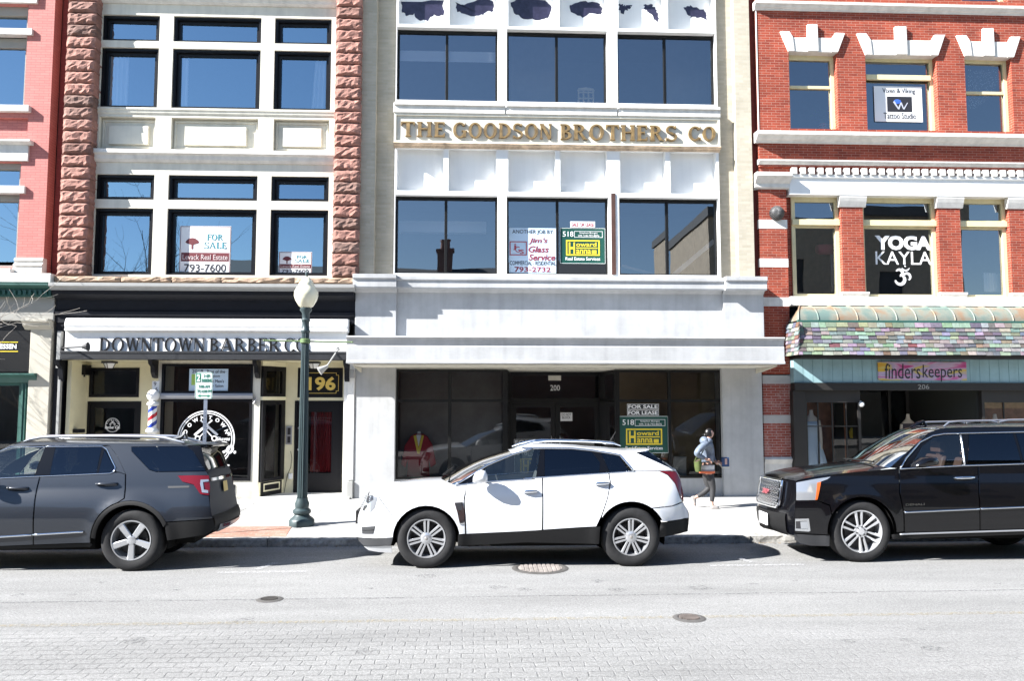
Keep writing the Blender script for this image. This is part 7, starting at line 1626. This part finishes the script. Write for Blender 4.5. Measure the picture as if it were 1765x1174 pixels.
fas = [Ty(306,484,(-.09,.01)), Ty(303,540,(-.10,0)), Ty(302,606,(-.11,0)), Ty(298,660,(-.13,0)), Ty(296,720,(-.14,0)), Ty(300,816,(-.11,0)), Ty(330,850,(-.04,0))]
cy.loft('bumper', fas, BK, n=22)
gfas = [Ty(305,490,(-.095,.01)), Ty(303,540,(-.10,0)), Ty(302,606,(-.11,0)), Ty(299,645,(-.125,0)), Ty(298,668,(-.13,0))]
cy.loft('grille_backing', gfas, M['under'], u0=-.60, u1=.60, off=(-.012, 0))
def gp(t, u, o=-.03):
    i = min(int(t*4), 3); f = t*4-i; a, b = gfas[i], gfas[i+1]; mixp = lambda k, j: a[k][j]+(b[k][j]-a[k][j])*f
    v = cy.loftpt(mixp(0,0), mixp(0,1), (mixp(1,0), mixp(1,1)), u); return Vector((v[0]+o, v[1], v[2]))
mb = MB(); edge = [gp(.0, -.60+1.2*i/14) for i in range(15)]+[gp(.75*i/6, .62) for i in range(1, 7)]+[gp(1, .5)]+[gp(1, .5-1.0*i/12) for i in range(1, 13)]+[gp(.75, -.62)]+[gp(.75-.75*i/6, -.62) for i in range(1, 7)]
mb.tube(edge, .02, 8); grl = mb.build('grille_frame', M['chrome'], cy.root, smooth=True, one=True)
mb = MB()
for r in range(8):
    t = .07+.9*r/8; hw = .58 if t < .75 else .58-(t-.75)*.4; n = 9
    for i in range(n):
        u = -hw+2*hw*(i+(.5 if r % 2 else 0))/n; u2 = u+2*hw/n*.92
        if u2 > hw: continue
        mb.tube([gp(t, u), gp(t-.04, (u+u2)/2-.02, -.04), gp(t-.04, (u+u2)/2+.02, -.04), gp(t, u2)], [.004, .0075, .0075, .004], 5)
        mb.tube([gp(t, u), gp(t+.042, (u+u2)/2-.02, -.04), gp(t+.042, (u+u2)/2+.02, -.04), gp(t, u2)], [.004, .0075, .0075, .004], 5)
mb.build('grille_mesh_slats', M['chrome'], grl, smooth=True, one=True)
vs, fs = text_geo('GMC', 1, .05); x0 = min(v.x for v in vs); x1 = max(v.x for v in vs); y0 = min(v.y for v in vs); y1 = max(v.y for v in vs); mb = MB()
for v in vs: p = gp(.44-.13*(v.y-y0)/(y1-y0), -.15+.3*(v.x-x0)/(x1-x0), -.06-.02*v.z); mb.v.append(tuple(p))
mb.f = [f[::-1] for f in fs]; mb.build('emblem', mat('emblem_red', (.42,.12,.14), .2, metal=.4), grl, one=True)
cy.loft('bumper', [Ty(296,700,(-.15,0)), Ty(297,730,(-.17,0)), Ty(299,800,(-.15,0)), Ty(304,840,(-.08,0))], M['plastic'], u0=-.8, u1=.8, off=(-.01, 0))
pp = cy.loftpt(*cy.T(298, 755, YZ), (-.17, 0), -.12); mb = MB(); mb.box(pp[0]-.05, pp[0]-.035, pp[1]-.16, pp[1]+.16, pp[2]-.085, pp[2]+.085); mb.build('number_plate', M['white'], cy.root, bevel=.003)
cy.loft('windshield', [Ty(905,399,(-.22,.07)), Ty(1000,310,(-.17,.07)), Ty(1100,222,(-.12,.06)), Ty(1180,163,(-.06,.05)), Ty(1225,146,(-.03,.04))], M['windshield_glass'], n=20)
cy.panel('pillar', sh(q((905,399), (1000,310), (1100,222), (1180,163), (1178,188), (1096,232), (1008,334), (972,398), (940,401))), BK)
cy.loft('roof', [Ty(1225,146,(-.03,.04)), Ty(1300,139,(0,.045)), Ty(1400,137,(0,.05)), Ty(1765,130,(0,.05)), Ty(2200,127,(0,.05)), Ty(2450,125,(0,.045)), Ty(2560,150,(.04,.03))], BK)
cy.loft('tailgate', [Ty(2555,150,(.04,.03)), Ty(2575,250,(.06,0)), Ty(2582,340,(.07,0)), Ty(2585,560,(.07,0)), Ty(2580,724,(.08,0)), Ty(2575,850,(.05,0))], BK)
for sg in (-1, 1):
    mb = MB(); x0_, z0_ = cy.T(1380, 132, YZ); x1_, z1_ = cy.T(2400, 118, YZ); L = x1_-x0_; y = cy.yc+sg*(cy.w(x0_, z0_)-.10)
    f = lambda t, h: cy.X(x0_-.25+(L+.2)*t, y, z0_+(z1_-z0_)*t+h)
    mb.tube([f(0, .0), f(.03, .06), (f(.08, .075)), f(.26, .08), f(.30, .05)], [.012, .016, .016, .016, .014], 8); mb.tube([f(.31, .055), f(.36, .085), f(.6, .09), f(.95, .08), f(1, .0)], [.014, .016, .016, .016, .012], 8); mb.build('roof_rail', M['silver'], cy.root, smooth=True, one=True)
p = cy.T(1190, 150, YZ); b0 = Vector(cy.X(p[0]+.05, cy.yc-.05, p[1]+.055)); mb = MB(); mb.tube([b0+Vector((-.16, 0, -.02)), b0+Vector((-.04, 0, .03)), b0+Vector((.05, 0, .065)), b0+Vector((.09, 0, .0))], [.01, .035, .025, .02], 8); mb.build('antenna', BK, cy.root, smooth=True)
p0 = cy.T(900, 385, YZ); mb = MB(); mb.tube([cy.X(p0[0]-.26, cy.yc+.2, p0[1]+.07), cy.X(p0[0]-.22, cy.yc-.2, p0[1]+.07), cy.X(p0[0]-.12, cy.yc-.55, p0[1]+.05)], .013, 6); mb.build('wiper', M['plastic'], cy.root, smooth=True)
cy.wheel(wf[0], wf[1], rt_, 133/sy*1.02, 'six', .27); cy.wheel(wr[0], wr[1], rt_, 133/sy*1.02, 'six', .27)
cy.well(wf[0], wf[1], 217/sy); cy.well(wr[0], wr[1], 217/sy); cy.core(wf[0], wr[0], .46, 1.19, 1.12, .3)
cy.seats((wf[0]+1.75, wf[0]+2.7), 1.16, mat('seat_tan', (.07,.035,.026), .6))
mb = MB(); x = wf[0]+.85; mb.box(x, x+.3, cy.yc-.66, cy.yc+.66, .98, 1.2); mb.build('dashboard', M['seat_dark'], cy.root, bevel=.06)
a = U(1543, 792, cy.yc-.5); mb = MB(); mb.add([cy.X(wf[0]+.62, cy.yc-.5, 1.24), cy.X(wf[0]+.62, cy.yc-.05, 1.24), cy.X(wf[0]+.72, cy.yc-.05, 1.27), cy.X(wf[0]+.72, cy.yc-.5, 1.27)], [(0,1,2,3)]); tag(mb.build('paper_slip', M['white'], None, loc=(wf[0]+.65, cy.yc-.3, 1.25)), 'white paper slips lying on the dashboard behind the black car windshield', 'paper')
# ================================================================ STREET FURNITURE
def UW(px, py):
    z = .1
    for _ in range(8): p = UG(px, py, z); z = walkz(p.y)
    return p
lg = UW(520, 906); LY = lg.y
lp = thing('street_lamp', 'dark green fluted street lamp with cream acorn globe in front of the barber shop', 'street lamp', (lg.x, lg.y, walkz(LY)))
lz = lambda py: UZ(524, py, LY); sl_ = 1352/(LY+16.8)      # pixels per metre
lgm = mat('lamp_green', (.032,.052,.056), .45, metal=.1, var=.2, vscale=8)
rp = lambda w: w/sl_
k = MB(); z0 = walkz(LY)
k.lathe([(rp(21), z0), (rp(21), lz(897)), (rp(19), lz(894)), (rp(14), lz(890)), (rp(12), lz(887)), (rp(15), lz(884)), (rp(15), lz(880)), (rp(11), lz(876)), (rp(12), lz(868)), (rp(9.5), lz(862)), (rp(9.5), lz(858))], (lg.x, lg.y, 0), n=32); k.build('base', lgm, lp, smooth=35)
k = MB(); n = 32; zA, zB = lz(858), lz(572)
for (z, r) in ((zA, rp(8.6)), (zB, rp(6.3))):
    for i in range(n): a = 2*math.pi*i/n; rr = r*(1 if i % 2 else .86); k.v.append((lg.x+rr*math.cos(a), lg.y+rr*math.sin(a), z))
k.f = [(i, (i+1) % n, n+(i+1) % n, n+i) for i in range(n)]; k.build('fluted_pole', lgm, lp)
k = MB(); k.lathe([(rp(6.5), lz(574)), (rp(7.5), lz(572)), (rp(7.5), lz(569)), (rp(6.2), lz(567)), (rp(6), lz(556)), (rp(8), lz(552)), (rp(6), lz(549)), (rp(6.5), lz(540)), (rp(10), lz(535)), (rp(10), lz(532)), (rp(8), lz(530.5)), (0, lz(530.5))], (lg.x, lg.y, 0), n=28); k.build('capital', lgm, lp, smooth=35)
gm = mat('globe_glass', (.74,.70,.53), .25, coat=.4)
k = MB(); k.lathe([(rp(8), lz(531)), (rp(12), lz(528)), (rp(18), lz(518)), (rp(20.5), lz(510)), (rp(20), lz(503)), (rp(16.5), lz(496)), (rp(13), lz(491.5)), (rp(13.3), lz(490)), (rp(11), lz(486)), (rp(7), lz(480)), (rp(4), lz(477)), (0, lz(476.5))], (lg.x, lg.y, 0), n=36); k.build('globe', gm, lp, smooth=50)
k = MB(); k.lathe([(rp(3), lz(477.5)), (rp(2.2), lz(474)), (rp(3), lz(471)), (rp(1.2), lz(468)), (rp(1.5), lz(466)), (0, lz(461))], (lg.x, lg.y, 0), n=14); k.build('finial', lgm, lp, smooth=40)
k = MB(); pa, pb = U(455, 587, LY), U(607, 590, LY); k.tube([(pa.x, LY, pa.z), (lg.x, LY, (pa.z+pb.z)/2), (pb.x, LY, pb.z)], .014, 8); k.ball((pa.x, LY, pa.z), .02, 8, 6); k.ball((pb.x, LY, pb.z), .02, 8, 6); k.lathe([(rp(7.4), lz(592)), (rp(8.6), lz(591)), (rp(8.6), lz(585)), (rp(7.2), lz(584))], (lg.x, lg.y, 0), n=20); k.build('banner_arm', mat('old_green', (.10,.16,.06), .5), lp, one=True)
# parking sign
PY = -3.62; c = U(351, 664, PY); t = thing('parking_sign', 'white and green two hour parking sign on a metal post behind the dark grey car', 'street sign', (U(353, 760, PY).x, PY, walkz(PY)))
a, b_, c0_, e = rc(336.5, 641.5, 366.5, 688, PY); gs = mat('sign_leaf_green', (.02,.2,.12), .5)
k = MB(); r = .03; k.prism([(a+r, c0_), (b_-r, c0_), (b_, c0_+r), (b_, e-r), (b_-r, e), (a+r, e), (a, e-r), (a, c0_+r)], PY-.003, PY); k.build('sign_plate', mat('sign_white', (.62,.66,.65), .45), t)
k = MB(); Yt = PY-.0035; k.pbox(338, 644, 346.5, 659, Yt-.001, .001); ptext(k, 'HR', 352, 645.5, 363, 651, Yt); ptext(k, 'PARKING', 348, 653, 365, 659, Yt); ptext(k, '9:00 AM', 342.5, 664, 361, 668.8, Yt); ptext(k, 'TO 6:00 PM', 339.5, 672, 364.5, 677, Yt)
a_, b2_, c2_, e2_ = rc(340, 680, 363, 685, Yt); zc_ = (c2_+e2_)/2; k.prism([(a_, zc_), (a_+.05, e2_), (a_+.05, zc_+.008), (b2_-.05, zc_+.008), (b2_-.05, e2_), (b2_, zc_), (b2_-.05, c2_), (b2_-.05, zc_-.008), (a_+.05, zc_-.008), (a_+.05, c2_)], Yt-.002, Yt)
frame(k, a+.008, b_-.008, c0_+.008, e-.008, Yt-.001, Yt, .006); k.build('lettering', gs, t, one=True)
k = MB(); ptext(k, '2', 339.5, 645.5, 345, 657.5, Yt-.0015, bold=.03); k.build('digit', M['vinyl_white'], t)
px_ = U(352.5, 750, PY).x; k = MB(); k.add([(px_-.03, PY+.004, walkz(PY)-.1), (px_-.012, PY+.03, walkz(PY)-.1), (px_+.012, PY+.03, walkz(PY)-.1), (px_+.03, PY+.004, walkz(PY)-.1), (px_-.03, PY+.004, e-.05), (px_-.012, PY+.03, e-.05), (px_+.012, PY+.03, e-.05), (px_+.03, PY+.004, e-.05)], [(0,1,5,4),(1,2,6,5),(2,3,7,6),(4,5,6,7),(3,0,4,7)])
k.build('post', mat('galvanised', (.30,.34,.42), .4, metal=.7, var=.2), t)
k = MB()
for i in range(30): z = walkz(PY)+.3+i*.06; k.lathe([(0, -.0005), (.006, -.0005), (.006, .002)], (px_, PY+.0035, z), 'y', 8)
k.build('post_holes', M['under'], t, one=True)

# ================================================================ BARE TREES
def tree(name, label, base, h, rad, seed, lean=(0, 0), mt=None, crown=.35, levels=4, group=None):
    rnd = random.Random(seed); t = thing(name, label, 'tree', base, group)
    tr = MB(); br = MB()
    def grow(p, d, L, r, lv):
        n = 5; pts = [p]; q = p.copy()
        for i in range(n):
            d = (d+Vector((rnd.gauss(0, .10), rnd.gauss(0, .10), rnd.gauss(.05, .07)))).normalized(); q = q+d*L/n; pts.append(q.copy())
        br.tube(pts, [max(.0035, r*(1-.55*i/n)) for i in range(n+1)], 5 if lv > 1 else 7, cap=False)
        if lv >= levels: return
        for k in range(rnd.randint(3, 5)):
            i = rnd.randint(1, n); dd = d.cross(Vector((rnd.gauss(0, 1), rnd.gauss(0, 1), rnd.gauss(0, 1)))).normalized()
            grow(pts[i], (d*.75+dd*.75+Vector((0, 0, .15))).normalized(), L*rnd.uniform(.45, .75), r*.45, lv+1)
    b = Vector(base); pts = [b+Vector((lean[0]*f**2, lean[1]*f**2, h*crown*f*1.4)) for f in (0, .2, .4, .6, .8, 1)]
    tr.tube(pts, [rad*1.25, rad, rad*.92, rad*.85, rad*.78, rad*.7], 12); tr.build('trunk', mt, t, smooth=True)
    for k in range(9):
        f = rnd.uniform(.55, 1); p = pts[min(5, int(f*5))]; a = k*2.4+rnd.random(); up = rnd.uniform(.4, 1.1)
        grow(p, Vector((math.cos(a), math.sin(a), up)).normalized(), h*rnd.uniform(.26, .4), rad*.4, 1)
    br.build('crown', mt, t, smooth=True, one=True)
bark = mat('pale_bark', (.36,.33,.29), .85, var=.25, vscale=9)
tx = U(-300, 500, -2.9)
tree('bare_tree', 'bare street tree at the left edge with thin pale twigs crossing the pink facade', (tx.x, -2.9, walkz(-2.9)), 6.3, .06, 11, (.15, 0), bark, .36)
tree('bare_tree', 'tall bare tree across the street, mirrored in the left second floor windows', (-18.6, -22.4, .1), 12, .16, 5, (0, 0), mat('dark_bark', (.06,.05,.045), .9), .34)

# ================================================================ WALKING WOMAN
PZ = zoom(1170, 725, 7.118); fg_ = UW(*PZ(430, 1078)); WY = fg_.y
def pp(x, y, dy=0): p = U(*PZ(x, y), WY+dy); return p
sw_ = 1352/(WY+16.8)*7.118                                       # zoom pixels per metre
woman = thing('person', 'woman in pale blue puffer jacket and dark leggings striding past carrying a blue box', 'person', (fg_.x, WY, walkz(WY)))
def skin(name, V, E, parent, mt, sub=2):
    me = bpy.data.meshes.new(name); o = bpy.data.objects.new(name, me); COL.objects.link(o)
    me.from_pydata([v[0] for v in V], E, []); me.update()
    md = o.modifiers.new('skin', 'SKIN'); md.use_smooth_shade = True; md.branch_smoothing = .5
    for i, v in enumerate(V): d = me.skin_vertices[0].data[i]; d.radius = (v[1], v[2] if len(v) > 2 else v[1]); d.use_root = (i == 0)
    s_ = o.modifiers.new('sub', 'SUBSURF'); s_.levels = sub; s_.render_levels = sub
    dg = bpy.context.evaluated_depsgraph_get(); m2 = bpy.data.meshes.new_from_object(o.evaluated_get(dg)); bpy.data.objects.remove(o)
    mb = MB(); mb.v = [tuple(v.co) for v in m2.vertices]; mb.f = [tuple(p.vertices) for p in m2.polygons]; bpy.data.meshes.remove(m2)
    return mb.build(name, mt, parent, smooth='all', one=True)
sk = mat('skin', (.50,.29,.22), .5); near_, far_ = -.10, .10
hip = pp(352, 610); V = [(hip, .12), (pp(348, 520), .105), (pp(345, 420), .11), (pp(350, 320), .12), (pp(358, 255), .07), (pp(366, 225), .05), (pp(372, 195), .055)]
E = [(i, i+1) for i in range(6)]
def limb(start, pts):
    k = start
    for p in pts: V.append(p); E.append((k, len(V)-1)); k = len(V)-1
limb(0, [(pp(362, 640, -.08), .085), (pp(395, 730, -.09), .075), (pp(418, 815, -.08), .055), (pp(414, 900, -.07), .05), (pp(405, 1000, -.06), .034), (pp(412, 1055, -.06), .034), (pp(470, 1078, -.07), .028)])
limb(0, [(pp(335, 640, .08), .085), (pp(345, 740, .08), .075), (pp(372, 828, .08), .055), (pp(310, 885, .08), .05), (pp(222, 940, .08), .034), (pp(183, 950, .08), .034), (pp(192, 1040, .08), .028)])
limb(3, [(pp(345, 285, -.17), .055), (pp(262, 345, -.24), .045), (pp(212, 405, -.25), .038), (pp(262, 440, -.20), .034), (pp(330, 470, -.19), .026), (pp(362, 484, -.19), .03)])
limb(3, [(pp(372, 285, .17), .055), (pp(398, 360, .21), .045), (pp(398, 440, .20), .038), (pp(425, 485, .12), .032), (pp(462, 515, .04), .026), (pp(484, 525, .02), .03)])
body = skin('body', V, E, woman, sk)
# head with face, ears and tied-back hair
hc = pp(372, 160); hr = 52/sw_
mb = MB(); n, m_ = 24, 16
def headpt(th, ph):                                              # facing +x
    x = math.sin(ph)*math.cos(th); y = math.sin(ph)*math.sin(th); z = math.cos(ph)
    q = Vector((x*1.02, y*.80, z*1.18))
    if x > 0:
        f = math.exp(-(y/.16)**2)*x
        q.x += .20*f*math.exp(-((z+.12)/.16)**2)+.05*f*math.exp(-((z+.5)/.09)**2)+.09*f*math.exp(-((z+.85)/.16)**2)-.06*math.exp(-((abs(y)-.3)/.12)**2)*math.exp(-((z-.08)/.13)**2)
    q.x *= 1-.14*max(0, -z)**2*(1 if x < 0 else .1)
    return q
vs = [hc+headpt(2*math.pi*i/n, math.pi*j/m_)*hr for j in range(m_+1) for i in range(n)]
mb.add(vs, [(j*n+i, (j+1)*n+i, (j+1)*n+(i+1) % n, j*n+(i+1) % n) for j in range(m_) for i in range(n)])
tilt = Matrix.Translation(hc) @ Matrix.Rotation(R(-14), 4, 'Y') @ Matrix.Translation(-hc); mb.moved(tilt); hd = mb.build('head', sk, woman, smooth='all')
mb = MB()
for s_ in (-1, 1): mb.ball(tuple(hc+Vector((.82*hr, s_*.3*hr, .09*hr))), .085*hr, 10, 6)
mb.moved(tilt); mb.build('eyes', M['ink'], hd, smooth=True, one=True)
mb = MB()
for s_ in (-1, 1): mb.ball(tuple(hc+Vector((-.02*hr, s_*.8*hr, -.05*hr))), (.16*hr, .05*hr, .24*hr), 10, 8)
mb.moved(tilt); mb.build('ear', sk, hd, smooth=True)
mb = MB(); mb.ball(tuple(hc+Vector((.93*hr, 0, -.50*hr))), (.07*hr, .2*hr, .045*hr), 10, 6); mb.moved(tilt); mb.build('mouth', mat('lips', (.38,.1,.09), .5), hd, smooth=True)
mb = MB(); vs = []
for j in range(m_+1):
    for i in range(n):
        q = headpt(2*math.pi*i/n, math.pi*j/m_); k_ = 1.09 if not (q.x > .30 and q.z < .62) and q.z > -.72-.3*(q.x) else .9
        vs.append(hc+Vector((q.x*k_, q.y*k_*1.02, q.z*k_))*hr)
mb.add(vs, [(j*n+i, (j+1)*n+i, (j+1)*n+(i+1) % n, j*n+(i+1) % n) for j in range(m_) for i in range(n)]); mb.ball(tuple(hc+Vector((-1.05*hr, 0, -.25*hr))), (.36*hr, .34*hr, .5*hr), 14, 10); mb.moved(tilt); mb.build('hair', mat('black_hair', (.006,.005,.005), .35), woman, smooth='all', one=True)
# clothing
jm = mat('jacket_cloth', (.12,.15,.20), .65, var=.45, vscale=14, bump=.5, bscale=22)
V = [(pp(350, 535), .135, .15), (pp(346, 455), .135, .15), (pp(346, 370), .14, .17), (pp(350, 305), .13, .17), (pp(352, 262), .085)]; E = [(i, i+1) for i in range(4)]
limb(3, [(pp(340, 290, -.18), .075), (pp(258, 346, -.25), .072), (pp(208, 406, -.26), .06), (pp(262, 442, -.21), .055), (pp(322, 468, -.20), .045)])
limb(3, [(pp(376, 290, .18), .075), (pp(402, 362, .22), .07), (pp(402, 440, .21), .06), (pp(428, 484, .13), .05), (pp(448, 503, .07), .042)])
skin('jacket', V, E, woman, jm)
mb = MB(); hb = pp(312, 250); mb.ball(tuple(hb), (.085, .13, .085), 14, 10); mb.ball(tuple(hb+Vector((.07, 0, .0))), (.09, .125, .06), 14, 10); mb.build('hood', jm, woman, smooth='all', one=True)
V = [(pp(350, 600), .125, .14), (pp(350, 560), .125, .14)]; E = [(0, 1)]
lm = mat('legging_cloth', (.022,.022,.024), .7)
limb(0, [(pp(364, 645, -.08), .093), (pp(396, 730, -.09), .083), (pp(419, 815, -.08), .062), (pp(415, 900, -.07), .056), (pp(405, 1010, -.06), .042)])
limb(0, [(pp(335, 645, .08), .093), (pp(346, 740, .08), .083), (pp(373, 828, .08), .062), (pp(310, 887, .08), .056), (pp(218, 942, .08), .042)])
skin('leggings', V, E, woman, lm)
def lozenge(mb, c, rx, ry, z0, z1, n=24): mb.lathe([(0, z0), (.96, z0), (1, z0+.01), (1, z1), (.9, z1)], (0,0,0), n=n); mb.v = [(c.x+a*rx, c.y+b*ry, d) if True else 0 for a, b, d in mb.v]
mb = MB(); h0, h1 = pp(345, 600), pp(345, 545); lozenge(mb, h0, .145, .16, h0.z, h1.z); mb.build('shirt', mat('shirt_cloth', (.5,.5,.52), .8, var=.2, vscale=18), woman, smooth=40)
mb = MB(); h0, h1 = pp(345, 645), pp(345, 618); lozenge(mb, h0, .152, .166, h0.z, h1.z); mb.build('shirt_hem', mat('orange_cloth', (.6,.14,.06), .8), woman, smooth=40)
mb = MB(); h0, h1 = pp(345, 619), pp(345, 599); lozenge(mb, h0, .149, .163, h0.z, h1.z); mb.build('shirt_stripe', mat('stripe_cloth', (.2,.18,.22), .8), woman, smooth=40)
shm = mat('shoe', (.26,.24,.23), .6)
def shoe(heel, toe, up):
    mb = MB(); d = (toe-heel); L = d.length; d.normalize(); s_ = Vector((0, 1, 0)); u = d.cross(s_).normalized()
    if u.dot(up) < 0: u = -u
    rows = []
    for f, w, h in ((0, .022, .05), (.08, .032, .075), (.3, .034, .085), (.5, .036, .06), (.72, .042, .042), (.9, .034, .032), (1, .014, .018)):
        c = heel+d*L*f; rows.append([c+s_*math.cos(a)*w+u*(h*max(0, math.sin(a))+(-.0 if math.sin(a) >= 0 else -.008)) for a in [2*math.pi*i/12 for i in range(12)]])
    for r in rows: mb.v += [tuple(v) for v in r]
    for i in range(len(rows)-1):
        for j in range(12): mb.f.append((i*12+j, i*12+(j+1) % 12, (i+1)*12+(j+1) % 12, (i+1)*12+j))
    mb.f += [tuple(range(11, -1, -1)), tuple(len(rows)*12-12+j for j in range(12))]; mb.build('shoe', shm, woman, smooth=50, one=True)
gz = walkz(WY); h_ = pp(392, 1078, -.06); h_.z = gz+.012; t_2 = pp(492, 1085, -.07); t_2.z = gz+.012; shoe(h_, t_2, Vector((0, 0, 1)))
h_ = pp(158, 935, .08); t_2 = pp(200, 1066, .08); t_2.z = max(t_2.z, gz+.03); shoe(h_, t_2, Vector((1, 0, .3)))
def hand(c, d, side, curl):
    mb = MB(); d = d.normalized(); s_ = side.normalized(); u = d.cross(s_).normalized()
    mb.ball(tuple(c), (.04, .03, .036), 12, 8)
    for i, L in enumerate((.068, .078, .073, .058)):
        b = c+s_*(.024-.016*i)+d*.03; mb.tube([b, b+d*L*.45+u*curl*.2*L, b+d*L*.8+u*curl*.5*L, b+d*L*.95+u*curl*.85*L], [.0095, .009, .008, .006], 6)
    b = c+s_*.03; mb.tube([b, b+s_*.02+d*.025, b+s_*.02+d*.055], [.011, .010, .007], 6); mb.build('hand', sk, woman, smooth='all', one=True)
hand(pp(470, 520, .03), Vector((1, -.2, -.15)), Vector((0, -.3, 1)), .7); hand(pp(350, 478, -.2), Vector((1, .1, -.3)), Vector((0, -1, .3)), .9)
# what she carries
bc = pp(478, 525, .02); b1 = pp(605, 455, -.02); b0_ = pp(528, 575, -.02)
t = thing('carried_box', 'small dark blue box held out in the hand of the walking woman', 'box', tuple(pp(566, 580)))
mb = MB(); x0, x1 = pp(524, 520).x, pp(608, 520).x; z0_, z1_ = pp(560, 566).z, pp(560, 452).z; mb.box(x0, x1, WY-.06, WY+.06, z0_, z1_); mb.build('carton', mat('blue_card', (.03,.07,.17), .5, var=.5, vscale=24), t, bevel=.006)
mb = MB(); mb.box(x0-.0, x1+.0, WY-.066, WY+.066, z0_-.022, z0_-.001); mb.build('tray', M['cream_trim'], t, bevel=.004)
mb = MB(); xm = (x0+x1)/2; mb.box(xm-.02, xm+.025, WY-.064, WY-.0605, z0_+.045, z1_-.02); mb.build('label_panel', mat('pink_print', (.5,.32,.28), .6), t)
mb = MB(); mb.tube([tuple(pp(478, 522, .02)), tuple(pp(524, 556, .0))], .012, 8); mb.build('grip', M['cream_trim'], t)
t = thing('tote_bag', 'green tote bag with dark opening hanging behind the woman on a shoulder strap', 'bag', tuple(pp(230, 640, -.18))); gmat = mat('green_cloth', (.055,.075,.015), .8, var=.35, vscale=14)
mb = MB(); ct = pp(232, 490, -.16); bt = pp(238, 632, -.16); rx = 44/sw_; mb.lathe([(0, bt.z), (.72, bt.z+.005), (.78, bt.z+.03), (.92, (ct.z+bt.z)/2), (1, ct.z), (.92, ct.z), (.85, (ct.z+bt.z)/2)], (0,0,0), n=24)
mb.v = [((ct.x if False else ct.x+(bt.x-ct.x)*(ct.z-d)/(ct.z-bt.z))+a*rx, WY-.16+b*.11, d+a*.03*(1 if d > bt.z+.1 else 0)) for a, b, d in mb.v]; mb.build('bag_body', gmat, t, smooth=40, one=True)
mb = MB(); mb.lathe([(0, 0), (.9, 0)], (0,0,0), n=20); mb.v = [(ct.x+a*rx, WY-.16+b*.1, ct.z-.012+a*.03) for a, b, d in mb.v]; mb.build('lining', mat('bag_lining', (.05,.02,.025), .9), t)
mb = MB(); mb.tube([tuple(pp(196, 500, -.2)), tuple(pp(215, 455, -.22)), tuple(pp(262, 440, -.24)), tuple(pp(310, 355, -.215)), tuple(pp(352, 278, -.15)), tuple(pp(372, 250, -.04))], .011, 8); mb.tube([tuple(pp(268, 500, -.2)), tuple(pp(262, 440, -.24))], .011, 8); mb.build('strap', gmat, t, smooth=True, one=True)
